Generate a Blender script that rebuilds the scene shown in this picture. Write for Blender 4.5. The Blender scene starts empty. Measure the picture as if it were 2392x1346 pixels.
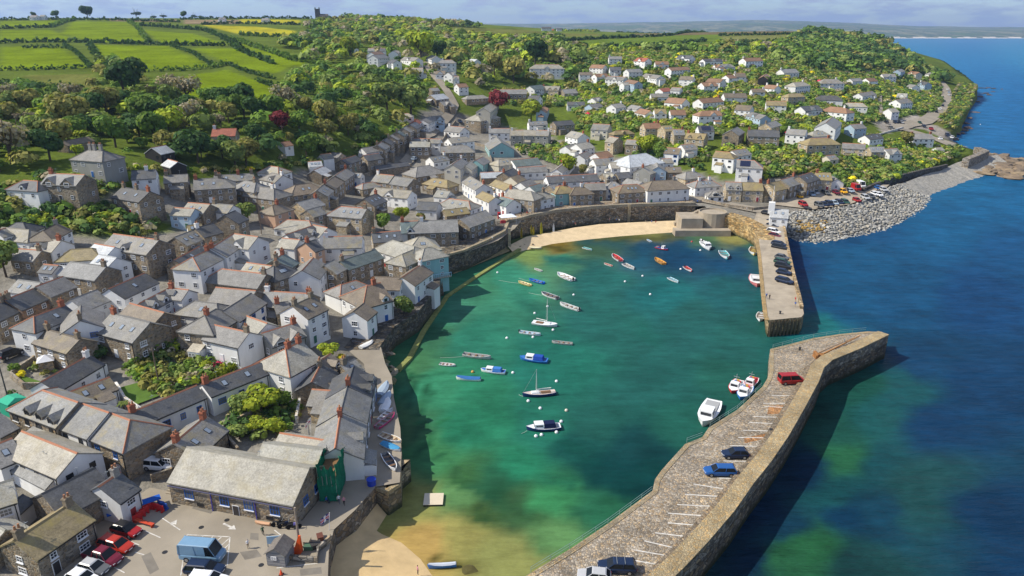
import bpy, math, random
import numpy as np
from mathutils import Vector, Matrix
rad = math.radians
RN = random.Random(11)
NP = np.random.RandomState(5)
sc = bpy.context.scene
COL = sc.collection
# ------------------------------------------------------------------ camera
IW, IH, FOC, PITCH, CAMH = 2392.0, 1346.0, 1650.0, rad(20.0), 64.0
SP, CP = math.sin(PITCH), math.cos(PITCH)
cam = bpy.data.cameras.new('camera')
cam.sensor_width = 36.0
cam.lens = FOC / IW * 36.0
cam.clip_start, cam.clip_end = 1.0, 60000.0
camo = bpy.data.objects.new('camera', cam)
camo.location = (0, 0, CAMH)
camo.rotation_euler = (rad(90) - PITCH, 0, 0)
COL.objects.link(camo)
sc.camera = camo
# ------------------------------------------------------------------ world, sun, exposure
SUN_EL, SUN_STR, SKY_STR = rad(44), 4.3, 0.15
SUN_H = Vector((-1.0, -0.07, 0)).normalized()
w = bpy.data.worlds.new('World')
sc.world = w
w.use_nodes = True
nt = w.node_tree
nt.nodes.clear()
out = nt.nodes.new('ShaderNodeOutputWorld')
bg = nt.nodes.new('ShaderNodeBackground')
sky = nt.nodes.new('ShaderNodeTexSky')
sky.sky_type = 'NISHITA'
sky.sun_disc = False
sky.sun_elevation = SUN_EL
sky.sun_rotation = math.atan2(SUN_H.x, SUN_H.y)
sky.altitude = 60
sky.air_density, sky.dust_density, sky.ozone_density = 1.0, 0.4, 2.5
bg.inputs['Strength'].default_value = SKY_STR
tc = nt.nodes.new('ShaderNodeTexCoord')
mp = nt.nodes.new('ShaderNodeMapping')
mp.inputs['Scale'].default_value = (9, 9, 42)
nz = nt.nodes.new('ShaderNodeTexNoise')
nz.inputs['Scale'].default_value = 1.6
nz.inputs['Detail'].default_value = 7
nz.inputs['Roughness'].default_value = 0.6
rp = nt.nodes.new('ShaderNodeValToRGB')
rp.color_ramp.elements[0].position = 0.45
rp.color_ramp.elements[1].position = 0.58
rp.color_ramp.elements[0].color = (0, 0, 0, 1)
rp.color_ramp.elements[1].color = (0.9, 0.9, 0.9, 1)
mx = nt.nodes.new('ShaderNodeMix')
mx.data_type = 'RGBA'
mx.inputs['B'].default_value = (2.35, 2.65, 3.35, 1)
hsv = nt.nodes.new('ShaderNodeMix')
hsv.data_type = 'RGBA'
hsv.blend_type = 'MULTIPLY'
hsv.inputs['Factor'].default_value = 1.0
hsv.inputs['B'].default_value = (0.46, 0.545, 0.735, 1)
L = nt.links.new
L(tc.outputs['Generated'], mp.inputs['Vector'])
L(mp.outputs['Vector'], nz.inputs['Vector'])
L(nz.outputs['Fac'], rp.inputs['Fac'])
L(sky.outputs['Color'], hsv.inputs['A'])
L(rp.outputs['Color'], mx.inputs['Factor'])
L(hsv.outputs['Result'], mx.inputs['A'])
# cloud colour: shaded lavender banks low on the horizon, brighter unseen cloud added overhead for fill
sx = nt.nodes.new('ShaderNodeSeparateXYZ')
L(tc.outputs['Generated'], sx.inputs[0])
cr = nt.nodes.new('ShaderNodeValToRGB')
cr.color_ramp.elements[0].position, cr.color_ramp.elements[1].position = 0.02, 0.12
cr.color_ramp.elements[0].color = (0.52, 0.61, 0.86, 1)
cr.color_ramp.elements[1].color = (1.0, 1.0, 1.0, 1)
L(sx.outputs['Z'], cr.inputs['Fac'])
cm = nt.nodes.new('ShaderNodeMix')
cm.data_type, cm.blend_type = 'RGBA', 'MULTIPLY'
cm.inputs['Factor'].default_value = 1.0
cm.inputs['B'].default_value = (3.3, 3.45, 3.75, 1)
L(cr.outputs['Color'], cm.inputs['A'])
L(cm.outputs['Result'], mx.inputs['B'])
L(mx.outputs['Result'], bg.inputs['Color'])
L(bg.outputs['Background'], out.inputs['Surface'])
sun = bpy.data.lights.new('sun', 'SUN')
sun.energy, sun.angle, sun.color = SUN_STR, rad(0.5), (1.0, 0.93, 0.80)
suno = bpy.data.objects.new('sun', sun)
sv = Vector((SUN_H.x * math.cos(SUN_EL), SUN_H.y * math.cos(SUN_EL), math.sin(SUN_EL)))
suno.rotation_euler = sv.to_track_quat('Z', 'Y').to_euler()
suno.location = (0, 0, 300)
COL.objects.link(suno)
vs = sc.view_settings
vs.view_transform, vs.look, vs.exposure, vs.gamma, vs.use_curve_mapping = 'Standard', 'None', 0.48, 1.0, False
sc.cycles.volume_bounces = 0
sc.cycles.max_bounces = 6
sc.cycles.use_denoising = True
sc.cycles.volume_max_steps = 64
# ------------------------------------------------------------------ pixel <-> world
def ray(px, py):
    u, v = (px - IW / 2) / FOC, (py - IH / 2) / FOC
    return u, CP - v * SP, -(SP + v * CP)
def at(px, py, z=0.0):
    a, b, c = ray(px, py)
    t = (z - CAMH) / c
    return Vector((a * t, b * t, z))
def atd(px, py, d):
    a, b, c = ray(px, py)
    return Vector((a * d, b * d, CAMH + c * d))
def proj(x, y, z):
    dz = z - CAMH
    zc = y * CP - dz * SP
    zc = np.maximum(zc, 1e-3)
    return IW / 2 + FOC * x / zc, IH / 2 - FOC * (y * SP + dz * CP) / zc, zc
def lin(r, g, b):
    f = lambda c: (c / 255 / 12.92) if c <= 10 else ((c / 255 + 0.055) / 1.055) ** 2.4
    return (f(r), f(g), f(b))
# ------------------------------------------------------------------ materials
def nodes(name):
    m = bpy.data.materials.new(name)
    m.use_nodes = True
    t = m.node_tree
    return m, t, t.nodes['Principled BSDF'], t.links.new
def mixrgb(t, mode, fac, a, b):
    n = t.nodes.new('ShaderNodeMix')
    n.data_type, n.blend_type = 'RGBA', mode
    for k, v in (('Factor', fac), ('A', a), ('B', b)):
        if hasattr(v, 'is_output'):
            t.links.new(v, n.inputs[k])
        else:
            n.inputs[k].default_value = v if k == 'Factor' else (*v[:3], 1)
    return n.outputs['Result']
def noise(t, scale, detail=4, rough=0.55, vec=None, stretch=None, coord='Object'):
    n = t.nodes.new('ShaderNodeTexNoise')
    n.inputs['Scale'].default_value, n.inputs['Detail'].default_value, n.inputs['Roughness'].default_value = scale, detail, rough
    if vec is None:
        c = t.nodes.new('ShaderNodeTexCoord')
        vec = c.outputs[coord]
    if stretch:
        m = t.nodes.new('ShaderNodeMapping')
        m.inputs['Scale'].default_value = stretch
        t.links.new(vec, m.inputs['Vector'])
        vec = m.outputs['Vector']
    t.links.new(vec, n.inputs['Vector'])
    return n.outputs['Fac']
def ramp(t, fac, stops):
    n = t.nodes.new('ShaderNodeValToRGB')
    e = n.color_ramp.elements
    while len(e) < len(stops):
        e.new(0.5)
    for i, (p, c) in enumerate(stops):
        e[i].position = p
        e[i].color = (*c, 1) if not isinstance(c, (int, float)) else (c, c, c, 1)
    t.links.new(fac, n.inputs['Fac'])
    return n.outputs['Color']
def bump(t, bs, height, strength, dist):
    n = t.nodes.new('ShaderNodeBump')
    n.inputs['Strength'].default_value, n.inputs['Distance'].default_value = strength, dist
    t.links.new(height, n.inputs['Height'])
    t.links.new(n.outputs['Normal'], bs.inputs['Normal'])
def M(name, col=None, rough=0.8, spec=0.3, vary=0.0, vscale=1.0, bmp=0.0, bscale=6.0, metal=0.0, attr=None, coord='Object', stretch=None):
    """one procedural material; without col the base colour is the object's own colour"""
    m, t, bs, link = nodes(name)
    if attr:
        a = t.nodes.new('ShaderNodeAttribute')
        a.attribute_name = attr
        base = a.outputs['Color']
    elif col is None:
        base = t.nodes.new('ShaderNodeObjectInfo').outputs['Color']
    else:
        r = t.nodes.new('ShaderNodeRGB')
        r.outputs[0].default_value = (*col, 1)
        base = r.outputs[0]
    if vary:
        n = noise(t, vscale, 5, 0.6, coord=coord, stretch=stretch)
        g = ramp(t, n, [(0.25, 1 - vary), (0.75, 1 + vary)])
        base = mixrgb(t, 'MULTIPLY', 1.0, base, g)
    link(base, bs.inputs['Base Color'])
    bs.inputs['Roughness'].default_value = rough
    bs.inputs['Specular IOR Level'].default_value = spec
    bs.inputs['Metallic'].default_value = metal
    if bmp:
        bump(t, bs, noise(t, bscale, 4, 0.6, coord=coord), bmp, 0.1)
    return m
def roof_mat():
    m, t, bs, link = nodes('roof_slate')
    oi = t.nodes.new('ShaderNodeObjectInfo')
    base = oi.outputs['Color']
    big = ramp(t, noise(t, 0.55, 5, 0.65), [(0.28, 0.74), (0.72, 1.26)])
    fine = ramp(t, noise(t, 4.0, 4, 0.75, stretch=(1, 1, 0.6)), [(0.3, 0.66), (0.7, 1.32)])
    base = mixrgb(t, 'MULTIPLY', 1.0, base, big)
    base = mixrgb(t, 'MULTIPLY', 1.0, base, fine)
    wv = t.nodes.new('ShaderNodeTexWave')
    wv.bands_direction = 'Z'
    wv.inputs['Scale'].default_value = 1.1
    wv.inputs['Distortion'].default_value = 0.6
    tcn = t.nodes.new('ShaderNodeTexCoord')
    link(tcn.outputs['Object'], wv.inputs['Vector'])
    base = mixrgb(t, 'MULTIPLY', 0.14, base, ramp(t, wv.outputs['Fac'], [(0.0, 0.72), (0.3, 1.05)]))
    rnd = t.nodes.new('ShaderNodeMath')
    rnd.operation = 'MULTIPLY_ADD'
    rnd.inputs[1].default_value, rnd.inputs[2].default_value = 90.0, 0.0
    link(oi.outputs['Random'], rnd.inputs[0])
    add = t.nodes.new('ShaderNodeVectorMath')
    link(tcn.outputs['Object'], add.inputs[0])
    link(rnd.outputs[0], add.inputs[1])
    lich = noise(t, 0.42, 6, 0.7, vec=add.outputs[0])
    mul = t.nodes.new('ShaderNodeMath')
    mul.operation = 'MULTIPLY'
    link(ramp(t, lich, [(0.48, 0.0), (0.66, 1.0)]), mul.inputs[0])
    link(oi.outputs['Alpha'], mul.inputs[1])
    base = mixrgb(t, 'MIX', mul.outputs[0], base, (0.30, 0.24, 0.09))
    link(base, bs.inputs['Base Color'])
    bs.inputs['Roughness'].default_value = 0.62
    bs.inputs['Specular IOR Level'].default_value = 0.35
    bump(t, bs, noise(t, 3.0, 4, 0.7), 0.35, 0.06)
    return m
def stone_mat(name, scale=2.0, coord='Object', mortar=1.25, contrast=0.42, course=(1, 1, 1.5), tide=False):
    m, t, bs, link = nodes(name)
    oi = t.nodes.new('ShaderNodeObjectInfo')
    tcn = t.nodes.new('ShaderNodeTexCoord')
    mpn = t.nodes.new('ShaderNodeMapping')
    mpn.inputs['Scale'].default_value = course
    link(tcn.outputs[coord], mpn.inputs['Vector'])
    vo = t.nodes.new('ShaderNodeTexVoronoi')
    vo.inputs['Scale'].default_value = scale
    link(mpn.outputs[0], vo.inputs['Vector'])
    sep = t.nodes.new('ShaderNodeSeparateColor')
    link(vo.outputs['Color'], sep.inputs[0])
    g = ramp(t, sep.outputs[0], [(0.0, 1 - contrast), (1.0, 1 + contrast)])
    base = mixrgb(t, 'MULTIPLY', 1.0, oi.outputs['Color'], g)
    warm = mixrgb(t, 'MULTIPLY', 1.0, base, (1.22, 0.98, 0.66))
    base = mixrgb(t, 'MIX', ramp(t, sep.outputs[1], [(0.4, 0.0), (0.9, 0.8)]), base, warm)
    ve = t.nodes.new('ShaderNodeTexVoronoi')
    ve.feature = 'DISTANCE_TO_EDGE'
    ve.inputs['Scale'].default_value = scale
    link(mpn.outputs[0], ve.inputs['Vector'])
    edge = ramp(t, ve.outputs['Distance'], [(0.03, 1.0), (0.10, 0.0)])
    base = mixrgb(t, 'MIX', edge, base, mixrgb(t, 'MULTIPLY', 1.0, oi.outputs['Color'], (mortar, mortar, mortar)))
    blot = ramp(t, noise(t, 0.25, 5, 0.65, coord=coord), [(0.3, 0.68), (0.7, 1.25)])
    base = mixrgb(t, 'MULTIPLY', 1.0, base, blot)
    if tide:
        # weed and damp left by the tide on the lowest courses
        sx = t.nodes.new('ShaderNodeSeparateXYZ')
        link(tcn.outputs['Object'], sx.inputs[0])
        ad = t.nodes.new('ShaderNodeMath')
        ad.operation = 'MULTIPLY_ADD'
        ad.inputs[1].default_value = 1.6
        link(noise(t, 0.7, 4, 0.7, stretch=(1, 1, .3)), ad.inputs[0])
        link(sx.outputs['Z'], ad.inputs[2])
        mr = t.nodes.new('ShaderNodeMapRange')
        mr.inputs['From Min'].default_value, mr.inputs['From Max'].default_value = 2.4, 1.2
        link(ad.outputs[0], mr.inputs['Value'])
        base = mixrgb(t, 'MIX', mr.outputs[0], base, (0.055, 0.060, 0.028))
    link(base, bs.inputs['Base Color'])
    bs.inputs['Roughness'].default_value = 0.9
    bs.inputs['Specular IOR Level'].default_value = 0.2
    bump(t, bs, ramp(t, ve.outputs['Distance'], [(0.0, 0.0), (0.15, 1.0)]), 0.6, 0.12)
    return m
MAT = {}
MAT['roof'] = roof_mat()
MAT['stone'] = stone_mat('granite_masonry', 1.9)
MAT['quaywall'] = stone_mat('quay_masonry', 1.1, mortar=0.5, contrast=0.55, course=(1, 1, 1.7), tide=True)
MAT['cobble'] = stone_mat('quay_cobbles', 3.4, mortar=0.7, contrast=0.5, course=(1, 1, 1))
MAT['render'] = M('painted_render', None, 0.85, 0.2, 0.10, 0.7, 0.15, 3, stretch=(1, 1, 0.25))
MAT['brick'] = M('chimney_brick', None, 0.9, 0.2, 0.25, 4.0, 0.2, 8)
MAT['ridge'] = M('ridge_tile', None, 0.85, 0.2, 0.2, 2.0)
MAT['white'] = M('white_paint', (0.72, 0.73, 0.74), 0.5, 0.4, 0.04, 1.0)
MAT['blue'] = M('blue_paint', (0.02, 0.12, 0.42), 0.45, 0.4, 0.05, 1.0)
MAT['trim'] = M('object_paint', None, 0.55, 0.4, 0.06, 1.0)
def glass_mat():
    m, t, bs, link_ = nodes('window_glass')
    oi = t.nodes.new('ShaderNodeObjectInfo')
    link_(ramp(t, oi.outputs['Random'], [(0.0, (0.010, 0.013, 0.018)), (0.55, (0.03, 0.036, 0.045)), (0.8, (0.09, 0.10, 0.11)), (1.0, (0.24, 0.24, 0.23))]), bs.inputs['Base Color'])
    bs.inputs['Roughness'].default_value = 0.07
    return m
MAT['glass'] = glass_mat()
MAT['skyglass'] = M('skylight_glass', (0.25, 0.30, 0.36), 0.08, 0.7)
MAT['solar'] = M('solar_panel', (0.012, 0.016, 0.045), 0.15, 0.6)
MAT['carpaint'] = M('car_paint', None, 0.32, 0.45, 0.06, 1.5)
MAT['carglass'] = M('car_glass', (0.01, 0.013, 0.016), 0.2, 0.35)
MAT['tyre'] = M('tyre_rubber', (0.012, 0.012, 0.013), 0.8, 0.2)
MAT['rim'] = M('alloy_rim', (0.35, 0.36, 0.38), 0.35, 0.5, metal=0.6)
MAT['lamp'] = M('lamp_lens', (0.75, 0.77, 0.8), 0.1, 0.6)
MAT['tail'] = M('tail_lens', (0.35, 0.01, 0.01), 0.2, 0.5)
MAT['hull'] = M('boat_gelcoat', None, 0.28, 0.5, 0.05, 0.8)
MAT['wood'] = M('varnished_wood', (0.20, 0.11, 0.05), 0.55, 0.35, 0.2, 3.0)
MAT['dark'] = M('dark_fitting', (0.02, 0.021, 0.023), 0.5, 0.4)
MAT['metal'] = M('galvanised_metal', (0.32, 0.35, 0.36), 0.45, 0.5, metal=0.4)
MAT['cloth'] = M('cloth', None, 0.9, 0.1, 0.08, 3.0)
MAT['skin'] = M('skin', (0.50, 0.30, 0.21), 0.6, 0.3)
MAT['hair'] = M('hair', (0.03, 0.02, 0.014), 0.6, 0.3)
MAT['denim'] = M('trousers', (0.035, 0.045, 0.08), 0.9, 0.1)
MAT['bark'] = M('bark', (0.09, 0.07, 0.05), 0.95, 0.1, 0.25, 2.0)
MAT['rock'] = M('boulder_rock', None, 0.92, 0.2, 0.35, 1.1, 0.5, 3.0)
MAT['asphalt'] = M('asphalt', (0.285, 0.250, 0.197), 0.95, 0.1, 0.22, 0.13, 0.15, 7)
MAT['paint'] = M('road_paint', (0.55, 0.53, 0.49), 0.85, 0.1, 0.35, 2.2)
MAT['concrete'] = M('concrete', (0.345, 0.295, 0.225), 0.95, 0.2, 0.22, 0.35, 0.15, 6)
MAT['lawn'] = M('lawn_grass', (0.085, 0.15, 0.028), 0.95, 0.1, 0.2, 0.8, 0.2, 8)
# ------------------------------------------------------------------ object helpers
def link(o, parent=None):
    COL.objects.link(o)
    if parent is not None:
        o.parent = parent
    return o
def tag(o, label=None, cat=None, group=None, kind=None):
    for k, v in (('label', label), ('category', cat), ('group', group), ('kind', kind)):
        if v:
            o[k] = v
    return o
def thing(name, label, cat, loc=(0, 0, 0), rz=0.0, group=None):
    o = bpy.data.objects.new(name, None)
    o.empty_display_size = 0.5
    o.location = loc
    o.rotation_euler = (0, 0, rz)
    link(o)
    return tag(o, label, cat, group)
def mesh(name, verts, faces, mats, mi=None, smooth=False):
    me = bpy.data.meshes.new(name)
    me.from_pydata([tuple(v) for v in verts], [], faces)
    for m in mats if isinstance(mats, (list, tuple)) else [mats]:
        me.materials.append(MAT[m] if isinstance(m, str) else m)
    if mi is not None:
        me.polygons.foreach_set('material_index', mi)
    if smooth:
        me.polygons.foreach_set('use_smooth', [True] * len(me.polygons))
    me.update()
    return me
def obj(name, me, parent=None, loc=(0, 0, 0), rz=0.0, col=None, scale=None):
    o = bpy.data.objects.new(name, me)
    o.location = loc
    if rz:
        o.rotation_euler = (0, 0, rz)
    if scale:
        o.scale = scale
    if col:
        o.color = (*col[:3], col[3] if len(col) > 3 else 1.0)
    return link(o, parent)
class MB:
    """collects simple solids into one mesh"""
    def __init__(s):
        s.v, s.f, s.m = [], [], []
    def add(s, v, f, m=0):
        b = len(s.v)
        s.v += [tuple(x) for x in v]
        s.f += [[b + i for i in q] for q in f]
        s.m += [m] * len(f)
        return s
    def box(s, x0, x1, y0, y1, z0, z1, m=0, taper=0.0):
        t = taper
        v = [(x0, y0, z0), (x1, y0, z0), (x1, y1, z0), (x0, y1, z0), (x0 + t, y0 + t, z1), (x1 - t, y0 + t, z1), (x1 - t, y1 - t, z1), (x0 + t, y1 - t, z1)]
        return s.add(v, [(3, 2, 1, 0), (4, 5, 6, 7), (0, 1, 5, 4), (1, 2, 6, 5), (2, 3, 7, 6), (3, 0, 4, 7)], m)
    def tube(s, pts, r, n=6, m=0, r1=None):
        pts = [Vector(p) for p in pts]
        rings = []
        for i, p in enumerate(pts):
            d = (pts[min(i + 1, len(pts) - 1)] - pts[max(i - 1, 0)]).normalized()
            a = d.cross(Vector((0, 0, 1)))
            if a.length < 1e-3:
                a = Vector((1, 0, 0))
            a.normalize()
            b = d.cross(a)
            rr = r if r1 is None else r + (r1 - r) * i / max(1, len(pts) - 1)
            rings += [p + (a * math.cos(k * 2 * math.pi / n) + b * math.sin(k * 2 * math.pi / n)) * rr for k in range(n)]
        f = []
        for i in range(len(pts) - 1):
            for k in range(n):
                f.append((i * n + k, i * n + (k + 1) % n, (i + 1) * n + (k + 1) % n, (i + 1) * n + k))
        f.append(tuple(range(n - 1, -1, -1)))
        f.append(tuple((len(pts) - 1) * n + k for k in range(n)))
        return s.add(rings, f, m)
    def mesh(s, name, mats, smooth=False):
        return mesh(name, s.v, s.f, mats, s.m, smooth)
ORD = ['first', 'second', 'third', 'fourth', 'fifth', 'sixth', 'seventh', 'eighth', 'ninth', 'tenth', 'eleventh', 'twelfth', 'thirteenth', 'fourteenth', 'fifteenth', 'sixteenth', 'seventeenth', 'eighteenth', 'nineteenth', 'twentieth']
def ordn(i, n):
    if i == 0:
        return 'leftmost'
    if i == n - 1:
        return 'rightmost'
    return ORD[i] + ' from left'
# ================================================================== terrain
# control points: (px, py, z) for the town, (px, py, -distance) for the hills
CZ = [(300,1300,4),(600,1300,4),(760,1240,4),(400,1170,4.3),(0,1346,4.6),(200,1200,4.6),(-200,1346,5.5),(850,1100,3.9),(870,950,3.8),(830,820,4.3),
(100,1100,5.5),(0,1000,6.5),(300,1050,5),(0,850,8),(250,850,7.5),(450,900,6),(600,950,5.5),(600,800,7),(750,780,5.2),(0,700,11),(200,700,10),(400,720,9),
(600,700,8),(760,690,6),(900,690,5.2),(0,600,15),(200,620,13.5),(400,600,12),(600,600,10),(800,600,8),(950,580,6.5),(0,520,19),(150,500,19.5),(300,520,17),
(400,500,16),(500,520,14),(650,500,12),(800,500,10),(950,540,7),(1100,520,6),(1140,560,5.4),(1085,585,5.2),(1020,610,5.0),(150,460,23.5),(60,440,25),
(300,400,25.8),(450,430,20),(600,430,17),(700,400,16),(850,400,12),(950,400,10.5),(1000,460,8),(1100,450,7.5),(1200,492,6.3),(1300,475,6.5),(1470,470,6.5),
(1620,465,6.5),(1700,480,6.0),(1790,490,5.5),(1850,480,5.4),(1900,470,5.4),(2000,445,5.4),(1700,440,6.6),(1850,450,6.4),(1200,420,8.5),(1400,420,8.0),(1600,410,9),
(-300,1000,8),(-300,700,14),(-300,520,25),(1800,600,4),(1900,1000,4),(1300,900,3),(1500,1300,4),(2000,520,3),(2150,420,3.5)]
CD = [(0,400,192),(150,330,235),(0,300,250),(300,330,240),(270,280,275),(0,220,330),(150,200,345),(500,330,250),(500,240,315),(650,330,260),(700,240,330),(350,200,350),
(300,130,490),(0,150,440),(0,100,600),(0,60,820),(600,150,470),(500,100,620),(300,70,760),(300,48,950),(100,42,1000),(600,70,800),(700,45,1000),(740,46,1050),
(-300,300,260),(-300,130,480),(-300,50,950),(850,330,292),(900,300,310),(850,250,345),(950,250,380),(950,300,345),(1000,240,400),(1075,210,430),(900,360,305),(975,290,372),
(960,140,490),(900,130,520),(800,180,440),(900,105,640),(1000,100,680),(1000,60,1000),(900,44,1250),(1000,46,1300),(1100,200,440),(1150,150,530),(1200,100,700),(1100,70,950),(1200,66,1050),
(1122,300,395),(1200,335,354),(1290,230,470),(1450,200,480),(1500,150,515),(1650,250,410),(1750,300,350),(1700,350,312),(1700,400,286),(1500,330,335),(1350,330,345),(1500,250,410),(1350,260,415),
(1900,250,410),(1900,320,342),(1950,380,305),(2050,360,345),(2100,310,407),(2080,290,435),(2200,240,586),(2215,190,800),(2120,210,640),(2075,175,650),(2140,170,700),(2000,190,560),(1850,165,540),(1850,200,480),
(2000,120,800),(1950,80,1000),(2060,96,1000),(2100,116,960),(2150,146,900),(2195,178,850),(1880,75,1080),(1700,76,1150),(1700,110,750),(1500,112,720),(1400,130,600),(1300,112,700),(1300,84,1000),(1500,78,1180),(1250,76,1150),(1200,62,1400),(1700,140,545),
(1250,150,530),(1950,150,640),(1800,120,720)]
pts = []
for a, b, z in CZ:
    p = at(a, b, z); pts.append((p.x, p.y, p.z))
for a, b, d in CD:
    p = atd(a, b, d); pts.append((p.x, p.y, p.z))
for a, d, z in ((-200,1700,80),(200,1700,78),(600,1800,76),(900,2000,74),(1200,2000,58),(1500,1900,46),(1700,1800,40),(0,3000,70),(900,3200,70),(1500,3000,45),(1950,1300,40),(2080,1150,20),(-900,1000,85),(-900,400,55),(-900,1800,80),(1850,1700,30)):
    pts.append(((a - IW / 2) / FOC * d, d, z))
pts = np.array(pts)
_C = 14.0
def _k(d2):
    return np.sqrt(d2 + _C * _C)
_D = _k(((pts[:, None, :2] - pts[None, :, :2]) ** 2).sum(2))
_n = len(pts)
_A = np.zeros((_n + 3, _n + 3))
_A[:_n, :_n] = _D - np.eye(_n) * 1.5
_A[:_n, _n] = 1
_A[:_n, _n + 1:] = pts[:, :2]
_A[_n, :_n] = 1
_A[_n + 1:, :_n] = pts[:, :2].T
_W = np.linalg.solve(_A, np.concatenate([pts[:, 2], np.zeros(3)]))
def hfun(x, y):
    x, y = np.asarray(x, float), np.asarray(y, float)
    s = x.shape
    q = np.stack([x.ravel(), y.ravel()], 1)
    o = np.empty(len(q))
    for i in range(0, len(q), 20000):
        b = q[i:i + 20000]
        d2 = ((b[:, None, :] - pts[None, :, :2]) ** 2).sum(2)
        o[i:i + 20000] = _k(d2) @ _W[:_n] + _W[_n] + b @ _W[_n + 1:]
    return o.reshape(s)
# fast sampled copy
_GX, _GY = np.arange(-1000, 1004, 4.0), np.arange(-20, 1504, 4.0)
_GH = hfun(*np.meshgrid(_GX, _GY))
_GH = np.maximum(_GH, 3.4)
def gh(x, y):
    fx = np.clip((np.asarray(x, float) + 1000) / 4, 0, len(_GX) - 1.001)
    fy = np.clip((np.asarray(y, float) + 20) / 4, 0, len(_GY) - 1.001)
    i, j = fx.astype(int), fy.astype(int)
    a, b = fx - i, fy - j
    return (_GH[j, i] * (1 - a) + _GH[j, i + 1] * a) * (1 - b) + (_GH[j + 1, i] * (1 - a) + _GH[j + 1, i + 1] * a) * b
_TT = np.concatenate([np.arange(55, 500, 0.5), np.arange(500, 1500, 2.0)])
def land(px, py, off=0.0):
    """where the view line through a pixel meets the land (raised by off)"""
    a, b, c = ray(px, py)
    z = CAMH + c * _TT
    h = gh(a * _TT, b * _TT) + off
    i = np.argmax(z < h)
    if not (z < h).any():
        i = len(_TT) - 1
    t0, t1 = _TT[max(i - 1, 0)], _TT[i]
    for _ in range(12):
        tm = (t0 + t1) / 2
        if CAMH + c * tm < float(gh(a * tm, b * tm)) + off:
            t1 = tm
        else:
            t0 = tm
    t = (t0 + t1) / 2
    return Vector((a * t, b * t, float(gh(a * t, b * t))))
def inpoly(px, py, poly):
    px, py = np.asarray(px, float), np.asarray(py, float)
    r = np.zeros(px.shape, bool)
    n = len(poly)
    for i in range(n):
        x0, y0 = poly[i]
        x1, y1 = poly[(i + 1) % n]
        if y0 == y1:
            continue
        c = (y0 > py) != (y1 > py)
        r ^= c & (px < (x1 - x0) * (py - y0) / (y1 - y0) + x0)
    return r
# ------------------------------------------------------------------ coast line (world xy)
COAST_PX = [(760,1420,4),(768,1290,4),(782,1238,4),(828,1196,4),(878,1138,3.9),(930,1128,3.9),(936,1060,3.8),(932,1000,3.8),(918,930,3.8),(913,880,3.8),(905,850,3),(885,800,4),(920,752,4.5),(975,722,4.5),(1022,668,4.8),(1026,612,5),(1085,592,5.2),(1140,566,5.4),(1178,545,5.6),(1192,524,6),(1300,494,6.5),(1470,482,6.5),(1624,480,6.5),(1690,502,6),(1740,520,5.4),(1772,548,4.6),(1832,540,4.4),(1838,500,5),(1900,492,5.4),(1990,478,5.4),(2060,445,5.4),(2090,425,5.4),(2180,385,4),(2230,372,4),(2290,352,5),(2285,335,7),(2225,312,7),(2240,296,5),(2258,262,5),(2280,222,5),(2276,196,5),(2232,182,7)]
COAST = [tuple(at(*p)[:2]) for p in COAST_PX]
for a, d in ((2210,900),(2160,1000),(2110,1120),(2060,1300),(1990,1600),(1900,2200),(1700,3300)):
    COAST.append(((a - IW / 2) / FOC * d, d))
COAST += [(0, 4200), (-3500, 4200), (-3500, -200), (-40, -200), (-28, 20)]
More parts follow.
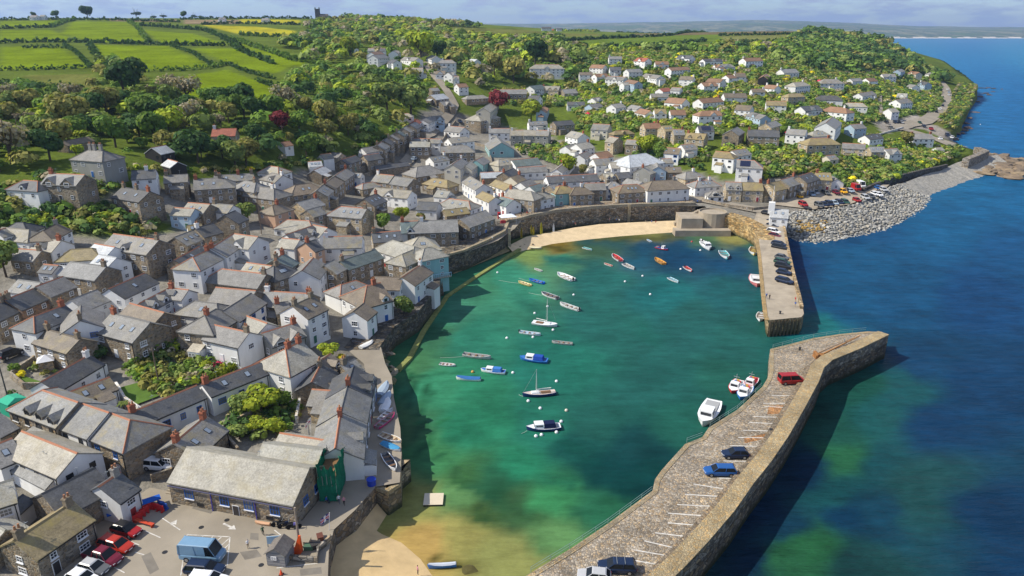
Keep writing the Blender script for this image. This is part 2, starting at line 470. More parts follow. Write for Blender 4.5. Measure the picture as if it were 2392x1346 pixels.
# ------------------------------------------------------------------ land cover colours (base colours of what grows or lies there)
GRASS, FIELD, RAPE, SCRUB, TOWN, BROWN, DRYG = (0.10,0.135,0.014), (0.140,0.195,0.008), (0.33,0.30,0.02), (0.095,0.130,0.022), (0.215,0.20,0.17), (0.14,0.115,0.06), (0.13,0.14,0.035)
COVER = [
 ([(-900,0),(3000,0),(3000,500),(-900,500)], SCRUB),
 ([(-900,470),(0,500),(150,480),(300,440),(560,412),(660,402),(720,390),(800,378),(880,352),(950,300),(1005,245),(1060,260),(1200,300),(1330,330),(1500,380),(1700,420),(1900,400),(2030,420),(2120,430),(2120,520),(1200,600),(900,1400),(-900,1400)], TOWN),
 ([(-900,480),(130,450),(280,470),(420,520),(330,560),(150,540),(-900,560)], SCRUB),
 ([(1700,400),(1800,350),(1950,380),(2030,370),(2110,350),(2230,350),(2230,375),(2000,430),(1880,400),(1800,415)], GRASS),
 ([(2040,285),(2140,268),(2240,318),(2230,336),(2150,300),(2060,310)], (0.30,0.27,0.23)),
 ([(2240,240),(2290,190),(2290,250),(2230,310),(2150,280)], DRYG),
 ([(0,108),(140,108),(215,158),(0,163)], FIELD), ([(50,175),(210,172),(240,205),(120,200)], DRYG), ([(-300,190),(0,195),(35,235),(-300,245)], FIELD),
 ([(0,70),(120,70),(180,95),(0,98)], FIELD), ([(0,50),(140,48),(120,64),(0,66)], FIELD), ([(170,50),(300,52),(350,95),(220,98),(145,78)], FIELD),
 ([(210,104),(395,108),(500,155),(330,165),(225,125)], FIELD), ([(330,70),(450,78),(540,105),(380,102)], FIELD), ([(450,112),(560,113),(690,150),(640,172),(540,150)], FIELD),
 ([(355,190),(530,162),(650,205),(640,235),(480,240),(410,225)], FIELD), ([(540,92),(640,120),(740,150),(700,155),(590,118)], FIELD),
 ([(470,58),(600,62),(690,72),(680,84),(560,80)], RAPE), ([(560,45),(700,46),(700,54),(560,54)], RAPE), ([(250,42),(420,46),(420,52),(260,49)], (0.20,0.15,0.09)), ([(430,46),(560,46),(560,56),(430,56)], (0.22,0.17,0.10)),
 ([(-300,40),(250,40),(250,48),(-300,48)], GRASS),
 ([(1020,62),(1260,70),(1400,76),(1400,84),(1150,90),(1060,84)], DRYG), ([(1060,80),(1300,78),(1320,92),(1160,98)], FIELD), ([(1290,98),(1560,84),(1700,74),(1880,76),(1840,98),(1760,112),(1640,112),(1480,118),(1360,108)], (0.105,0.155,0.022)),
 ([(1400,108),(1640,95),(1660,108),(1500,120)], (0.085,0.125,0.022)), ([(1680,84),(1850,80),(1810,100),(1700,98)], (0.16,0.17,0.05)), ([(1440,72),(1880,66),(1890,76),(1500,84)], BROWN),
]
def cover(x, y, z):
    px, py, zc = proj(x, y, z)
    c = np.tile(np.array(SCRUB), (len(x), 1))
    for poly, colr in COVER:
        k = inpoly(px, py, poly)
        c[k] = colr
    return c
def grid_mesh(name, X, Y, Z, keep, mats, colr=None, anyk=True):
    ny, nx = X.shape
    idx = np.arange(nx * ny).reshape(ny, nx)
    q = np.stack([idx[:-1, :-1], idx[:-1, 1:], idx[1:, 1:], idx[1:, :-1]], -1).reshape(-1, 4)
    if keep is not None:
        k = keep.ravel()
        q = q[k[q].any(1)] if anyk else q[k[q].all(1)]
    used = np.unique(q)
    remap = np.full(nx * ny, -1)
    remap[used] = np.arange(len(used))
    q = remap[q]
    V = np.stack([X.ravel(), Y.ravel(), Z.ravel()], 1)[used]
    return bulk(name, V, q, mats, None if colr is None else colr[used])
def bulk(name, V, F, mats, colr=None, smooth=True, mi=None):
    me = bpy.data.meshes.new(name)
    V = np.asarray(V, np.float32)
    F = np.asarray(F, np.int32)
    n, k = F.shape
    me.vertices.add(len(V))
    me.vertices.foreach_set('co', V.ravel())
    me.loops.add(n * k)
    me.loops.foreach_set('vertex_index', F.ravel())
    me.polygons.add(n)
    me.polygons.foreach_set('loop_start', np.arange(0, n * k, k, dtype=np.int32))
    me.polygons.foreach_set('use_smooth', np.full(n, smooth))
    for m in mats if isinstance(mats, (list, tuple)) else [mats]:
        me.materials.append(MAT[m] if isinstance(m, str) else m)
    if mi is not None:
        me.polygons.foreach_set('material_index', np.asarray(mi, np.int32))
    me.update(calc_edges=True)
    if colr is not None:
        a = me.color_attributes.new('cover', 'FLOAT_COLOR', 'POINT')
        a.data.foreach_set('color', np.concatenate([colr, np.ones((len(colr), 1))], 1).astype(np.float32).ravel())
    me.validate()
    return me
def ground_mat():
    m, t, bs, link_ = nodes('ground_cover')
    a = t.nodes.new('ShaderNodeAttribute')
    a.attribute_name = 'cover'
    n1 = ramp(t, noise(t, 0.035, 6, 0.6), [(0.3, 0.72), (0.7, 1.28)])
    n2 = ramp(t, noise(t, 0.5, 5, 0.7), [(0.3, 0.7), (0.7, 1.3)])
    b = mixrgb(t, 'MULTIPLY', 1.0, a.outputs['Color'], n1)
    b = mixrgb(t, 'MULTIPLY', 1.0, b, n2)
    link_(b, bs.inputs['Base Color'])
    bs.inputs['Roughness'].default_value = 0.95
    bs.inputs['Specular IOR Level'].default_value = 0.0
    bump(t, bs, noise(t, 0.8, 5, 0.7), 0.7, 0.6)
    return m
MAT['ground'] = ground_mat()
def ERODE(k):
    e = k.copy()
    e[1:-1, 1:-1] &= k[:-2, 1:-1] & k[2:, 1:-1] & k[1:-1, :-2] & k[1:-1, 2:] & k[:-2, :-2] & k[2:, 2:] & k[:-2, 2:] & k[2:, :-2]
    return e
def build_land():
    X, Y = np.meshgrid(np.arange(-800, 780, 4.0), np.arange(-16, 1200, 4.0))
    Z = gh(X, Y)
    k = inpoly(X, Y, COAST)
    px, py, zc = proj(X, Y, Z)
    Zs = np.where(k, Z - 0.25, -7.0)
    c = cover(X.ravel(), Y.ravel(), Z.ravel())
    tag(obj('hillside', grid_mesh('hillside', X, Y, Zs, k & ((Y > 330) | ERODE(k)), 'ground', c, anyk=True)), kind='structure')
    X, Y = np.meshgrid(np.arange(-3400, 1700, 40.0), np.arange(-160, 4200, 40.0))
    Z = hfun(X, Y)
    k = inpoly(X, Y, COAST) & ~((X > -790) & (X < 740) & (Y > -20) & (Y < 1160))
    inside = (X > -800) & (X < 780) & (Y < 1190)
    Z = np.where(inside, np.minimum(Z, gh(X, Y)) - 4.0, Z)
    Z = np.where(inpoly(X, Y, COAST), np.maximum(Z, 3) - 0.3, -7.0)
    c = np.tile(np.array(SCRUB) * 1.15, (X.size, 1))
    tag(obj('farmland', grid_mesh('farmland', X, Y, Z, k, 'ground', c)), kind='structure')
build_land()
# ------------------------------------------------------------------ water: body colour by depth and weed
WC = [(1000,1280,150,143,92),(950,1180,122,140,88),(1100,1250,132,145,92),(1050,1150,98,140,86),(1200,1290,122,142,92),(1300,1240,98,140,86),(1000,1050,70,135,86),(1100,1000,45,125,92),(1000,900,62,140,102),(1100,900,50,130,96),(1200,1100,44,128,94),(1300,1180,62,136,86),(1420,1200,45,118,84),(1250,1000,40,112,92),(1400,1000,38,106,93),(1600,1000,36,106,90),(1550,900,38,106,96),(1700,900,38,106,90),(1300,850,38,113,96),(1100,780,50,126,101),(1050,720,70,136,106),(1400,750,40,113,101),(1600,750,40,109,101),(1750,780,38,106,96),(1200,650,60,140,111),(1100,660,66,130,96),(1300,600,60,130,101),(1250,590,96,130,80),(1400,650,40,116,106),(1550,680,30,100,106),(1700,680,35,106,106),(1500,590,26,80,108),(1600,590,20,66,104),(1700,620,20,70,106),(1740,580,62,120,101),(1650,562,82,112,82),(1500,562,95,106,62),(1300,574,115,108,50),(1720,550,122,136,86),(1400,574,62,92,72),(1000,780,60,110,80),(960,860,70,120,80),(960,1000,70,120,75),
(1420,1100,16,70,70),(1500,1130,13,60,70),(1560,1080,22,76,78),(1340,1050,28,92,84),(1480,1050,26,84,84),(1150,1130,40,88,66),(1200,1180,55,85,58),(1120,1195,66,92,55),(1060,1110,55,96,60),(1600,1130,20,66,70),(1500,1190,30,95,78),
(1850,600,18,62,114),(1900,560,22,78,124),(2000,600,25,86,133),(2200,520,26,92,142),(2350,450,27,98,152),(2300,700,21,68,118),(2100,700,23,78,123),(1950,720,21,78,122),(1900,770,32,112,122),(2150,850,21,64,104),(2300,900,19,60,101),(2100,900,28,84,94),(2000,900,34,98,84),(1950,1000,36,98,84),(2050,970,32,88,94),(1960,1080,46,116,78),(2060,1090,28,80,92),(2160,1130,36,92,92),(2130,1180,36,94,94),(1880,1100,17,50,80),(1850,1250,21,58,84),(1900,1280,46,116,74),(1860,1320,46,112,74),(2020,1320,30,78,78),(2000,1200,17,56,88),(2300,1200,16,52,88),(2200,1000,19,60,101),(2392,1346,16,52,88),(1780,1320,16,44,70),(1950,1150,26,76,86),(2080,1200,22,66,92),(1750,1200,16,46,76),
(2300,300,32,106,168),(2300,200,35,112,177),(2250,130,40,120,182),(2150,100,46,126,182),(2392,250,32,106,170),(2392,95,50,130,185),(2000,540,22,78,128),(2392,600,24,80,132),(2250,400,34,108,158)]
_wp = np.array([(a, b) for a, b, *_ in WC], float)
def _wl(r, g, b, y, x=0):
    if x < 1320 and g > r + 40 and b > 78:
        return lin(r * .95, g * .96, b * 1.02)
    if g > r + 40 and b > 68 and g > b - 5:
        return lin(r * .93, g * .86, b * .93)
    if r > 90:
        return lin(r * 1.22, g * 1.06, b * 1.02)
    return lin(r, g, b)
_wc = np.array([_wl(r, g, b, y, x_) for x_, y, r, g, b in WC])
BED_MARKS = [(948,870,1000,1062,7,(28,72,52)), (985,905,1032,1062,7,(30,80,56)), (950,880,1110,884,5,(34,92,66)), (975,980,1060,982,4,(40,105,70)), (1090,1125,1180,1150,24,(34,76,54)), (1180,1165,1270,1205,20,(44,82,56)), (1105,1190,1140,1215,14,(48,78,48)), (1035,1080,1055,1125,9,(46,84,56)),
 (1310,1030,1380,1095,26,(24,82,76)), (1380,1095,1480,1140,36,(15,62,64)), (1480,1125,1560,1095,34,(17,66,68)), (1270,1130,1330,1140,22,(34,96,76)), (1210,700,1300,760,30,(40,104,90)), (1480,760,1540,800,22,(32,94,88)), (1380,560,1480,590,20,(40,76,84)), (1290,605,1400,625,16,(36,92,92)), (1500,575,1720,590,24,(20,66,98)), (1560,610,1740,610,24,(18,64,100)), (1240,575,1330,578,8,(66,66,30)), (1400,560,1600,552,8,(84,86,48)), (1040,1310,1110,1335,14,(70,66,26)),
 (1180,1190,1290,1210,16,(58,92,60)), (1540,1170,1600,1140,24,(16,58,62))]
def water_col(x, y):
    px, py, zc = proj(x, y, 0.0 * x)
    # ragged edges for the weed beds and sand patches
    wx = np.zeros(len(x)); wy = np.zeros(len(x))
    for f, a in ((.11, 1.0), (.23, .6), (.47, .35), (.9, .2)):
        wx += a * np.sin(f * x * 1.3 + 2.1 * np.sin(f * y * .9 + f * 7)); wy += a * np.sin(f * y * 1.2 + 2.3 * np.sin(f * x * 1.1 + f * 3))
    amp = np.clip(zc, 40, 260) ** -1 * FOC * 1.1
    px = px + wx * amp; py = py + wy * amp * .5
    px = np.clip(px, 700, 2700)
    py = np.clip(py, 85, 1500)
    o = np.empty((len(x), 3))
    for i in range(0, len(x), 20000):
        s = slice(i, i + 20000)
        d2 = ((px[s, None] - _wp[None, :, 0]) * 1.0) ** 2 + ((py[s, None] - _wp[None, :, 1]) * 1.4) ** 2
        wgt = 1.0 / (d2 + 160.0) ** 2.5
        o[s] = (wgt @ _wc) / wgt.sum(1)[:, None]
    # narrow dark lines and clumps of weed mixed into the water colour
    for x0, y0, x1, y1, w_, c in BED_MARKS:
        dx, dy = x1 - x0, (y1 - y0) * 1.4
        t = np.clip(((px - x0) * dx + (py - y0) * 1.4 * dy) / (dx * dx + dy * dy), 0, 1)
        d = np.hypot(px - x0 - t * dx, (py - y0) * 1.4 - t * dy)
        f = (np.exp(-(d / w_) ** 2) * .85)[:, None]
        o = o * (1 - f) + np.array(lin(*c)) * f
    return o
def water_mat():
    m, t, bs, link_ = nodes('sea_water')
    a = t.nodes.new('ShaderNodeAttribute')
    a.attribute_name = 'cover'
    n1 = ramp(t, noise(t, 0.075, 8, 0.68), [(0.25, 0.62), (0.75, 1.38)])
    n0 = ramp(t, noise(t, 0.35, 6, 0.75, stretch=(0.5, 1.5, 1)), [(0.3, 0.76), (0.7, 1.24)])
    n1 = mixrgb(t, 'MULTIPLY', 1.0, n1, n0)
    b = mixrgb(t, 'MULTIPLY', 1.0, a.outputs['Color'], n1)
    b = mixrgb(t, 'MULTIPLY', 1.0, b, (0.72, 0.75, 0.66))
    t.nodes.remove(bs)
    df = t.nodes.new('ShaderNodeBsdfDiffuse')
    gl = t.nodes.new('ShaderNodeBsdfGlossy')
    gl.inputs['Roughness'].default_value = 0.16
    fr = t.nodes.new('ShaderNodeFresnel')
    fr.inputs['IOR'].default_value = 1.33
    # wave facets seen edge-on hide one another, so a real sea never mirrors as fully as a flat sheet
    frr = ramp(t, fr.outputs[0], [(0.0, 0.0), (1.0, 0.20)])
    ms = t.nodes.new('ShaderNodeMixShader')
    link_(frr, ms.inputs[0])
    link_(b, df.inputs['Color'])
    link_(df.outputs[0], ms.inputs[1])
    link_(gl.outputs[0], ms.inputs[2])
    link_(ms.outputs[0], t.nodes['Material Output'].inputs['Surface'])
    big = noise(t, 0.13, 5, 0.62, stretch=(0.55, 1.9, 1))
    sm = noise(t, 0.8, 5, 0.7, stretch=(0.5, 1.6, 1))
    mm = t.nodes.new('ShaderNodeMath')
    mm.operation = 'MULTIPLY_ADD'
    mm.inputs[1].default_value = 4.0
    link_(big, mm.inputs[0])
    link_(sm, mm.inputs[2])
    # long swells roll in from the open sea; the harbour inside the quays stays calmer
    a2 = t.nodes.new('ShaderNodeAttribute')
    a2.attribute_name = 'calm'
    bn = t.nodes.new('ShaderNodeBump')
    bn.inputs['Distance'].default_value = 0.45
    link_(mm.outputs[0], bn.inputs['Height'])
    link_(a2.outputs['Fac'], bn.inputs['Strength'])
    for k_ in (df, gl, fr):
        link_(bn.outputs['Normal'], k_.inputs['Normal'])
    return m
MAT['water'] = water_mat()
HARB_PX = [(760,1420),(800,1240),(900,1150),(936,1060),(900,850),(1026,612),(1190,530),(1300,540),(1770,545),(1785,680),(1798,780),(1800,830),(1790,890),(1640,1020),(1520,1150),(1240,1346),(1160,1420)]
HARB = [tuple(at(a, b, 0)[:2]) for a, b in HARB_PX]
def sea_mesh(name, xs, ys, keepf):
    X, Y = np.meshgrid(xs, ys)
    k = keepf(X, Y)
    ny, nx = X.shape
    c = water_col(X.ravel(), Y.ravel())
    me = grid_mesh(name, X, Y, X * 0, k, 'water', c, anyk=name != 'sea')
    n = len(me.vertices)
    co = np.empty(n * 3, np.float32)
    me.vertices.foreach_get('co', co)
    co = co.reshape(-1, 3)
    calm = np.where(inpoly(co[:, 0], co[:, 1], HARB), 0.16, 0.9)
    me.attributes.new('calm', 'FLOAT', 'POINT').data.foreach_set('value', calm.astype(np.float32))
    return tag(obj(name, me), kind='structure')
NB = (-60.0, 160.0, 20.0, 320.0)
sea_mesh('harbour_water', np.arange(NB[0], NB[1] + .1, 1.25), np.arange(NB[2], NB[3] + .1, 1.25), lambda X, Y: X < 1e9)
_ys = np.concatenate([np.arange(-140, 20, 20), np.arange(20, 320, 10), np.arange(320, 900, 20), np.geomspace(900, 9000, 60)])
_xs = np.concatenate([np.arange(-60, 160, 10), np.arange(160, 700, 20), np.geomspace(700, 9000, 40)])
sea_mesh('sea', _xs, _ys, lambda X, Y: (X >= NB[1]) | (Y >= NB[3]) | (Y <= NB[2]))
# ------------------------------------------------------------------ far shore across the bay
def far_shore():
    m, t, bs, link_ = nodes('far_shore_fields')
    n1 = noise(t, 0.004, 7, 0.8, stretch=(1, 0.35, 1))
    c = ramp(t, n1, [(0.3, (0.02, 0.04, 0.02)), (0.44, (0.10, 0.15, 0.03)), (0.5, (0.03, 0.05, 0.02)), (0.57, (0.26, 0.25, 0.12)), (0.66, (0.04, 0.06, 0.03))])
    vo = t.nodes.new('ShaderNodeTexVoronoi')
    vo.inputs['Scale'].default_value = 0.02
    tcn = t.nodes.new('ShaderNodeTexCoord')
    link_(tcn.outputs['Object'], vo.inputs['Vector'])
    spots = ramp(t, vo.outputs['Distance'], [(0.10, 1.0), (0.16, 0.0)])
    gate = ramp(t, noise(t, 0.0016, 4, 0.6), [(0.54, 0.0), (0.62, 1.0)])
    c = mixrgb(t, 'MIX', mixrgb(t, 'MULTIPLY', 1.0, spots, gate), c, (0.55, 0.53, 0.5))
    link_(c, bs.inputs['Base Color'])
    bs.inputs['Roughness'].default_value = 1.0
    bs.inputs['Specular IOR Level'].default_value = 0.0
    a = np.linspace(-0.75, 1.05, 180)
    d = np.concatenate([[6850, 6900], np.linspace(7000, 11500, 24)])
    A, D = np.meshgrid(a, d)
    X, Y = A * D, D * 1.0
    rng = (D - 6900) / 4500.0
    px = A * FOC + IW / 2
    top = np.interp(px, [-100, 900, 1150, 1350, 1500, 1640, 1750, 1850, 1960, 2080, 2200, 2330, 2400, 2900], [150, 165, 165, 172, 190, 205, 222, 200, 170, 135, 120, 122, 105, 95])
    Z = top * np.clip(rng, 0, 1) ** 0.55 + 8 * np.sin(A * 40 + D * 0.003) * np.clip(rng, 0, .3) + 6 * np.sin(A * 93 + D * .002) * np.clip(rng, 0, .3)
    Z[0] = -3
    Z[1] = 3
    tag(obj('far_hills', grid_mesh('far_hills', X, Y, Z, None, m)), kind='structure')
    mb = MB()
    for i in range(60):
        a0, a1 = 0.50 + i * 0.0085, 0.50 + (i + 1) * 0.0085
        d0, hh = 6880, 9 + 5 * math.sin(i * 1.7)
        mb.add([(a0 * d0, d0 - 30, -1), (a1 * d0, d0 - 30, -1), (a1 * (d0 + 40), d0 + 40, hh), (a0 * (d0 + 40), d0 + 40, hh)], [(0, 1, 2, 3)])
    MAT['farsand'] = M('far_sand', (0.62, 0.56, 0.46), 1.0, 0.0, 0.2, 0.01)
    tag(obj('far_beach', mb.mesh('far_beach', 'farsand')), kind='structure')
far_shore()
# ------------------------------------------------------------------ haze
def haze():
    m = bpy.data.materials.new('haze_air')
    m.use_nodes = True
    t = m.node_tree
    t.nodes.clear()
    o = t.nodes.new('ShaderNodeOutputMaterial')
    v = t.nodes.new('ShaderNodeVolumePrincipled')
    v.inputs['Color'].default_value = (0.46, 0.66, 1.0, 1)
    v.inputs['Density'].default_value = 0.00008
    v.inputs['Anisotropy'].default_value = 0.2
    t.links.new(v.outputs['Volume'], o.inputs['Volume'])
    mb = MB().box(-9500, 14000, -400, 13000, -9, 300)
    tag(obj('haze', mb.mesh('haze', m)), kind='stuff')
haze()
# ================================================================== houses
WALLS = {'W': ('render', (0.74,0.74,0.72), 'white'), 'S': ('stone', (0.245,0.212,0.165), 'stone'), 'G': ('render', (0.30,0.30,0.275), 'grey rendered'), 'C': ('stone', (0.42,0.36,0.26), 'pale stone'),
         'P': ('render', (0.58,0.38,0.26), 'peach painted'), 'T': ('render', (0.24,0.42,0.42), 'turquoise'), 'D': ('render', (0.035,0.033,0.032), 'dark timber'), 'K': ('render', (0.56,0.52,0.42), 'cream'), 'B': ('render', (0.36,0.47,0.56), 'pale blue'), 'R': ('stone', (0.25,0.17,0.12), 'reddish stone')}
ROOFS = {'s': ((0.212,0.208,0.196), 'grey slate'), 'd': ((0.092,0.096,0.102), 'dark slate'), 'l': ((0.30,0.285,0.24), 'pale slate'), 'b': ((0.175,0.145,0.11), 'brown slate'), 'o': ((0.25,0.20,0.11), 'lichen-yellowed'), 't': ((0.24,0.14,0.085), 'brown tiled'), 'r': ((0.30,0.10,0.06), 'red tiled'), 'p': ((0.42,0.44,0.45), 'pale metal'), 'g': ((0.13,0.165,0.16), 'greenish slate')}
_cache = {}
def window_mesh(wd, ht, style, lod):
    k = (wd, ht, style, lod)
    if k in _cache:
        return _cache[k]
    fr = {'w': 'white', 'b': 'blue', 'k': 'dark'}[style]
    a, b, t = wd / 2, ht / 2, 0.09 if lod < 2 else 0.13
    mb = MB()
    for x0, x1, z0, z1 in ((-a, a, b - t, b), (-a, a, -b, -b + t), (-a, -a + t, -b + t, b - t), (a - t, a, -b + t, b - t)):
        mb.box(x0, x1, -0.07, 0.0, z0, z1)
    if lod < 2:
        mb.box(-a + t, a - t, -0.06, 0.0, -0.03, 0.03)
        n = 2 if wd > 1.3 else 1
        for i in range(n):
            x = -a + wd * (i + 1) / (n + 1)
            mb.box(x - 0.025, x + 0.025, -0.055, 0.0, -b + t, -0.03)
            mb.box(x - 0.025, x + 0.025, -0.055, 0.0, 0.03, b - t)
    pane = MB().box(-a + t, a - t, -0.03, -0.005, -b + t, b - t)
    if lod == 2:
        mb.add(pane.v, pane.f, 1)
        r = (mb.mesh('window', [fr, 'glass']), None, None)
    else:
        sill = MB().box(-a - .08, a + .08, -0.17, 0.0, -b - 0.11, -b - 0.003)
        r = (mb.mesh('window', fr), pane.mesh('pane', 'glass'), sill.mesh('sill', 'white'))
    _cache[k] = r
    return r
def add_window(parent, x, y, z, rz, wd, ht, style, lod, name='window'):
    fm, pm, sm = window_mesh(wd, ht, style, lod)
    o = obj(name, fm, parent, (x, y, z), rz)
    if pm:
        obj('pane', pm, o)
        if lod == 0:
            obj('sill', sm, o)
    return o
def door_mesh(colname):
    k = ('door', colname)
    if k not in _cache:
        mb = MB().box(-.5, .5, -0.05, 0, 0, 1.65, 1).box(-.4, .4, -0.09, -.05, 0.02, 1.56, 0)
        _cache[k] = mb.mesh('door', [colname, 'white'])
    return _cache[k]
for nm, c in (('door_blue', (0.03,0.12,0.35)), ('door_red', (0.3,0.03,0.03)), ('door_green', (0.04,0.14,0.09)), ('door_dark', (0.04,0.035,0.035))):
    MAT[nm] = M(nm, c, 0.5, 0.4)
def chimney(parent, x, y, z, kind, hgt=1.7, pots=2, lod=0):
    k = ('chim', round(hgt, 1))
    if k not in _cache:
        mb = MB().box(-.45, .45, -.33, .33, -1.2, hgt - .25).box(-.52, .52, -.4, .4, hgt - .25, hgt - .08).box(-.46, .46, -.34, .34, hgt - .08, hgt)
        _cache[k] = (mb.mesh('chimney', 'brick'), mb.mesh('chimney', 'render'))
        pm = MB().tube([(0, 0, -.05), (0, 0, .5)], .15, 8, 0, .12)
        _cache['pot'] = pm.mesh('chimney_pot', 'ridge')
    c = {'r': (0.33,0.12,0.07), 's': (0.22,0.18,0.13), 'w': (0.72,0.71,0.68), 'g': (0.26,0.25,0.23)}[kind]
    o = obj('chimney', _cache[k][1 if kind == 'w' else 0], parent, (x, y, z), 0, c)
    if lod < 2:
        for i in range(pots):
            obj('chimney_pot', _cache['pot'], o, ((i - (pots - 1) / 2) * .45, 0, hgt), 0, (0.36,0.17,0.09))
    return o
def roof_solid(a1, a2, b, o, z0, rh, k, r1, r2, th=0.2):
    """slab roof: eaves at +-b, ridge from x=r1 to r2, slope k, overhang o; a1/a2 outer x"""
    ze = z0 - o * k + th
    zr = z0 + rh + th
    top = [(a1, -b - o, ze), (a2, -b - o, ze), (a2, b + o, ze), (a1, b + o, ze), (r1, 0, zr), (r2, 0, zr)]
    bot = [(x, y, z - th) for x, y, z in top]
    f = [(0, 1, 5, 4), (2, 3, 4, 5), (0, 4, 3), (1, 2, 5)]
    hip1, hip2 = abs(r1 - a1) > 0.4, abs(r2 - a2) > 0.4
    F = [f[0], f[1]]
    F += [f[2]] if hip1 else []
    F += [f[3]] if hip2 else []
    B = [tuple(6 + i for i in reversed(q)) for q in F]
    S = [(0, 6, 7, 1), (2, 8, 9, 3)]
    S += [(3, 9, 6, 0)] if hip1 else [(4, 10, 6, 0), (3, 9, 10, 4)]
    S += [(1, 7, 8, 2)] if hip2 else [(1, 7, 11, 5), (5, 11, 8, 2)]
    S = [tuple(reversed(q)) for q in S]
    return top + bot, F + B + S, ze, zr
HOUSES = []
OCC = []
RID = {'n': 0}
def house(x1, y1, x2, y2, wd, hw, wall, roof, flags='gg', label=None, group=None, cat='house', name='house', pitch=0.58, detail=None, z=None):
    tok = flags.split()
    ends = tok[0]
    tok = tok[1:]
    Rq = random.Random(int(x1 * 7 + y2 * 3))
    if 'nx' not in tok and not any(k_[0] in 'dxsP' for k_ in tok):
        u_ = Rq.random()
        far_ = y1 < 275
        if far_ and u_ < .32:
            tok.append('x1')
        elif not far_ and u_ < .2:
            tok.append('s%d' % Rq.choice([1, 2, 2, 3]))
        elif not far_ and u_ < .3:
            tok.append('d%d' % Rq.choice([1, 2]))
    if y1 < 275:
        hw *= Rq.uniform(.85, 1.2); wd *= Rq.uniform(.85, 1.15)
    wd, hw = wd * 0.80, max(1.9, hw * 0.655)
    rh = wd / 2 * pitch
    m = land((x1 + x2) / 2, (y1 + y2) / 2, hw + rh + 0.2)
    zr = m.z + hw + rh + 0.2
    if z is not None:
        zr = z + hw + rh + 0.2
    p, q = at(x1, y1, zr), at(x2, y2, zr)
    if (q - p).length > 60:
        q = p + (q - p).normalized() * 12
    mid = (p + q) / 2
    d = (q - p).normalized()
    n = Vector((d.y, -d.x))
    if n.dot(Vector((-mid.x, -mid.y))) < 0:
        p, q, d, ends = q, p, -d, ends[::-1]
        n = -n
        sw = True
    else:
        sw = False
    L_ = (q - p).length
    zb = zr - hw - rh - 0.2
    dist = mid.length
    lod = 0 if dist < 150 else (1 if dist < 300 else 2)
    rz = math.atan2(d.y, d.x)
    R = random.Random(int(x1 * 31 + y1 * 17))
    wl, wc, wname = WALLS[wall]
    v = R.uniform(0.88, 1.06)
    wc = tuple(c * v for c in wc)
    rc, rname = ROOFS[roof]
    v = R.uniform(0.85, 1.15)
    wt = R.uniform(-0.03, 0.03)
    lich = R.choice([0.0, 0.15, 0.3, 0.5]) if roof in 'slb' else (0.12 if roof in 'dtg' else 0.0)
    if roof == 'o':
        lich = 1.0
    rc = (rc[0] * v * (1 + wt), rc[1] * v, rc[2] * v * (1 - wt), lich)
    root = thing(name, label, cat, (mid.x, mid.y, zb), rz, group)
    b = wd / 2
    h1 = b * 0.85 if ends[0] == 'h' else 0.0
    h2 = b * 0.85 if ends[1] == 'h' else 0.0
    xa, xb = -L_ / 2 - h1, L_ / 2 + h2
    # walls
    V = [(xa, -b, -4), (xb, -b, -4), (xb, b, -4), (xa, b, -4), (xa, -b, hw), (xb, -b, hw), (xb, b, hw), (xa, b, hw)]
    F = [(0, 1, 5, 4), (2, 3, 7, 6)]
    if ends[0] == 'g':
        V.append((xa, 0, hw + rh)); F.append((3, 0, 4, len(V) - 1, 7))
    else:
        F.append((3, 0, 4, 7))
    if ends[1] == 'g':
        V.append((xb, 0, hw + rh)); F.append((1, 2, 6, len(V) - 1, 5))
    else:
        F.append((1, 2, 6, 5))
    mats = [wl]
    me = mesh('wall', V, F, mats)
    obj('wall', me, root, col=wc)
    o = 0.22
    og = 0.12
    k = rh / b
    a1 = xa - (o if ends[0] == 'h' else og)
    a2 = xb + (o if ends[1] == 'h' else og)
    r1 = -L_ / 2 if ends[0] == 'h' else a1
    r2 = L_ / 2 if ends[1] == 'h' else a2
    rv, rf, ze, zt = roof_solid(a1, a2, b, o, hw + 0.02, rh, k, r1, r2)
    ro = obj('roof', mesh('roof', rv, rf, 'roof'), root, col=rc)
    # ridge tiles
    mb = MB()
    mb.add([(r1, -.2, zt - .1), (r2, -.2, zt - .1), (r2, 0, zt + .09), (r1, 0, zt + .09), (r2, .2, zt - .1), (r1, .2, zt - .1)], [(0, 1, 2, 3), (3, 2, 4, 5), (0, 3, 5), (1, 4, 2)])
    for hx, ax, has in ((r1, a1, ends[0] == 'h'), (r2, a2, ends[1] == 'h')):
        if has and lod < 2:
            for sy in (-1, 1):
                mb.tube([(hx, 0, zt), (ax, sy * (b + o), ze + .02)], .12, 4)
    redr = 'rr' in tok or R.random() < 0.35
    obj('ridge_tiles', mb.mesh('ridge_tiles', 'ridge'), ro, col=(0.38, 0.17, 0.10) if redr else tuple(c * 0.8 for c in rc[:3]))
    # openings
    tocam = Vector((-mid.x, -mid.y)).normalized()
    style = 'b' if 'wb' in tok else ('k' if 'wk' in tok else 'w')
    nf = max(1, int((hw + 0.5) // 1.85))
    sides = [(-math.pi / 2, (0, -b), xb - xa, (xa + xb) / 2, 0), (math.pi / 2, (0, b), xb - xa, (xa + xb) / 2, 1), (math.pi, (xa, 0), wd, 0, 2), (0, (xb, 0), wd, 0, 3)]
    door_done = False
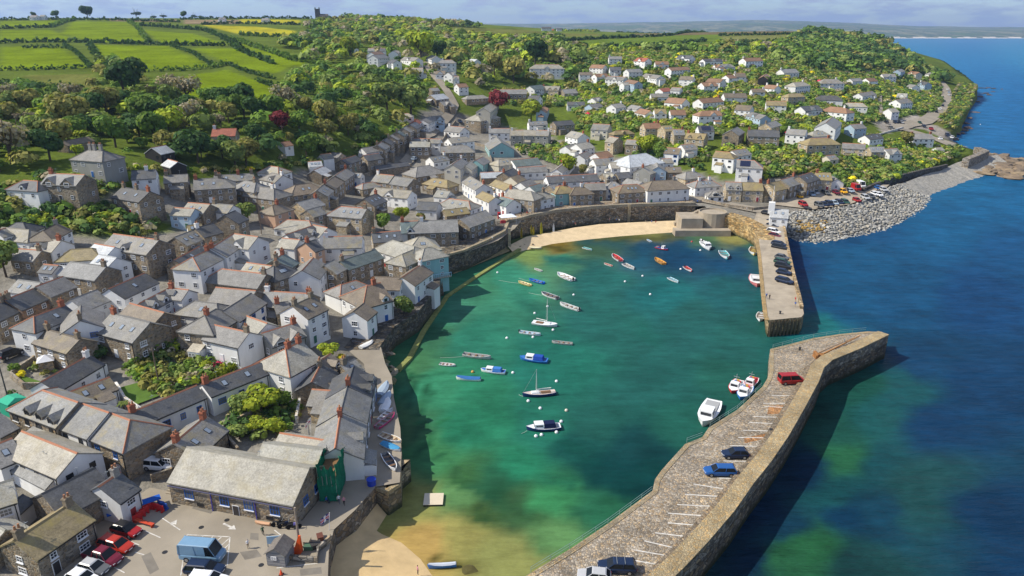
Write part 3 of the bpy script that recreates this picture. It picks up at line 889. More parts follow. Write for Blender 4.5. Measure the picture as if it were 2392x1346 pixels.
    for ang, pos, ln, cx, si in sides:
        nx, ny = math.cos(ang + rz), math.sin(ang + rz)
        if nx * tocam.x + ny * tocam.y < -0.12 or 'nw' in tok:
            continue
        gable_side = si >= 2
        ncol = max(1, int(ln // (2.7 if not gable_side else 3.2)))
        for fl in range(nf):
            zc = hw / nf * (fl + 0.55) if nf > 1 else hw * 0.55
            for c in range(ncol):
                t = (c + 0.5) / ncol - 0.5
                off = t * ln
                if R.random() < (0.08 if not gable_side else 0.4):
                    continue
                lx, ly = (cx + off, pos[1]) if not gable_side else (pos[0], off)
                rzw = ang + math.pi / 2
                if fl == 0 and not gable_side and not door_done and nf > 1 and (c == ncol // 2 or R.random() < .3) and lod < 2:
                    dm = door_mesh(R.choice(['door_blue', 'door_red', 'door_green', 'door_dark', 'white']))
                    obj('door', dm, root, (lx, ly, 0.0), rzw)
                    door_done = True
                    continue
                wdw = R.choice([0.85, 1.0, 1.35]) if lod < 2 else R.choice([1.0, 1.5])
                hgt = min(1.1, hw / nf * 0.52)
                add_window(root, lx, ly, zc, rzw, wdw, round(hgt, 1), style, lod)
    # chimneys: c1 / c2 at ridge ends, cm in the middle
    for tk in tok:
        if tk[0] == 'c' and tk[1] in '12m':
            kind = tk[2] if len(tk) > 2 else R.choice('ssrg')
            e = tk[1]
            if sw and e in '12':
                e = '2' if e == '1' else '1'
            x = {'1': -L_ / 2 + 0.6, '2': L_ / 2 - 0.6, 'm': R.uniform(-.15, .15) * L_}[e]
            chimney(root, x, 0, hw + rh, kind, 1.35 if 'tall' not in tok else 1.9, 2, lod)
        elif tk[0] == 's' and tk[1:].isdigit():
            nsk = int(tk[1:])
            for i in range(nsk):
                x = (i + 0.5) / nsk * (L_ * .8) - L_ * .4
                y = -b * 0.5
                zz = hw + 0.22 + rh * 0.5
                sk = ('skyl',)
                if sk not in _cache:
                    mb2 = MB().box(-.4, .4, -.55, .55, 0, .07, 0)
                    mb2.box(-.33, .33, -.48, .48, .071, .09, 1)
                    _cache[sk] = mb2.mesh('skylight', ['dark', 'skyglass'])
                so = obj('skylight', _cache[sk], root, (x, y, zz))
                so.rotation_euler = (math.atan(k), 0, 0)
        elif tk[0] == 'd' and tk[1:].isdigit():
            nd = int(tk[1:])
            for i in range(nd):
                dormer(root, (i + 0.5) / nd * L_ - L_ / 2, b, hw, rh, k, 1.6, rc, wl, wc, style, lod)
        elif tk[0] == 'x' and tk[1:].isdigit():
            nd = int(tk[1:])
            for i in range(nd):
                dormer(root, (i + 0.5) / nd * L_ - L_ / 2, b, hw, rh, k, min(3.6, L_ / nd * .8), rc, wl, wc, style, lod, True)
        elif tk == 'P':
            mb2 = MB().box(-L_ * .3, L_ * .3, -b / math.cos(math.atan(k)) * .36, b / math.cos(math.atan(k)) * .36, 0, .07)
            so = obj('solar_panel', mb2.mesh('solar_panel', 'solar'), root, (0, -b * .5, hw + .27 + rh * .5))
            so.rotation_euler = (math.atan(k), 0, 0)
    if 'nx' not in tok and L_ > 5 and R.random() < 0.5:
        # a lean-to on the rear or an end of the house
        el, ew, eh = R.uniform(2.2, 3.6), R.uniform(1.6, 2.4), min(hw - .3, R.uniform(1.7, 2.2))
        side = R.choice([-1, 1]) if ends == 'gg' and R.random() < .55 else 0
        if side:
            x0, x1, y0, y1 = (xb - .01, xb + ew, -el / 2, el / 2) if side > 0 else (xa - ew, xa + .01, -el / 2, el / 2)
        else:
            x0 = R.uniform(-L_ / 2 + .3, max(-L_ / 2 + .31, L_ / 2 - el - .3))
            x1, y0, y1 = x0 + el, -b - ew, -b + .01
        ex = obj('extension', MB().box(x0, x1, y0, y1, -3, eh).mesh('extension', wl), root, col=wc)
        hi, lo = eh + .75, eh + .02
        if side:
            zz = (lo, hi) if side < 0 else (hi, lo)
            q = [(x0 - (.12 if side < 0 else 0), y0 - .12, zz[0]), (x1 + (.12 if side > 0 else 0), y0 - .12, zz[1]), (x1 + (.12 if side > 0 else 0), y1 + .12, zz[1]), (x0 - (.12 if side < 0 else 0), y1 + .12, zz[0])]
        else:
            q = [(x0 - .12, y0 - .12, lo), (x1 + .12, y0 - .12, lo), (x1 + .12, y1, hi), (x0 - .12, y1, hi)]
        V2 = q + [(a_, b_, c_ - .14) for a_, b_, c_ in q]
        obj('extension_roof', mesh('extension_roof', V2, [(0, 1, 2, 3), (7, 6, 5, 4), (0, 4, 5, 1), (1, 5, 6, 2), (2, 6, 7, 3), (3, 7, 4, 0)], 'roof'), ex, col=rc)
    if lod == 0 and 'nw' not in tok:
        obj('drainpipe', MB().tube([(xb - .25, -b - .07, 0), (xb - .25, -b - .07, hw - .1)], .06, 5).mesh('drainpipe', 'dark'), root)
        obj('gutter', MB().box(xa, xb, -b - o - .06, -b - o + .03, ze - .22, ze - .1).mesh('gutter', 'dark'), root)
    if lod < 2 and R.random() < .6:
        ax = R.uniform(-.4, .4) * L_
        obj('aerial', MB().tube([(ax, 0, zt), (ax, 0, zt + 1.3)], .025, 4).box(ax - .35, ax + .35, -.02, .02, zt + 1.15, zt + 1.18).box(ax - .02, ax + .02, -.25, .25, zt + 1.25, zt + 1.28).mesh('aerial', 'metal'), root)
    HOUSES.append((root, x1, x2, y1, y2, wname, rname, 'hipped' if 'h' in ends else 'gabled'))
    OCC.append((mid.x, mid.y, d.x, d.y, L_ / 2 + max(h1, h2) + .5, b + .5))
    root['span'] = L_
    return root
def dormer(root, x, b, hw, rh, k, wd, rc, wl, wc, style, lod, cross=False):
    """a gabled dormer (or a full front gable) breaking the front slope"""
    z0 = hw - (0.3 if cross else -0.15)
    front = -b - (0.12 if cross else -0.15)
    dr = wd / 2 * 0.85
    hz = (hw + 0.3 if cross else hw + 0.9)
    top = hz + dr
    back = lambda z: min(-0.05, -b + (z - hw) / k)
    h = wd / 2
    V = [(x - h, front, z0), (x + h, front, z0), (x + h, front, hz), (x, front, top), (x - h, front, hz), (x - h, back(hz), hz), (x + h, back(hz), hz), (x + h, back(z0) + .2, z0), (x - h, back(z0) + .2, z0)]
    dm = obj('dormer' if not cross else 'front_gable', mesh('dormer', V, [(0, 1, 2, 3, 4), (1, 7, 6, 2), (8, 0, 4, 5)], wl), root, col=wc)
    o = .14
    t = .13
    yb = back(top)
    R_ = [(x - h - o, front - .1, hz - o), (x, front - .1, top), (x + h + o, front - .1, hz - o), (x - h - o, back(hz), hz - o), (x, yb, top), (x + h + o, back(hz), hz - o)]
    U = [(a, c, d + t) for a, c, d in R_]
    ff = [(6, 7, 10, 9), (7, 8, 11, 10), (1, 0, 3, 4), (2, 1, 4, 5), (0, 1, 7, 6), (1, 2, 8, 7), (3, 0, 6, 9), (2, 5, 11, 8)]
    obj('dormer_roof', mesh('dormer_roof', R_ + U, ff, 'roof'), dm, col=rc)
    if lod < 2:
        fm, pm, sm = window_mesh(1.1 if not cross else 1.5, 1.1, style, max(lod, 1))
        w_ = obj('window', fm, dm, (x, front, hz - .35 if not cross else hz - .1))
        mbp = window_mesh(1.1 if not cross else 1.5, 1.1, style, 2)[0]
        w_.data = mbp
def rows(area, lst, group=None, cat='house', name='house', **kw):
    lst = sorted(lst, key=lambda r: r[0] + r[2])
    look = lambda r: (r[6], r[7], 'h' in (r[8] if len(r) > 8 else 'gg').split()[0])
    for i, r in enumerate(lst):
        lab = r[9] if len(r) > 9 and r[9] else None
        fl = r[8] if len(r) > 8 else 'gg'
        if not lab:
            same = [q for q in lst if look(q) == look(r) and not (len(q) > 9 and q[9])]
            d = '%s house with %s%s roof' % (WALLS[r[6]][2], 'hipped ' if look(r)[2] else '', ROOFS[r[7]][1])
            k = same.index(r)
            w_ = 'the only ' if len(same) == 1 else ''
            o = '' if len(same) == 1 else (', leftmost such' if k == 0 else ', rightmost such' if k == len(same) - 1 else ', %s such from left' % ORD[k])
            lab = w_ + d + o + ' ' + area
        nm = r[10] if len(r) > 10 else name
        house(*r[:8], fl, lab, group, cat if nm == name else nm.replace('_', ' ').split()[-1], nm, **kw)
# ------------------------------------------------------------------ the houses: ridge ends (photo pixels), width, eaves height, wall, roof, form
G1_ = 'cottages round the car park'
rows('around the car park', [
 (33,1262,170,1173,7.5,5,'S','o','gg c2s c1s','long stone terrace with orange lichen on its roof, beside the parked red cars','stone_terrace'),
 (231,1136,279,1104,7.5,5,'W','d','gg c2g rr','white stone-fronted house with dark slate roof behind the red railings',),
 (99,1153,221,1093,9,4.6,'S','d','gg nw nx','stone range with plain dark roof joining the white stone-fronted house'),
 (-30,1137,27,1120,7,6,'W','l','gg','white house with pale mossy roof cut by the left picture edge'),
 (18,1186,52,1156,3.2,3.2,'W','d','gg nw nx','narrow white lean-to building beside the mossy-roofed white house','outbuilding'),
 (52,1007,180,1058,8,5.2,'W','l','gg rr wk','white house with bleached roof and red ridge below the dormered terrace'),
 (62,1052,148,1094,6.5,3.2,'W','s','gg nw nx','low white wing with plain grey roof in front of the bleached roof','outbuilding'),
 (-30,1046,26,1024,8,4,'W','s','gg s1','white house with corrugated grey roof and one skylight'),
 (-45,985,-2,964,8,4,'S','s','gg','stone house with grey roof just below the green tarpaulin'),
 (-30,1215,12,1238,6,4,'S','l','gg c1s','stone house with pale roof and tall chimney at the left edge'),
 (100,911,182,939,9.5,6.2,'S','s','hg d3 rr wk','stone terrace house with three dormers in its slate roof','terraced_house'),
 (183,939,254,963,9.5,6.2,'W','s','gg rr wk','white middle house of the dormered slate terrace','terraced_house'),
 (255,963,304,981,9.5,6.2,'S','s','gh rr wb','stone end house of the dormered terrace with brick chimney','terraced_house'),
 (160,916,254,881,6,2.8,'W','b','gg','low white bungalow with brown roof beside the lawn','bungalow'),
 (300,965,458,900,6,4.6,'W','d','gg rr c1r wb','long white cottage row with dark roof and tall brick chimney','cottage_row'),
 (472,897,606,846,6,4.6,'W','d','gg c1r s2 rr wb','long white cottage row joining the white hipped corner house','cottage_row'),
 (405,1035,480,972,8.5,3.8,'S','s','gg c1r c2r s2 rr','stone house with red ridge behind the long warehouse'),
 (438,1044,722,1092,11,5.2,'S','l','gg nw nx','long granite warehouse with blue windows and drainpipes','warehouse'),
 (616,1033,753,1049,9,5.4,'S','l','gg nw nx','pale roofed rear range of the granite warehouse','warehouse'),
 (655,1011,766,1029,6,4.4,'G','l','gg nw nx','grey rear annexe with flat pale roof behind the warehouse','outbuilding'),
 (826,857,812,902,9,5.5,'G','d','gg c2r','harbourside house at the head of the long grey range'),
 (811,905,796,962,9,5.5,'G','s','gg','middle house of the long grey harbourside range'),
 (795,966,783,1046,9,5.5,'W','s','gg c1r','speckled white end house of the harbourside range beside green netting'),
 (771,826,744,846,7,3.6,'S','b','gg','small brown roofed cottage by the slipway'),
 (749,851,728,892,7,3.6,'S','d','gg c1s','dark roofed cottage beside the white hipped corner house'),
 (797,853,828,839,6,3.8,'S','s','gg c1s','slate cottage above the boat slip'),
 (718,894,812,897,4,3.0,'S','b','gg nw nx','narrow brown roofed shed behind the harbourside range','outbuilding'),
 (730,909,803,914,6.5,3.0,'C','s','gg','cottage with orange door and slate roof beside the garden'),
 (667,815,703,797,11,6.2,'W','l','hg c1r c2r rr','white corner house with hipped roof and red hips'),
 (498,758,582,776,7.5,5.6,'W','s','gg c2s rr','white cottage with slate roof and red ridge above the flower garden','cottage'),
 (478,737,504,722,9.5,6,'S','s','hh c1r','square stone house with hipped roof and white porch'),
 (683,714,731,692,9,8.5,'W','b','gg c1s c2s','tall house with white gable and brown slate roof'),
 (612,778,692,753,8,3.8,'G','s','gg x2 c2r rr','house with two grey front gables behind the white corner house'),
 (577,738,624,755,6.5,4.6,'W','l','gg rr','small white house with pale roof and red ridge below the tall gable'),
 (586,685,520,727,8,5.8,'W','s','gg wb','white terrace with slate roof and blue-framed windows'),
 (505,671,597,679,9,5,'S','s','gg rr','stone house with broad slate roof beside the big stone chimney'),
 (455,703,506,709,8,3,'W','s','hh','low white building carrying a cluster of many chimney pots'),
 (619,679,728,686,9,5,'S','s','gg rr c2r c1w','long slate house with red ridge beside the tall stack'),
 (640,709,672,704,6,4.4,'S','s','gg c1r','small front wing of the long slate house')],G1_)
rows('in the left-hand streets', [
 (-50,728,10,702,8,6,'S','d','gg c2s'), (12,700,80,673,8,6,'R','d','gg c1s','reddish stone terrace with dark roof at the left, nearer half','terraced_house'), (84,669,146,646,8,6,'S','s','gg','stone terrace with slate roof continuing the reddish one','terraced_house'),
 (79,739,150,712,7.5,7,'W','d','hg c2r rr','white house with dark roof and stone hipped end by the black car'),
 (189,714,187,748,8.5,7,'W','s','gg c2s wb','tall white house with pale slope and blue windows'),
 (165,700,225,677,8,5,'W','s','gg'), (261,731,350,753,10,6,'S','s','gg c1r','stone house with big slate roof above the hedged garden'),
 (107,768,187,791,7,5,'S','b','gg c1s c2s','small stone cottage with brown roof and white kiosk porch','cottage'),
 (97,891,208,829,6.5,4,'W','d','gg c2w rr','long white cottage with dark roof beside the bungalow','cottage'),
 (304,708,383,730,8,5,'S','b','gg rr'), (255,674,337,638,8,5.4,'W','d','gg rr s1','white house with blue-black roof and white gable'),
 (326,708,398,671,6,5,'W','d','gg d3 rr','white house with dark roof and three small dormers'), (395,672,440,677,6,5,'W','s','gg c1r'),
 (5,531,68,537,8,4.2,'W','l','gh'), (100,539,133,522,7.5,5,'W','b','hg c2g'), (92,557,143,561,8,4,'W','l','gg d1 c2r'), (45,581,97,585,7,4,'S','s','gg c2s'), (38,520,54,520,8,3.5,'W','d','hh'),
 (-12,539,12,533,5.5,6,'W','s','gg c1r'), (165,583,213,580,7.5,5,'W','o','hh'), (165,611,248,622,8.5,6,'S','s','gg c2s','stone house with rounded white gable end'),
 (222,569,268,577,8,5.5,'W','p','gg'), (232,594,272,602,8,5.5,'W','p','gg'), (266,546,371,560,10,7,'S','s','gg s3 d1 c2s','big stone house with skylights and a blue dormer'),
 (103,617,136,620,5,4,'W','d','gg'), (139,620,160,622,5,3.6,'W','p','gg'), (43,653,95,660,7,4,'W','s','gg s2')], 'houses in the left-hand streets')
rows('below the wooded hill', [
 (286,437,350,447,9,6,'S','d','gg c1s cms c2r','stone farmhouse with white end wall among shrubs'), (115,405,197,408,9,6.4,'S','s','gg x2 c1r','stone villa with two white-edged front gables','villa'),
 (208,350,240,352,9.5,6.6,'G','s','hh c1g c2g cmg tall','large grey villa with hipped roof and tall chimneys','villa'), (55,421,88,423,8,3.5,'W','d','hh','small white outbuilding beside the twin-gabled villa','outbuilding'),
 (308,399,364,396,8,5,'W','d','gg cmw','white cottage with dark roof and white chimney below the wood','cottage'), (383,410,438,407,7,5,'S','s','gg c1s'),
 (142,331,205,319,5,2.5,'S','b','gg nw nx','long low outbuilding with rusty roof on the wooded slope','outbuilding'), (354,345,386,339,8,3,'D','p','gg wk','dark timber house with grey metal roof among trees'), (393,372,415,378,6,3,'D','p','gg nw nx','low dark annexe below the timber house','outbuilding'),
 (497,301,552,300,9,3.4,'C','r','gg c1w','bungalow with red tiled roof alone among trees','bungalow'), (656,333,676,330,5,3,'W','t','gg')], 'houses below the wooded hill')
rows('in the upper left town', [
 (452,419,518,415,10,6,'S','s','gh c1r c2s'), (500,410,592,405,6.5,5,'S','s','gg c1s cmr c2s'), (572,422,598,426,9,5.5,'C','s','hh c2s'), (606,436,640,440,10,6,'S','s','hh c2w'), (636,404,661,409,8,6,'W','s','hg c2w'),
 (690,433,725,428,10,5,'S','b','hh'), (720,378,750,376,6,4,'W','p','gg'), (733,397,756,388,7,4,'S','p','gg'), (748,361,772,358,6,4,'W','s','gg'), (775,356,798,358,6,4.4,'C','s','gg'), (630,388,650,390,8,4,'W','l','hh'),
 (797,373,830,363,7,5,'S','d','gg'), (636,480,650,476,8,5,'P','b','hh c2r','peach house with hipped roof and tall red chimney','house'), (694,473,740,461,8,5,'C','s','gg c2r'), (716,491,746,483,7,5,'S','s','gg'), (440,473,490,477,8,5,'S','l','gg'), (497,475,545,479,7,5,'W','s','gg c1s'),
 (407,485,455,487,6,5.4,'B','l','gg'), (525,502,549,492,9,6.5,'S','d','gg'), (845,346,880,341,7,5,'W','s','gg'), (848,363,884,358,7.5,6,'S','d','gg'), (874,389,950,378,5,3,'S','d','gg nw nx'), (822,404,846,405,5,5,'W','s','gg'), (848,429,870,425,6,4,'S','s','hh')], 'houses of the upper left town')
rows('in the climbing valley street', [
 (808,393,783,410,8,6,'S','s','gg c1r'), (780,413,758,429,8,6,'S','b','gg c2r'), (755,432,740,445,8,5.6,'C','s','gg'),
 (880,339,893,330,8,6,'S','s','gg c1s'), (895,328,908,319,8,6,'S','d','gg c2s'), (911,317,923,310,8,6,'S','s','gg'), (926,308,938,301,8,6,'S','g','gg c1s'), (941,299,953,293,8,6,'S','s','gg'), (956,291,970,284,8,6,'S','d','gg c2r'),
 (986,279,1004,272,8,6,'W','s','gg'), (1008,272,1030,270,8,6,'B','s','gg'), (962,286,974,278,6,4,'W','r','gg'), (922,265,955,265,7,3,'W','l','hh'), (1006,222,1036,219,9,4,'S','p','gg'), (1028,238,1050,236,9,4,'S','s','gg'), (1004,206,1022,205,7,4,'S','s','gg'), (1092,224,1128,222,8,3,'S','l','hh')], 'houses of the valley street')
rows('in the middle of the town', [
 (545,546,492,580,8.5,7,'W','s','gg c2r rr','long white terrace facing the court, farther half','terraced_house'), (487,583,450,601,8.5,7,'W','s','gh c1r rr','long white terrace facing the court, nearer half','terraced_house'), (549,546,602,553,9,7.6,'W','l','gg x1 rr','white house with a tall white front gable'),
 (519,628,622,640,9,4.4,'S','s','hg c2s rr','long grey house with red ridge beside the court'), (577,613,634,621,6.5,5.5,'W','l','gg s2 rr'), (640,622,656,617,9,6,'S','d','hh c1s'), (642,605,662,592,9,6,'S','g','gg c1s c2r'),
 (408,554,455,536,8,5,'S','s','gg'), (455,533,498,522,8,6,'S','d','gg c1w'), (407,607,465,576,5.5,5,'S','d','gg s1'), (437,527,470,523,5,4,'W','o','gg'), (668,548,730,527,7,4,'W','d','gg rr'), (732,525,765,532,8,4,'W','l','gg'), (672,513,722,516,8,3.5,'W','l','hh'),
 (713,567,735,560,8,5.6,'P','d','gg c1r'), (660,556,700,560,7,4,'W','l','gg'), (757,553,846,551,9,5,'W','s','gg c1w'), (794,610,877,583,7,5.5,'S','g','gg c1s','stone row with white windows and greenish roof','cottage_row'), (732,602,706,631,9,6.6,'W','s','gg'), (780,607,757,619,8,6,'S','s','gg'),
 (980,516,1068,513,10.5,6,'S','s','hg c1w','long dark stone house along the harbour walk'), (1074,511,1134,491,9,6,'S','s','gg','stone store with slate roof at the end of the harbour walk'), (935,518,975,516,10,5,'W','g','gg d1 c1r rr'), (868,544,935,539,8,4.4,'C','d','gg c1s'),
 (797,482,857,487,9,6.5,'C','s','hg c2s','pale stone row with slate roof near the round tree','cottage_row'), (850,464,880,452,9,5.6,'S','d','gg c2r'), (880,406,920,410,9,6,'S','s','gg c1w'), (923,412,966,418,9,6,'S','s','gg'), (876,438,962,446,8,5,'W','l','gg x1'),
 (1012,416,1045,421,8,4,'S','o','hh'), (1022,444,1052,447,7,4,'W','l','gg'), (978,471,1025,473,8,4,'W','d','gg'), (1050,464,1095,470,8,3.4,'W','l','hh'), (1036,491,1090,484,6,3,'S','o','gg')], 'houses in the middle of the town')
rows('above the harbour rocks', [
 (857,668,888,660,12,6.6,'W','b','hg cmr rr','white villa with broad hipped roof and brick chimney above the rocks','villa'), (797,665,830,655,7.5,5,'W','s','hh s1'), (826,727,850,708,7,6.5,'W','b','gg','white house with shadowed gable beside the slipway'),
 (876,646,940,648,8,6,'W','b','gg','white house with brown roof and wide window above the rocks'), (984,617,940,647,7.5,7,'W','b','gg c1w rr','white house with brown roof overhanging the harbour'), (939,594,968,582,8,6.5,'S','l','hh'), (917,561,968,576,10,6,'W','l','hh'),
 (978,554,990,553,11,6.5,'T','l','hh','turquoise house with pale hipped roof at the water'), (992,580,1008,577,8.5,8,'T','l','hh','taller turquoise-sided house with balcony over the harbour')], 'houses above the harbour rocks')
rows('behind the inner quay', [
 (958,331,1005,331,7.5,6,'S','l','gg c2s'), (960,323,1030,325,6,5,'W','s','gg'), (1048,294,1085,298,9,6,'W','s','gg c1w'), (1046,323,1088,319,8,5,'W','l','gh'), (1029,341,1090,340,10,6,'S','s','gh c1s'), (1003,367,1040,362,7.5,4,'W','s','gg c2w'), (975,390,1003,386,12,4,'S','s','hh'),
 (1056,384,1078,369,8,8.4,'K','s','gg c2w'), (1086,387,1105,373,7,6,'K','l','gg'), (1111,374,1128,366,8,6,'T','s','gg'), (1098,412,1131,430,8,6.6,'W','s','gg c2r','white row stepping down towards the quay','cottage_row'), (1127,447,1158,460,6.5,6,'W','o','gg c2w'),
 (1115,266,1140,262,15,8,'S','l','hh','big square stone chapel with hipped roof and tall windows','chapel'), (1128,252,1150,238,9,9,'K','l','gg','pale gabled hall rising behind the stone chapel','hall'), (1142,300,1190,300,8,6,'W','s','gg c1w'),
 (1193,304,1222,304,9,7,'G','l','gg c1w','left third of the grey terrace above the gardens','terraced_house'), (1223,304,1253,304,9,7,'G','l','gg c2w','middle third of the grey terrace above the gardens','terraced_house'), (1254,304,1284,305,9,7,'G','s','gg c2w','right third of the grey terrace above the gardens','terraced_house'),
 (1234,284,1277,283,6.5,5,'W','s','gg c1w'), (1292,284,1335,281,8,6,'S','d','gg'), (1160,320,1172,333,14,4,'T','s','gg','barn-like house with turquoise gable'), (1165,373,1185,370,8,5,'K','l','hh'), (1195,374,1255,368,9,4,'W','g','gg'), (1210,391,1275,388,7,4,'W','s','gg'), (1122,403,1178,401,7,3,'S','p','gg nw nx'),
 (1175,403,1200,393,7,4,'S','d','gg c1r'), (1192,413,1215,407,8,5,'K','b','gg c2r'), (1215,426,1240,418,8,4,'W','s','gg'), (1236,435,1262,428,7,4,'W','g','gg'), (1158,420,1195,433,6.5,5,'W','o','gg')], 'houses behind the inner quay')
rows('along the harbour front', [
 (1172,458,1200,466,8,5,'W','g','gg c1r'), (1190,441,1240,447,9,7,'S','l','gh c1r'), (1250,452,1272,448,7,6,'W','l','hh c2s','white boathouse-like house with one tall blue door'), (1282,433,1300,430,8,7,'S','s','gg'), (1308,434,1322,433,8.5,7,'T','o','hh c2r'), (1344,437,1362,436,8.5,6.4,'S','b','hh c2w'), (1366,428,1412,427,8,6,'S','s','gg'),
 (1430,425,1437,425,7.5,6,'W','s','hh wb','white house with blue doors below, standing in the harbour front'), (1455,432,1488,430,9,6,'S','b','hh'), (1524,423,1578,420,10.5,7,'W','b','hh c2g','big white inn with long hipped roof on the quay','inn'), (1630,422,1660,420,8,5,'W','s','hh c1w c2w','white cottage with two white chimneys at the quay corner','cottage'),
 (1665,447,1674,447,6,3,'W','s','hh wk','small open shelter with white posts by the quay corner','shelter'), (1695,425,1731,426,9,6,'C','s','gg','pale stone end house left of the orange roof','terraced_house'), (1732,426,1780,427,9,6,'C','o','gg c2r','pale stone terrace house with brightest orange lichen roof','terraced_house')], 'houses along the harbour front')
rows('behind the harbour front', [
 (1276,412,1394,406,8,5,'W','d','gg s2','long white building with dark roof behind the front','hall'), (1470,363,1508,358,15,6,'W','p','hh','big pale roofed hall behind the inn','hall'), (1425,379,1480,378,8,5,'W','l','gg'), (1500,392,1521,385,9,5,'G','l','gg c1r'), (1538,389,1534,380,8,5,'B','s','gg'), (1556,390,1590,390,7,4,'S','b','gg'), (1603,402,1622,400,8.5,6,'C','s','hh c2w'),
 (1465,417,1500,425,6,5,'W','s','gg'), (1408,405,1430,403,8,5,'S','l','gg'), (1439,404,1470,402,7,5,'S','d','gg'), (1385,371,1420,369,9,5,'W','s','gg'), (1545,344,1590,347,8,6,'W','b','gg wb'), (1547,371,1568,370,6,4,'W','s','gg'), (1591,338,1620,336,8,5,'W','s','gg'),
 (1502,288,1540,287,9,6,'C','t','gg c2r'), (1546,294,1567,293,9,6,'C','o','gg'), (1572,302,1597,302,9,6,'C','s','gg c2r'), (1605,310,1650,313,9,6,'C','o','gg c1r'), (1630,294,1665,294,9,5,'W','d','gg P'), (1708,304,1722,296,9,7.6,'S','s','gg wk'), (1747,303,1820,305,10,6,'S','d','gg c1r c2s','stone hall with dark roof and red chimney','hall'),
 (1672,353,1705,356,8,7,'W','o','gh'), (1710,352,1742,347,8,6,'W','s','gg s2'), (1722,373,1762,375,10,7,'W','s','gh P','white house with black solar panels on its roof'), (1425,319,1445,322,8,7,'C','l','gg'), (1465,326,1495,328,7,6,'S','s','gg'), (1437,306,1468,304,6,4,'S','o','hh'), (1386,289,1425,291,10,6,'K','s','gg'), (1335,306,1364,312,9,5,'W','l','gg c2r'), (1345,336,1375,331,9,5,'W','l','gg c2r'),
 (1320,341,1340,336,7,4,'W','s','gg'), (1352,361,1371,353,7,4,'W','s','gg'), (1390,358,1420,353,8,4,'W','t','gg'), (1300,395,1330,372,6,4,'W','s','gg')], 'houses in the second row')
rows('right of the town', [
 (1792,429,1820,423,9,6,'C','o','gg c1r'), (1824,420,1855,411,9,6.4,'S','s','gg c2r'), (1866,411,1895,402,9,7,'S','d','gg s2'), (1905,403,1940,404,9,6,'C','o','gg c1r'), (1945,411,1956,418,6.5,4.6,'W','s','gg'), (1840,301,1885,304,8.5,6,'W','s','gg c1w'), (1894,323,1938,322,10,7,'C','o','hh c2r'), (1900,307,1922,306,8,6,'W','l','hh'), (1930,364,1950,362,6,3,'K','s','gg wk','small cream garage with wide dark doorway','garage'),
 (1968,334,2022,337,8,5,'C','s','gg'), (2030,343,2064,343,8,5,'C','s','gg'), (2066,348,2095,346,9,6,'W','s','gg x1'), (1929,287,1945,273,12,7,'W','s','gg','white church-like hall with big gable','hall'), (1986,291,2014,289,8,6,'B','s','gg c2w'), (2127,313,2176,313,9,5.6,'W','s','gg c1r c2r'), (2020,316,2052,312,8,4,'W','d','gg'), (1788,288,1812,282,8,5,'C','s','gg c1s'), (2105,236,2122,237,7,5,'W','s','gg'), (2185,345,2200,344,5,2.6,'W','l','gg nw nx')], 'houses right of the town')
EST = 'white houses on the hillside estate'
rows('in the top hillside row', [(1422,132,1452,132,7.5,5,'W','s','gg c1w'), (1489,135,1515,136,8.5,5.5,'W','r','gg'), (1530,144,1561,144,8,4.6,'W','t','gg'), (1587,129,1618,130,8,4,'W','d','gg'), (1641,138,1682,137,8.5,5,'W','d','gg x1'), (1735,136,1775,135,9,6,'W','t','gg c1w'), (1823,162,1858,161,10,4,'W','s','gg c1w'), (1250,151,1305,151,11,7,'W','l','hh','white three storey villa with flat roof above the trees','villa')], EST)
rows('in the second hillside row', [(1383,151,1414,152,8,4.4,'W','t','gg'), (1424,157,1450,157,7.5,5,'W','d','gg'), (1463,162,1495,161,8,5,'W','s','gg'), (1508,172,1545,177,8,4.4,'W','s','gg'), (1561,158,1606,156,8,4.4,'W','t','gg'), (1670,151,1684,152,7,4,'W','t','gg'), (1688,150,1707,150,8,4.4,'W','s','hh'), (1715,171,1740,171,9,5,'W','b','gg c1w'), (1695,176,1713,175,8,5,'W','t','gg')], EST)
rows('in the third hillside row', [(1353,169,1384,169,8,5,'W','b','gg'), (1388,173,1417,172,8,5,'W','t','gg'), (1420,178,1462,180,8,5,'W','s','gg'), (1468,186,1492,190,8,6,'B','t','gg'), (1453,193,1478,192,7,5,'W','l','gg'), (1590,178,1622,179,9,5,'W','b','gg c2w'), (1656,183,1690,185,8,5,'W','t','gg'), (1638,193,1671,192,8.5,5,'W','t','gg'), (1755,208,1785,208,8,5,'W','b','gg c2w'), (1790,198,1818,200,9,5,'W','t','gg c1w c2w'), (1783,178,1790,172,7,5,'D','t','gg wk')], EST)
rows('in the fourth hillside row', [(1540,207,1562,205,8,4,'W','r','gg'), (1520,219,1560,219,8,4.4,'W','s','gg'), (1562,228,1603,231,9,5.4,'W','t','gg'), (1570,204,1592,205,8,5,'W','s','gg'), (1690,218,1742,218,9,5,'W','b','gg cmw'), (1631,231,1680,227,8.5,5.4,'W','t','gg c2r'), (1722,245,1758,247,8.5,5.4,'W','b','gg'), (1790,236,1837,237,9,4.6,'W','o','gg'), (1842,219,1866,218,8.5,5,'C','o','hh'), (1918,223,1955,224,10,4,'W','d','hh'), (1870,249,1910,246,9,5,'W','d','gg x1'), (1940,249,1975,252,9,6,'W','t','hh c2w'), (1980,240,2015,241,9,4,'W','l','hh')], EST)
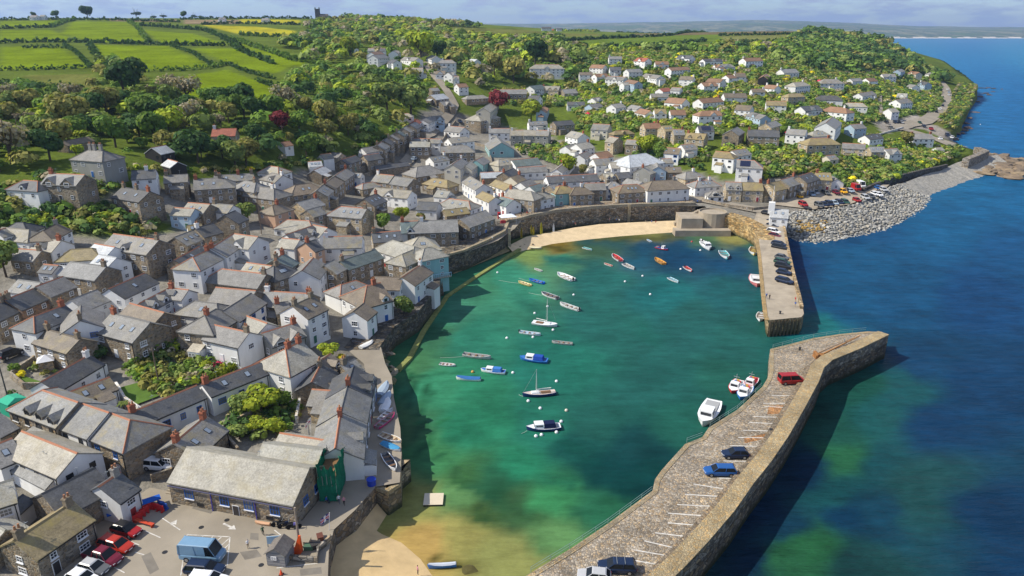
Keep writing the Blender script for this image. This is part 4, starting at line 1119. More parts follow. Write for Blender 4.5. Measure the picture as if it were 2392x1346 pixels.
rows('in the lower hillside row', [(1428,244,1452,241,9,5,'W','l','gg c2w'), (1375,244,1400,241,8,4,'B','s','gg'), (1495,254,1520,259,9,4,'W','t','gg'), (1528,255,1555,255,8,5,'W','o','gg'), (1565,257,1600,257,8.5,5,'W','t','gg'), (1640,259,1680,258,10,6,'W','t','hg c2w'), (1383,229,1400,227,7,4,'W','s','gg'), (1475,245,1498,249,6,3,'W','s','gg'), (1325,238,1365,238,8,4,'W','d','gg'), (1237,223,1262,224,8,6,'W','d','gg c1w'), (1264,256,1272,248,8,7,'B','t','gg'), (1756,262,1790,270,8,5,'B','s','gg')], EST)
rows('on the far headland slope', [(1853,193,1876,191,11,6,'W','l','hh c2w'), (1925,185,1955,185,10,6.5,'W','s','hh c2w'), (1985,184,2008,183,8,5,'W','s','gg'), (2022,183,2042,182,9,5,'W','t','gg'), (2005,218,2037,213,9,4,'W','s','gg'), (2060,173,2090,173,9,5,'W','s','gg x1'), (2096,163,2106,161,8,6,'B','s','gg'), (2127,167,2148,169,9,5,'K','t','gg'), (2125,197,2141,199,9,5,'W','s','gg'), (2150,191,2170,193,8,6,'B','d','gg c1w'), (2097,218,2120,219,9,4.6,'W','l','gg'), (2092,233,2120,230,9,5,'W','s','gg'), (2075,254,2092,253,8,5,'W','l','gg'), (2173,169,2184,169,8,5,'W','s','hh')], 'houses on the headland slope')
rows('at the school', [(1168,209,1230,209,9,4.4,'S','s','gg','long low slate school wing beside the copper beech','school_wing'), (1237,201,1265,198,9,5,'W','g','gg',None,'school_wing'), (1268,201,1308,202,11,6.4,'C','l','gg x3 c1r','cream stone school with three tall front gables','school'), (1313,209,1344,208,9,4.6,'S','s','gg','slate school wing with gable end facing right','school_wing')], None)
rows('in the valley hamlet', [(822,108,850,112,8,4,'W','t','gg'), (860,113,873,113,8,5,'W','s','gg'), (866,122,888,120,8,5,'W','t','gg'), (870,129,898,127,8,5,'W','s','gg'), (888,113,900,113,8,5,'W','d','gg'), (918,119,925,117,8,5,'W','s','gg'), (915,139,928,141,8,4,'W','d','gg'), (945,133,978,135,8,5,'W','s','gg'), (1007,129,1020,131,8,5,'W','s','gg'), (1032,140,1055,140,9,7,'W','s','hh c1w'), (946,159,988,159,9,5,'W','l','gg wk'), (1018,166,1040,166,8,4,'W','b','gg'), (1046,169,1058,168,8,5,'W','s','gg'), (1060,178,1072,178,8,4,'W','s','gg'), (1066,196,1088,195,8,5,'W','t','gg'), (1132,97,1145,97,8,4,'W','l','gg'), (1100,138,1115,139,8,4,'W','p','gg'), (1265,63,1288,63,9,5,'W','d','gg'), (1300,66,1312,66,9,4,'W','d','gg'), (1222,80,1230,79,8,4,'W','s','gg')], 'houses of the valley hamlet')
rows('on the left skyline', [(72,36,88,36,10,5,'W','s','gg'), (95,35,106,35,9,5,'W','s','gg'), (512,41,526,41,9,4,'W','s','gg'), (612,43,628,43,9,4,'W','s','gg')], 'houses on the left skyline')
# ================================================================== quays, walls, beaches, roads
def world_poly(lst, z=None):
    return [at(a, b, c if z is None else z) for a, b, *r in lst for c in [r[0] if r else z]]
def prism(name, P, zb, top, side, colr=None, parent=None):
    """solid with a polygon top (each corner at its own height) and vertical sides down to zb"""
    n = len(P)
    V = [tuple(p) for p in P] + [(p[0], p[1], zb) for p in P]
    area = sum(P[i][0] * P[(i + 1) % n][1] - P[(i + 1) % n][0] * P[i][1] for i in range(n))
    if area < 0:
        V = [tuple(p) for p in reversed(P)] + [(p[0], p[1], zb) for p in reversed(P)]
    F = [tuple(range(n))] + [(i, i + n, (i + 1) % n + n, (i + 1) % n) for i in range(n)]
    me = mesh(name, V, F, [top, side], [0] + [1] * n)
    return obj(name, me, parent, col=colr)
def ribbon(P, thick, zb, mb=None, m=0, lift=0.0):
    """wall of given thickness following a polyline (thickness to the left of travel)"""
    P = [Vector(p) for p in P]
    mb = mb or MB()
    N = []
    for i in range(len(P)):
        d = P[min(i + 1, len(P) - 1)] - P[max(i - 1, 0)]
        d.z = 0
        d.normalize()
        N.append(Vector((-d.y, d.x, 0)))
    v, f = [], []
    for p, n in zip(P, N):
        q = p + n * thick
        v += [(p.x, p.y, zb), (p.x, p.y, p.z + lift), (q.x, q.y, p.z + lift), (q.x, q.y, zb)]
    for i in range(len(P) - 1):
        a, b = i * 4, i * 4 + 4
        for k in range(3):
            f.append((a + k, b + k, b + k + 1, a + k + 1))
    f += [(0, 1, 2, 3), tuple(len(v) - 4 + k for k in (3, 2, 1, 0))]
    return mb.add(v, f, m)
def offset(P, dist):
    P = [Vector(p) for p in P]
    o = []
    for i in range(len(P)):
        d = P[min(i + 1, len(P) - 1)] - P[max(i - 1, 0)]
        d.z = 0
        d.normalize()
        o.append(P[i] + Vector((-d.y, d.x, 0)) * dist)
    return o
WALLC, WARM, GREYC = (0.20,0.165,0.12), (0.34,0.265,0.165), (0.27,0.25,0.215)
# --- near quay ---------------------------------------------------
IN_PX = [(1180,1380),(1232,1344),(1330,1284),(1420,1224),(1524,1147),(1530,1120),(1546,1098),(1600,1038),(1640,1022),(1655,1000),(1722,958),(1780,905),(1792,885),(1797,868),(1799,816),(1850,803),(1900,790),(1960,781),(2022,775),(2060,776)]
OUT_PX = [(2076,783),(2010,815),(1944,842),(1924,860),(1912,892),(1880,952),(1841,1020),(1800,1080),(1760,1130),(1713,1197),(1653,1267),(1600,1324),(1540,1382),(1490,1430)]
QZ, PZ = 3.5, 5.3
inn = [at(a, b, QZ) for a, b in IN_PX]
outp = [at(a, b, PZ) for a, b in OUT_PX]
quay = prism('near_quay', inn + [Vector((p.x, p.y, QZ)) for p in outp], -6, 'cobble', 'quaywall', (0.335,0.292,0.232))
tag(quay, 'near stone quay with cobbled deck curving out to the harbour mouth', 'quay')
mbp = ribbon(list(reversed(outp)), 2.2, -6)
para = obj('parapet_wall', mbp.mesh('parapet_wall', 'quaywall'), None, col=(0.215,0.19,0.155))
tag(para, 'thick sea wall along the outer edge of the near quay', 'wall')
cap = ribbon(offset(list(reversed(outp)), -0.06), 2.3, PZ + 0.004, lift=0.16)
MAT['capstone'] = stone_mat('lichened_capping', 3.2, mortar=0.8, contrast=0.22)
obj('capping', cap.mesh('capping', 'capstone'), para, col=(0.36,0.29,0.175))
step = ribbon(offset(list(reversed(outp)), 2.2), 1.5, QZ + .004)
_st = [Vector((p.x, p.y, QZ + 0.55)) for p in offset(list(reversed(outp)), 2.2)]
obj('inner_step', ribbon(_st, 1.3, QZ - 1).mesh('inner_step', 'cobble'), para, col=(0.24,0.20,0.15))
edge = offset(inn, -0.02)
obj('edge_course', ribbon(edge, -0.75, QZ + .004, lift=0.07).mesh('edge_course', 'capstone'), quay, col=(0.36,0.30,0.2))
# bay markings and arrows on the quay deck
def strip(P, wd, z, name, parent, mat='paint', kind=None):
    P = [Vector((p[0], p[1], z)) for p in P]
    mb = MB()
    o = offset(P, wd)
    v = []
    for a, b in zip(P, o):
        v += [tuple(a), (b.x, b.y, z)]
    f = [(2 * i, 2 * i + 2, 2 * i + 3, 2 * i + 1) for i in range(len(P) - 1)]
    me = mb.add(v, f).mesh(name, mat)
    if me.polygons[0].normal.z < 0:
        me.flip_normals()
    return obj(name, me, parent)
for a, b, c, d in ((1803,925,1851,925),(1783,943,1845,943),(1785,950,1836,953),(1760,974,1828,976),(1750,988,1818,991),(1735,1006,1806,1008),(1725,1023,1796,1024),(1705,1042,1775,1044),(1690,1078,1752,1079),(1680,1118,1718,1119),(1620,1132,1690,1143),(1600,1156,1682,1161),(1582,1180,1663,1184),(1560,1200,1638,1206),(1560,1223,1625,1228),(1530,1246,1612,1256),(1505,1265,1578,1282),(1480,1286,1560,1300),(1465,1308,1535,1320)):
    strip([at(a, b, QZ), at(c, d, QZ)], 0.2, QZ + 0.012, 'bay_line', quay)
for poly in ([(1796,948),(1842,946),(1836,966),(1792,968)], [(1738,1024),(1790,1012),(1796,1022),(1740,1036)]):
    MAT.setdefault('rust', M('rust_stain', (0.27, 0.13, 0.05), 0.95, 0.1, 0.35, 1.0))
    pv = [at(a, b, QZ + 0.006) for a, b in poly]
    me = mesh('rust_patch', pv, [tuple(range(len(pv)))], 'rust')
    if me.polygons[0].normal.z < 0:
        me.flip_normals()
    me.materials.clear()
    me.materials.append(MAT['cobble'])
    obj('rust_patch', me, quay, col=(0.36,0.20,0.095))
# --- far quay ----------------------------------------------------
LQ = [(1758,525,5.2),(1772,560,4.4),(1778,600,4),(1782,640,4),(1787,690,4),(1793,738,4),(1797,748,4)]
RQ = [(1872,741,4),(1878,733,4),(1870,695,4),(1858,650,4),(1845,592,4),(1836,545,4.2),(1829,510,5.0),(1820,490,5.3),(1770,490,5.6)]
fq = prism('far_quay', world_poly(LQ) + world_poly(RQ), -6, 'concrete', 'quaywall', (0.36,0.28,0.165))
tag(fq, 'far stone quay with parked cars running out from the town', 'quay')
obj('edge_course', ribbon(world_poly(LQ[1:]), -0.9, 3.9, lift=.09).mesh('edge_course', 'capstone'), fq, col=(0.38,0.28,0.14))
lowp = ribbon(world_poly([(1876,722,4),(1870,695,4),(1858,650,4),(1845,592,4),(1836,545,4.2),(1829,512,5)]), 0.7, 3.4, lift=0.7)
tag(obj('parapet_wall', lowp.mesh('parapet_wall', 'quaywall'), None, col=(0.36,0.28,0.17)), 'low sea wall along the right edge of the far quay', 'wall')
e0, e1 = at(1797,748,4), at(1872,741,4)
for i in range(9):
    p = e0.lerp(e1, (i + .5) / 9) + (e1 - e0).normalized().cross(Vector((0, 0, 1))) * 0.12
    mbt = MB().box(p.x - .16, p.x + .16, p.y - .16, p.y + .16, -4, 3.7)
    obj('fender_pile', mbt.mesh('fender_pile', 'trim'), fq, col=(0.10,0.075,0.045))
# --- harbour walls ------------------------------------------------
def wall_thing(name, px, thick, zb, label, colr, mat='quaywall', lift=0.0, cat='wall', capc=None):
    P = world_poly(px)
    o = obj(name, ribbon(P, thick, zb, lift=lift).mesh(name, mat), None, col=colr)
    tag(o, label, cat)
    if capc:
        Q = [Vector((p.x, p.y, p.z + lift)) for p in offset(P, -0.06)]
        obj('coping', ribbon([Vector((p.x, p.y, p.z + .004)) for p in Q], thick * .5 if thick > 1.2 else thick + .12, min(p.z for p in Q) - 0.0, lift=0.14).mesh('coping', 'capstone') if thick <= 1.2 else ribbon(Q, 0.9, Q[0].z - 0.4, lift=.1).mesh('coping', 'capstone'), o, col=capc)
    return o
wall_thing('harbour_wall', [(766,1400,4),(768,1292,4),(782,1238,4),(828,1198,4),(878,1140,3.9)], 5, -3, 'grey rubble wall between the car park and the near beach', (0.19,0.165,0.135), lift=0.35)
wall_thing('harbour_wall', [(878,1140,3.9),(905,1150,3.9),(936,1130,3.9),(938,1060,3.9),(932,1000,3.8),(919,930,3.8),(914,880,3.8),(893,846,3.6)], 8, -4, 'stone quay edge below the row of hauled-out boats', (0.25,0.215,0.15), capc=(0.38,0.32,0.2))
wall_thing('harbour_wall', [(893,846,3.6),(885,812,4.4),(922,762,4.8),(975,730,4.8),(1000,700,4.9),(1026,672,5),(1030,640,5),(1026,604,5.2)], 7, -4, 'dark rocky base wall under the harbourside houses', (0.11,0.10,0.085))
wall_thing('harbour_wall', [(1026,606,5.2),(1085,590,5.3),(1140,566,5.5),(1180,545,5.7),(1190,522,6)], 6, -4, 'dark curving wall below the harbour walk', (0.13,0.12,0.10), lift=0.7, capc=(0.36,0.31,0.22))
wall_thing('harbour_wall', [(1190,520,6),(1240,506,6.4),(1300,494,6.5),(1380,486,6.5),(1470,481,6.5),(1560,478,6.5),(1625,477,6.5)], 5, -3, 'tall brown stone wall behind the far beach', (0.30,0.245,0.18), capc=(0.36,0.33,0.26), lift=0.5)
P = world_poly([(1470,481,6.5)])[0]
bt = MB().box(P.x - .5, P.x + .5, P.y - .7, P.y + .4, -1, 6.9)
tag(obj('buttress', bt.mesh('buttress', 'capstone'), None, col=(0.36,0.3,0.2)), 'pale stone buttress splitting the beach wall', 'buttress')
wall_thing('harbour_wall', [(1690,503,6),(1722,512,5.6),(1748,526,5.2),(1764,540,4.8),(1772,560,4.4)], 5, -4, 'ochre stone wall curving round to the far quay', (0.38,0.28,0.14), lift=0.1)
# round bastion beside the beach steps
bas = thing('bastion', 'round concrete bastion with seats on top beside the beach steps', 'bastion', tuple(at(1665,497,6.2)[:2]) + (0,))
bx, by = bas.location.x, bas.location.y
n = 20
V, F = [], []
R0 = 4.7
ring = [(R0 * math.cos(2 * math.pi * i / n), R0 * math.sin(2 * math.pi * i / n)) for i in range(n)]
mbb = MB()
mbb.add([(x, y, -1) for x, y in ring] + [(x, y, 6.3) for x, y in ring], [(i, (i + 1) % n, n + (i + 1) % n, n + i) for i in range(n)] + [tuple(range(n, 2 * n))])
obj('drum', mbb.mesh('drum', 'concrete'), bas)
mbr = MB()
mbr.add([(x, y, 6.304) for x, y in ring] + [(x, y, 6.8) for x, y in ring] + [(x * .93, y * .93, 6.8) for x, y in ring] + [(x * .93, y * .93, 6.304) for x, y in ring], [(k * n + i, k * n + (i + 1) % n, (k + 1) * n + (i + 1) % n, (k + 1) * n + i) for k in range(3) for i in range(n)])
obj('rim', mbr.mesh('rim', 'concrete'), bas)
lw = MB().box(-11.5, -R0 + .3, -5.0, 4, -1, 5.4)
obj('flank', lw.mesh('flank', 'concrete'), bas)
ap = MB().box(-14.0, 4.5, -7.6, -3.6, -1, 2.0)
obj('apron', ap.mesh('apron', 'concrete'), bas)
# beach steps against the wall
sp0, sp1 = at(1572,518,1.8), at(1622,480,6.4)
stairs = thing('beach_steps', 'stone steps slanting down the beach wall to the sand', 'steps', (sp0.x, sp0.y - 1.6, 0))
dvec = Vector((sp1.x - sp0.x, 0, 0))
for i in range(16):
    t = i / 16
    x = dvec.x * t
    st = MB().box(x, x + dvec.x / 16, -1.0, 0.6, -0.5, 1.8 + 4.6 * (i + 1) / 16)
    obj('step', st.mesh('step', 'concrete'), stairs)
# slipway and low tidal wall on the left shore
wall_thing('tidal_wall', [(1210,580,0.7),(1100,650,0.35),(1040,690,0.35),(985,770,0.4),(950,835,0.45),(922,862,0.6)], 1.1, -3, 'low weed-covered tidal wall running along the left shore', (0.22,0.24,0.075), 'rock', cat='wall')
sl = [(1060,640,0.15),(1192,586,.5),(1178,572,1.4),(1040,615,1.0)]
tag(obj('slipway', mesh('slipway', world_poly(sl), [(0, 1, 2, 3)], 'rock'), None, col=(0.26,0.22,0.11)), 'weedy stone slipway below the harbour walk', 'slipway')
# --- sand ---------------------------------------------------------
MAT['sand'] = M('beach_sand', (0.60,0.47,0.29), 1.0, 0.1, 0.16, 0.5, 0.25, 3, coord='Object')
MAT['wetsand'] = M('golden_sand', (0.56,0.41,0.215), 1.0, 0.1, 0.2, 0.35, 0.3, 2.5)
def beach(name, top, bot, zt, mat='sand'):
    n, k = len(top), 7
    A = [at(a, b, zt) for a, b in top]
    B = [at(a, b, 0) for a, b in bot]
    V, F = [], []
    for p, q in zip(A, B):
        for j in range(k):
            t = j / (k - 1) * 1.5
            V.append((p.x + (q.x - p.x) * t, p.y + (q.y - p.y) * t, zt * (1 - t) + (0.04 * math.sin(j * 2 + p.x) if 0 < j < 4 else 0)))
    for i in range(n - 1):
        for j in range(k - 1):
            F.append((i * k + j, i * k + j + 1, (i + 1) * k + j + 1, (i + 1) * k + j))
    me = mesh(name, V, F, mat, smooth=True)
    if me.polygons[0].normal.z < 0:
        me.flip_normals()
    return tag(obj(name, me), kind='structure')
beach('near_beach', [(750,1420),(766,1350),(774,1290),(788,1255),(800,1240),(835,1212),(880,1165)], [(1090,1420),(1012,1348),(982,1306),(938,1268),(892,1248),(880,1240),(905,1200)], 1.6, 'wetsand')
beach('far_beach_sand', [(1186,575),(1230,553),(1270,546),(1340,532),(1400,524),(1470,520),(1560,516),(1626,514),(1700,522),(1742,530),(1768,543)], [(1200,592),(1238,582),(1290,570),(1370,560),(1450,552),(1530,546),(1600,541),(1640,538),(1700,537),(1742,540),(1770,549)], 1.7)
# --- roads and paving ----------------------------------------------
def drape(name, poly_px, mat, lift=0.06, z=None, kind='structure', colr=None, step=3.0):
    """sheet following the ground inside a pixel polygon"""
    P = [land(a, b) if z is None else at(a, b, z) for a, b in poly_px]
    xs, ys = [p.x for p in P], [p.y for p in P]
    if z is not None:
        me = mesh(name, [(p.x, p.y, z + lift) for p in P], [tuple(range(len(P)))], mat)
    else:
        import bmesh
        bm = bmesh.new()
        bm.faces.new([bm.verts.new((p.x, p.y, 0)) for p in P])
        for ax, lo, hi in ((0, min(xs), max(xs)), (1, min(ys), max(ys))):
            c = lo + step
            while c < hi:
                co = (c, 0, 0) if ax == 0 else (0, c, 0)
                no = (1, 0, 0) if ax == 0 else (0, 1, 0)
                bmesh.ops.bisect_plane(bm, geom=bm.verts[:] + bm.edges[:] + bm.faces[:], plane_co=co, plane_no=no)
                c += step
        for v in bm.verts:
            v.co.z = float(gh(v.co.x, v.co.y)) + lift - 0.25
        me = bpy.data.meshes.new(name)
        bm.normal_update()
        bm.to_mesh(me)
        bm.free()
        me.materials.append(MAT[mat])
    if me.polygons[0].normal.z < 0:
        me.flip_normals()
    o = obj(name, me, col=colr)
    if kind:
        o['kind'] = kind
    return o
def road(name, px, wd, mat='asphalt', lift=0.3):
    P = [land(a, b) for a, b in px]
    Q = []
    for i in range(len(P) - 1):
        n = max(1, int((P[i + 1] - P[i]).length // 3))
        for j in range(n):
            Q.append(P[i].lerp(P[i + 1], j / n))
    Q.append(P[-1])
    Lf, Rt = offset(Q, wd / 2), offset(Q, -wd / 2)
    v = []
    for a, b in zip(Lf, Rt):
        for p in (a, b):
            v.append((p.x, p.y, float(gh(p.x, p.y)) + lift - .25))
    f = [(2 * i, 2 * i + 1, 2 * i + 3, 2 * i + 2) for i in range(len(Q) - 1)]
    me = mesh(name, v, f, mat)
    if me.polygons[0].normal.z < 0:
        me.flip_normals()
    return tag(obj(name, me), kind='structure')
CPZ = 4.3
drape('car_park', [(-60,1360),(190,1225),(290,1180),(350,1140),(405,1150),(705,1218),(760,1150),(830,1090),(880,1100),(876,1140),(828,1194),(780,1238),(768,1290),(764,1400),(-60,1420)], 'asphalt', z=CPZ)
drape('slip_pavement', [(800,1100),(830,1060),(850,990),(858,900),(850,850),(790,800),(760,760),(800,760),(890,812),(900,850),(915,880),(920,930),(935,1000),(938,1060),(934,1128),(878,1138),(850,1130)], 'asphalt', z=4.2)
road('harbour_road', [(1020,590),(1085,578),(1140,558),(1178,532),(1200,507),(1260,492),(1330,481),(1400,475),(1470,471),(1560,468),(1640,467),(1700,478),(1770,492),(1830,495)], 7, lift=0.4)
road('harbour_road', [(1640,467),(1620,452),(1615,440)], 4, lift=0.38)
drape('seaside_car_park', [(1850,484),(1900,490),(1985,478),(2060,448),(2078,432),(2000,436),(1920,448),(1850,462),(1800,478)], 'concrete', lift=0.36)
road('coast_road', [(2085,300),(2120,292),(2160,285),(2180,272),(2205,245),(2212,225),(2207,205),(2195,190)], 9, lift=.6)
road('coast_road', [(2085,296),(2140,310),(2200,330),(2240,345)], 11, lift=0.5)
road('hill_lane', [(2060,275),(2055,245),(2055,225),(2068,205)], 3, lift=.6)
road('valley_road', [(945,383),(965,360),(985,335),(1010,310),(1035,285),(1055,262),(1062,245),(1045,215),(1020,185),(1005,165),(990,145)], 5, lift=0.6)
road('hill_lane', [(1330,195),(1370,215),(1410,235),(1470,240),(1540,225),(1600,205),(1640,190)], 4, lift=.6)
road('hill_lane', [(1640,250),(1720,228),(1800,225),(1880,240)], 4, lift=.6)
# car park paint: hatched bay, bay lines, arrows
cpz = CPZ + 0.072
paint = obj('car_park_markings', MB().box(0, .01, 0, .01, -1, -.9).mesh('car_park_markings', 'paint'), None)
paint.location = (0, 0, 0)
paint['kind'] = 'structure'
def pline(a, b, c, d, wd=0.13, nm='painted_line'):
    strip([at(a, b, CPZ), at(c, d, CPZ)], wd, cpz, nm, paint)
for q in ((436,1251,536,1256),(536,1256,530,1322),(436,1251,421,1346),(452,1254,440,1268),(474,1254,448,1272),(496,1255,468,1276),(516,1256,488,1280),(534,1259,506,1284),(534,1272,516,1290),(533,1286,522,1298),
          (378,1212,420,1240),(338,1242,374,1258),(315,1292,336,1298),(292,1262,324,1275),(260,1324,290,1340),(640,1240,655,1252),(646,1329,742,1318)):
    pline(*q)
def arrow(tip, tail, wd=0.28):
    t, s = at(*tip, CPZ), at(*tail, CPZ)
    d = (t - s).normalized()
    nn = Vector((-d.y, d.x, 0))
    b = t - d * 0.9
    v = [s + nn * wd / 2, s - nn * wd / 2, b - nn * wd / 2, b - nn * .5, t, b + nn * .5, b + nn * wd / 2]
    me = mesh('painted_arrow', [(p.x, p.y, cpz + .004) for p in v], [(0, 1, 2, 6), (3, 4, 5)], 'paint')
    if me.polygons[0].normal.z < 0:
        me.flip_normals()
    obj('painted_arrow', me, paint)
arrow((551,1238), (522,1224))
arrow((414,1215), (401,1228))
# ================================================================== vegetation
def leaf_mat():
    m, t, bs, link_ = nodes('leaf_foliage')
    a = t.nodes.new('ShaderNodeAttribute')
    a.attribute_name = 'cover'
    oi = t.nodes.new('ShaderNodeObjectInfo')
    c = mixrgb(t, 'MULTIPLY', 1.0, a.outputs['Color'], oi.outputs['Color'])
    link_(c, bs.inputs['Base Color'])
    bs.inputs['Roughness'].default_value = 0.7
    bs.inputs['Specular IOR Level'].default_value = 0.06
    tr = t.nodes.new('ShaderNodeBsdfTranslucent')
    link_(mixrgb(t, 'MULTIPLY', 1.0, c, (1.1, 1.25, 0.5)), tr.inputs['Color'])
    ms = t.nodes.new('ShaderNodeMixShader')
    ms.inputs[0].default_value = 0.3
    link_(bs.outputs[0], ms.inputs[1])
    link_(tr.outputs[0], ms.inputs[2])
    link_(ms.outputs[0], t.nodes['Material Output'].inputs['Surface'])
    return m
MAT['leaf'] = leaf_mat()
def cards(rs, C, Nn, S, colr):
    """leaf-clump quads: centres C, facing Nn, half size S, colour per card"""
    n = len(C)
    a = np.cross(Nn, rs.normal(size=(n, 3)))
    a /= np.linalg.norm(a, axis=1)[:, None] + 1e-9
    b = np.cross(Nn, a)
    S = S[:, None]
    j = lambda: 1 + rs.uniform(-.3, .3, (n, 1))
    V = np.stack([C - a * S * j() - b * S * j(), C + a * S * j() - b * S * j(), C + a * S * j() + b * S * j(), C - a * S * j() + b * S * j()], 1).reshape(-1, 3)
    F = np.arange(4 * n).reshape(n, 4)
    return V, F, np.repeat(colr, 4, 0)
def crown_cards(rs, ncard, lobes, size, flat=1.0, sparse=False):
    """unit crown (radius about 1, base at z=0, top about 1.9) as lobed shells of leaf clumps"""
    L_ = []
    for i in range(lobes):
        an = rs.uniform(0, 6.28)
        r = rs.uniform(0.25, 0.62) if i else 0
        L_.append((r * math.cos(an), r * math.sin(an), rs.uniform(0.55, 1.25) * flat if i else 1.05 * flat, rs.uniform(0.34, 0.58)))
    L_ = np.array(L_)
    w_ = L_[:, 3] ** 2
    k = rs.choice(lobes, ncard, p=w_ / w_.sum())
    d = rs.normal(size=(ncard, 3))
    d[:, 2] = d[:, 2] * .9 + .25
    d /= np.linalg.norm(d, axis=1)[:, None]
    rr = L_[k, 3] * rs.uniform(0.55 if sparse else 0.82, 1.08, ncard)
    C = L_[k, :3] + d * rr[:, None] * np.array([1, 1, .85 * flat])
    C[:, 2] = np.maximum(C[:, 2], 0.12)
    N_ = d + np.array([0, 0, .25]) + rs.normal(size=(ncard, 3)) * 0.26
    N_ /= np.linalg.norm(N_, axis=1)[:, None]
    v = rs.uniform(0.65, 1.3, ncard) * (0.85 + 0.3 * rs.uniform(size=lobes)[k])
    hue = rs.uniform(-.12, .12, ncard)
    colr = np.stack([v * (1 + hue), v, v * (1 - hue)], 1)
    return cards(rs, C, N_, size * rs.uniform(.6, 1.3, ncard), colr)
TREEP = {}
def proto(kind, i):
    k = (kind, i)
    if k not in TREEP:
        rs = np.random.RandomState(100 + i * 7 + len(kind))
        if kind == 'full':
            V, F, c = crown_cards(rs, 1100, 11, 0.085)
        elif kind == 'bare':
            V, F, c = crown_cards(rs, 650, 9, 0.06, 1.0, True)
        elif kind == 'flat':
            V, F, c = crown_cards(rs, 700, 8, 0.09, 0.45)
        else:
            V, F, c = crown_cards(rs, 420, 7, 0.11)
        TREEP[k] = bulk('crown', V, F, 'leaf', c, smooth=False)
    return TREEP[k]
def trunk_mesh(i, limbs=5):
    k = ('trunk', i)
    if k not in TREEP:
        R = random.Random(i)
        mb = MB().tube([(0, 0, -.3), (0.02, 0, .3), (0.04, .02, .95)], .075, 7, 0, .045)
        for j in range(limbs):
            a = j * 6.28 / limbs + R.random()
            z0 = R.uniform(.35, .7)
            mb.tube([(0.03, 0.01, z0), (.28 * math.cos(a), .28 * math.sin(a), z0 + .35), (.5 * math.cos(a), .5 * math.sin(a), z0 + .75)], .032, 5, 0, .012)
        TREEP[k] = mb.mesh('trunk', 'bark')
    return TREEP[k]
LEAF = {'g': (0.128,0.201,0.037), 'y': (0.268,0.317,0.032), 'd': (0.061,0.112,0.034), 'o': (0.226,0.213,0.061), 'b': (0.281,0.244,0.165), 'r': (0.183,0.037,0.041), 'k': (0.610,0.061,0.134), 'w': (0.610,0.512,0.024), 'm': (0.177,0.226,0.061), 'p': (0.049,0.079,0.039)}
LNAME = {'g': 'green', 'y': 'bright yellow-green', 'd': 'dark green', 'o': 'olive', 'b': 'grey-brown bare', 'r': 'dark red copper', 'm': 'soft green', 'p': 'dark pine'}
TREES = []
def tree(x, y, r, kind, label, name='tree', group=None, form=None, z=None, cat='tree', squash=1.0, base=None):
    """crown centre and radius in photo pixels"""
    p = land(x, y + r * 0.95) if base is None else base
    if z is not None:
        p = at(x, y + r * .95, z)
    dep = proj(p.x, p.y, p.z)[2]
    Rm = r * float(dep) / FOC if base is None else r
    R = random.Random(int(x * 13 + y * 7))
    root = thing(name, label, cat, (p.x, p.y, p.z - .2), R.uniform(0, 6.28), group)
    f = form or ('bare' if kind == 'b' else 'full' if Rm > 2.2 else 'small')
    v = R.uniform(1.0, 1.4)
    c = tuple(q * v for q in LEAF[kind])
    lift = 0.35 * Rm if f in ('full', 'bare') else (1.3 * Rm if f == 'flat' else 0)
    cr = obj('crown', proto(f, R.randrange(4)), root, (0, 0, lift), R.uniform(0, 6.28), c, (Rm, Rm, Rm * squash * R.uniform(.88, 1.1)))
    tk = obj('trunk', trunk_mesh(R.randrange(3)), root, scale=(Rm * (1.3 if f == 'bare' else 1), Rm * (1.3 if f == 'bare' else 1), Rm * (1.25 if f != 'flat' else 2.0)))
    TREES.append((p.x, p.y, Rm))
    return root
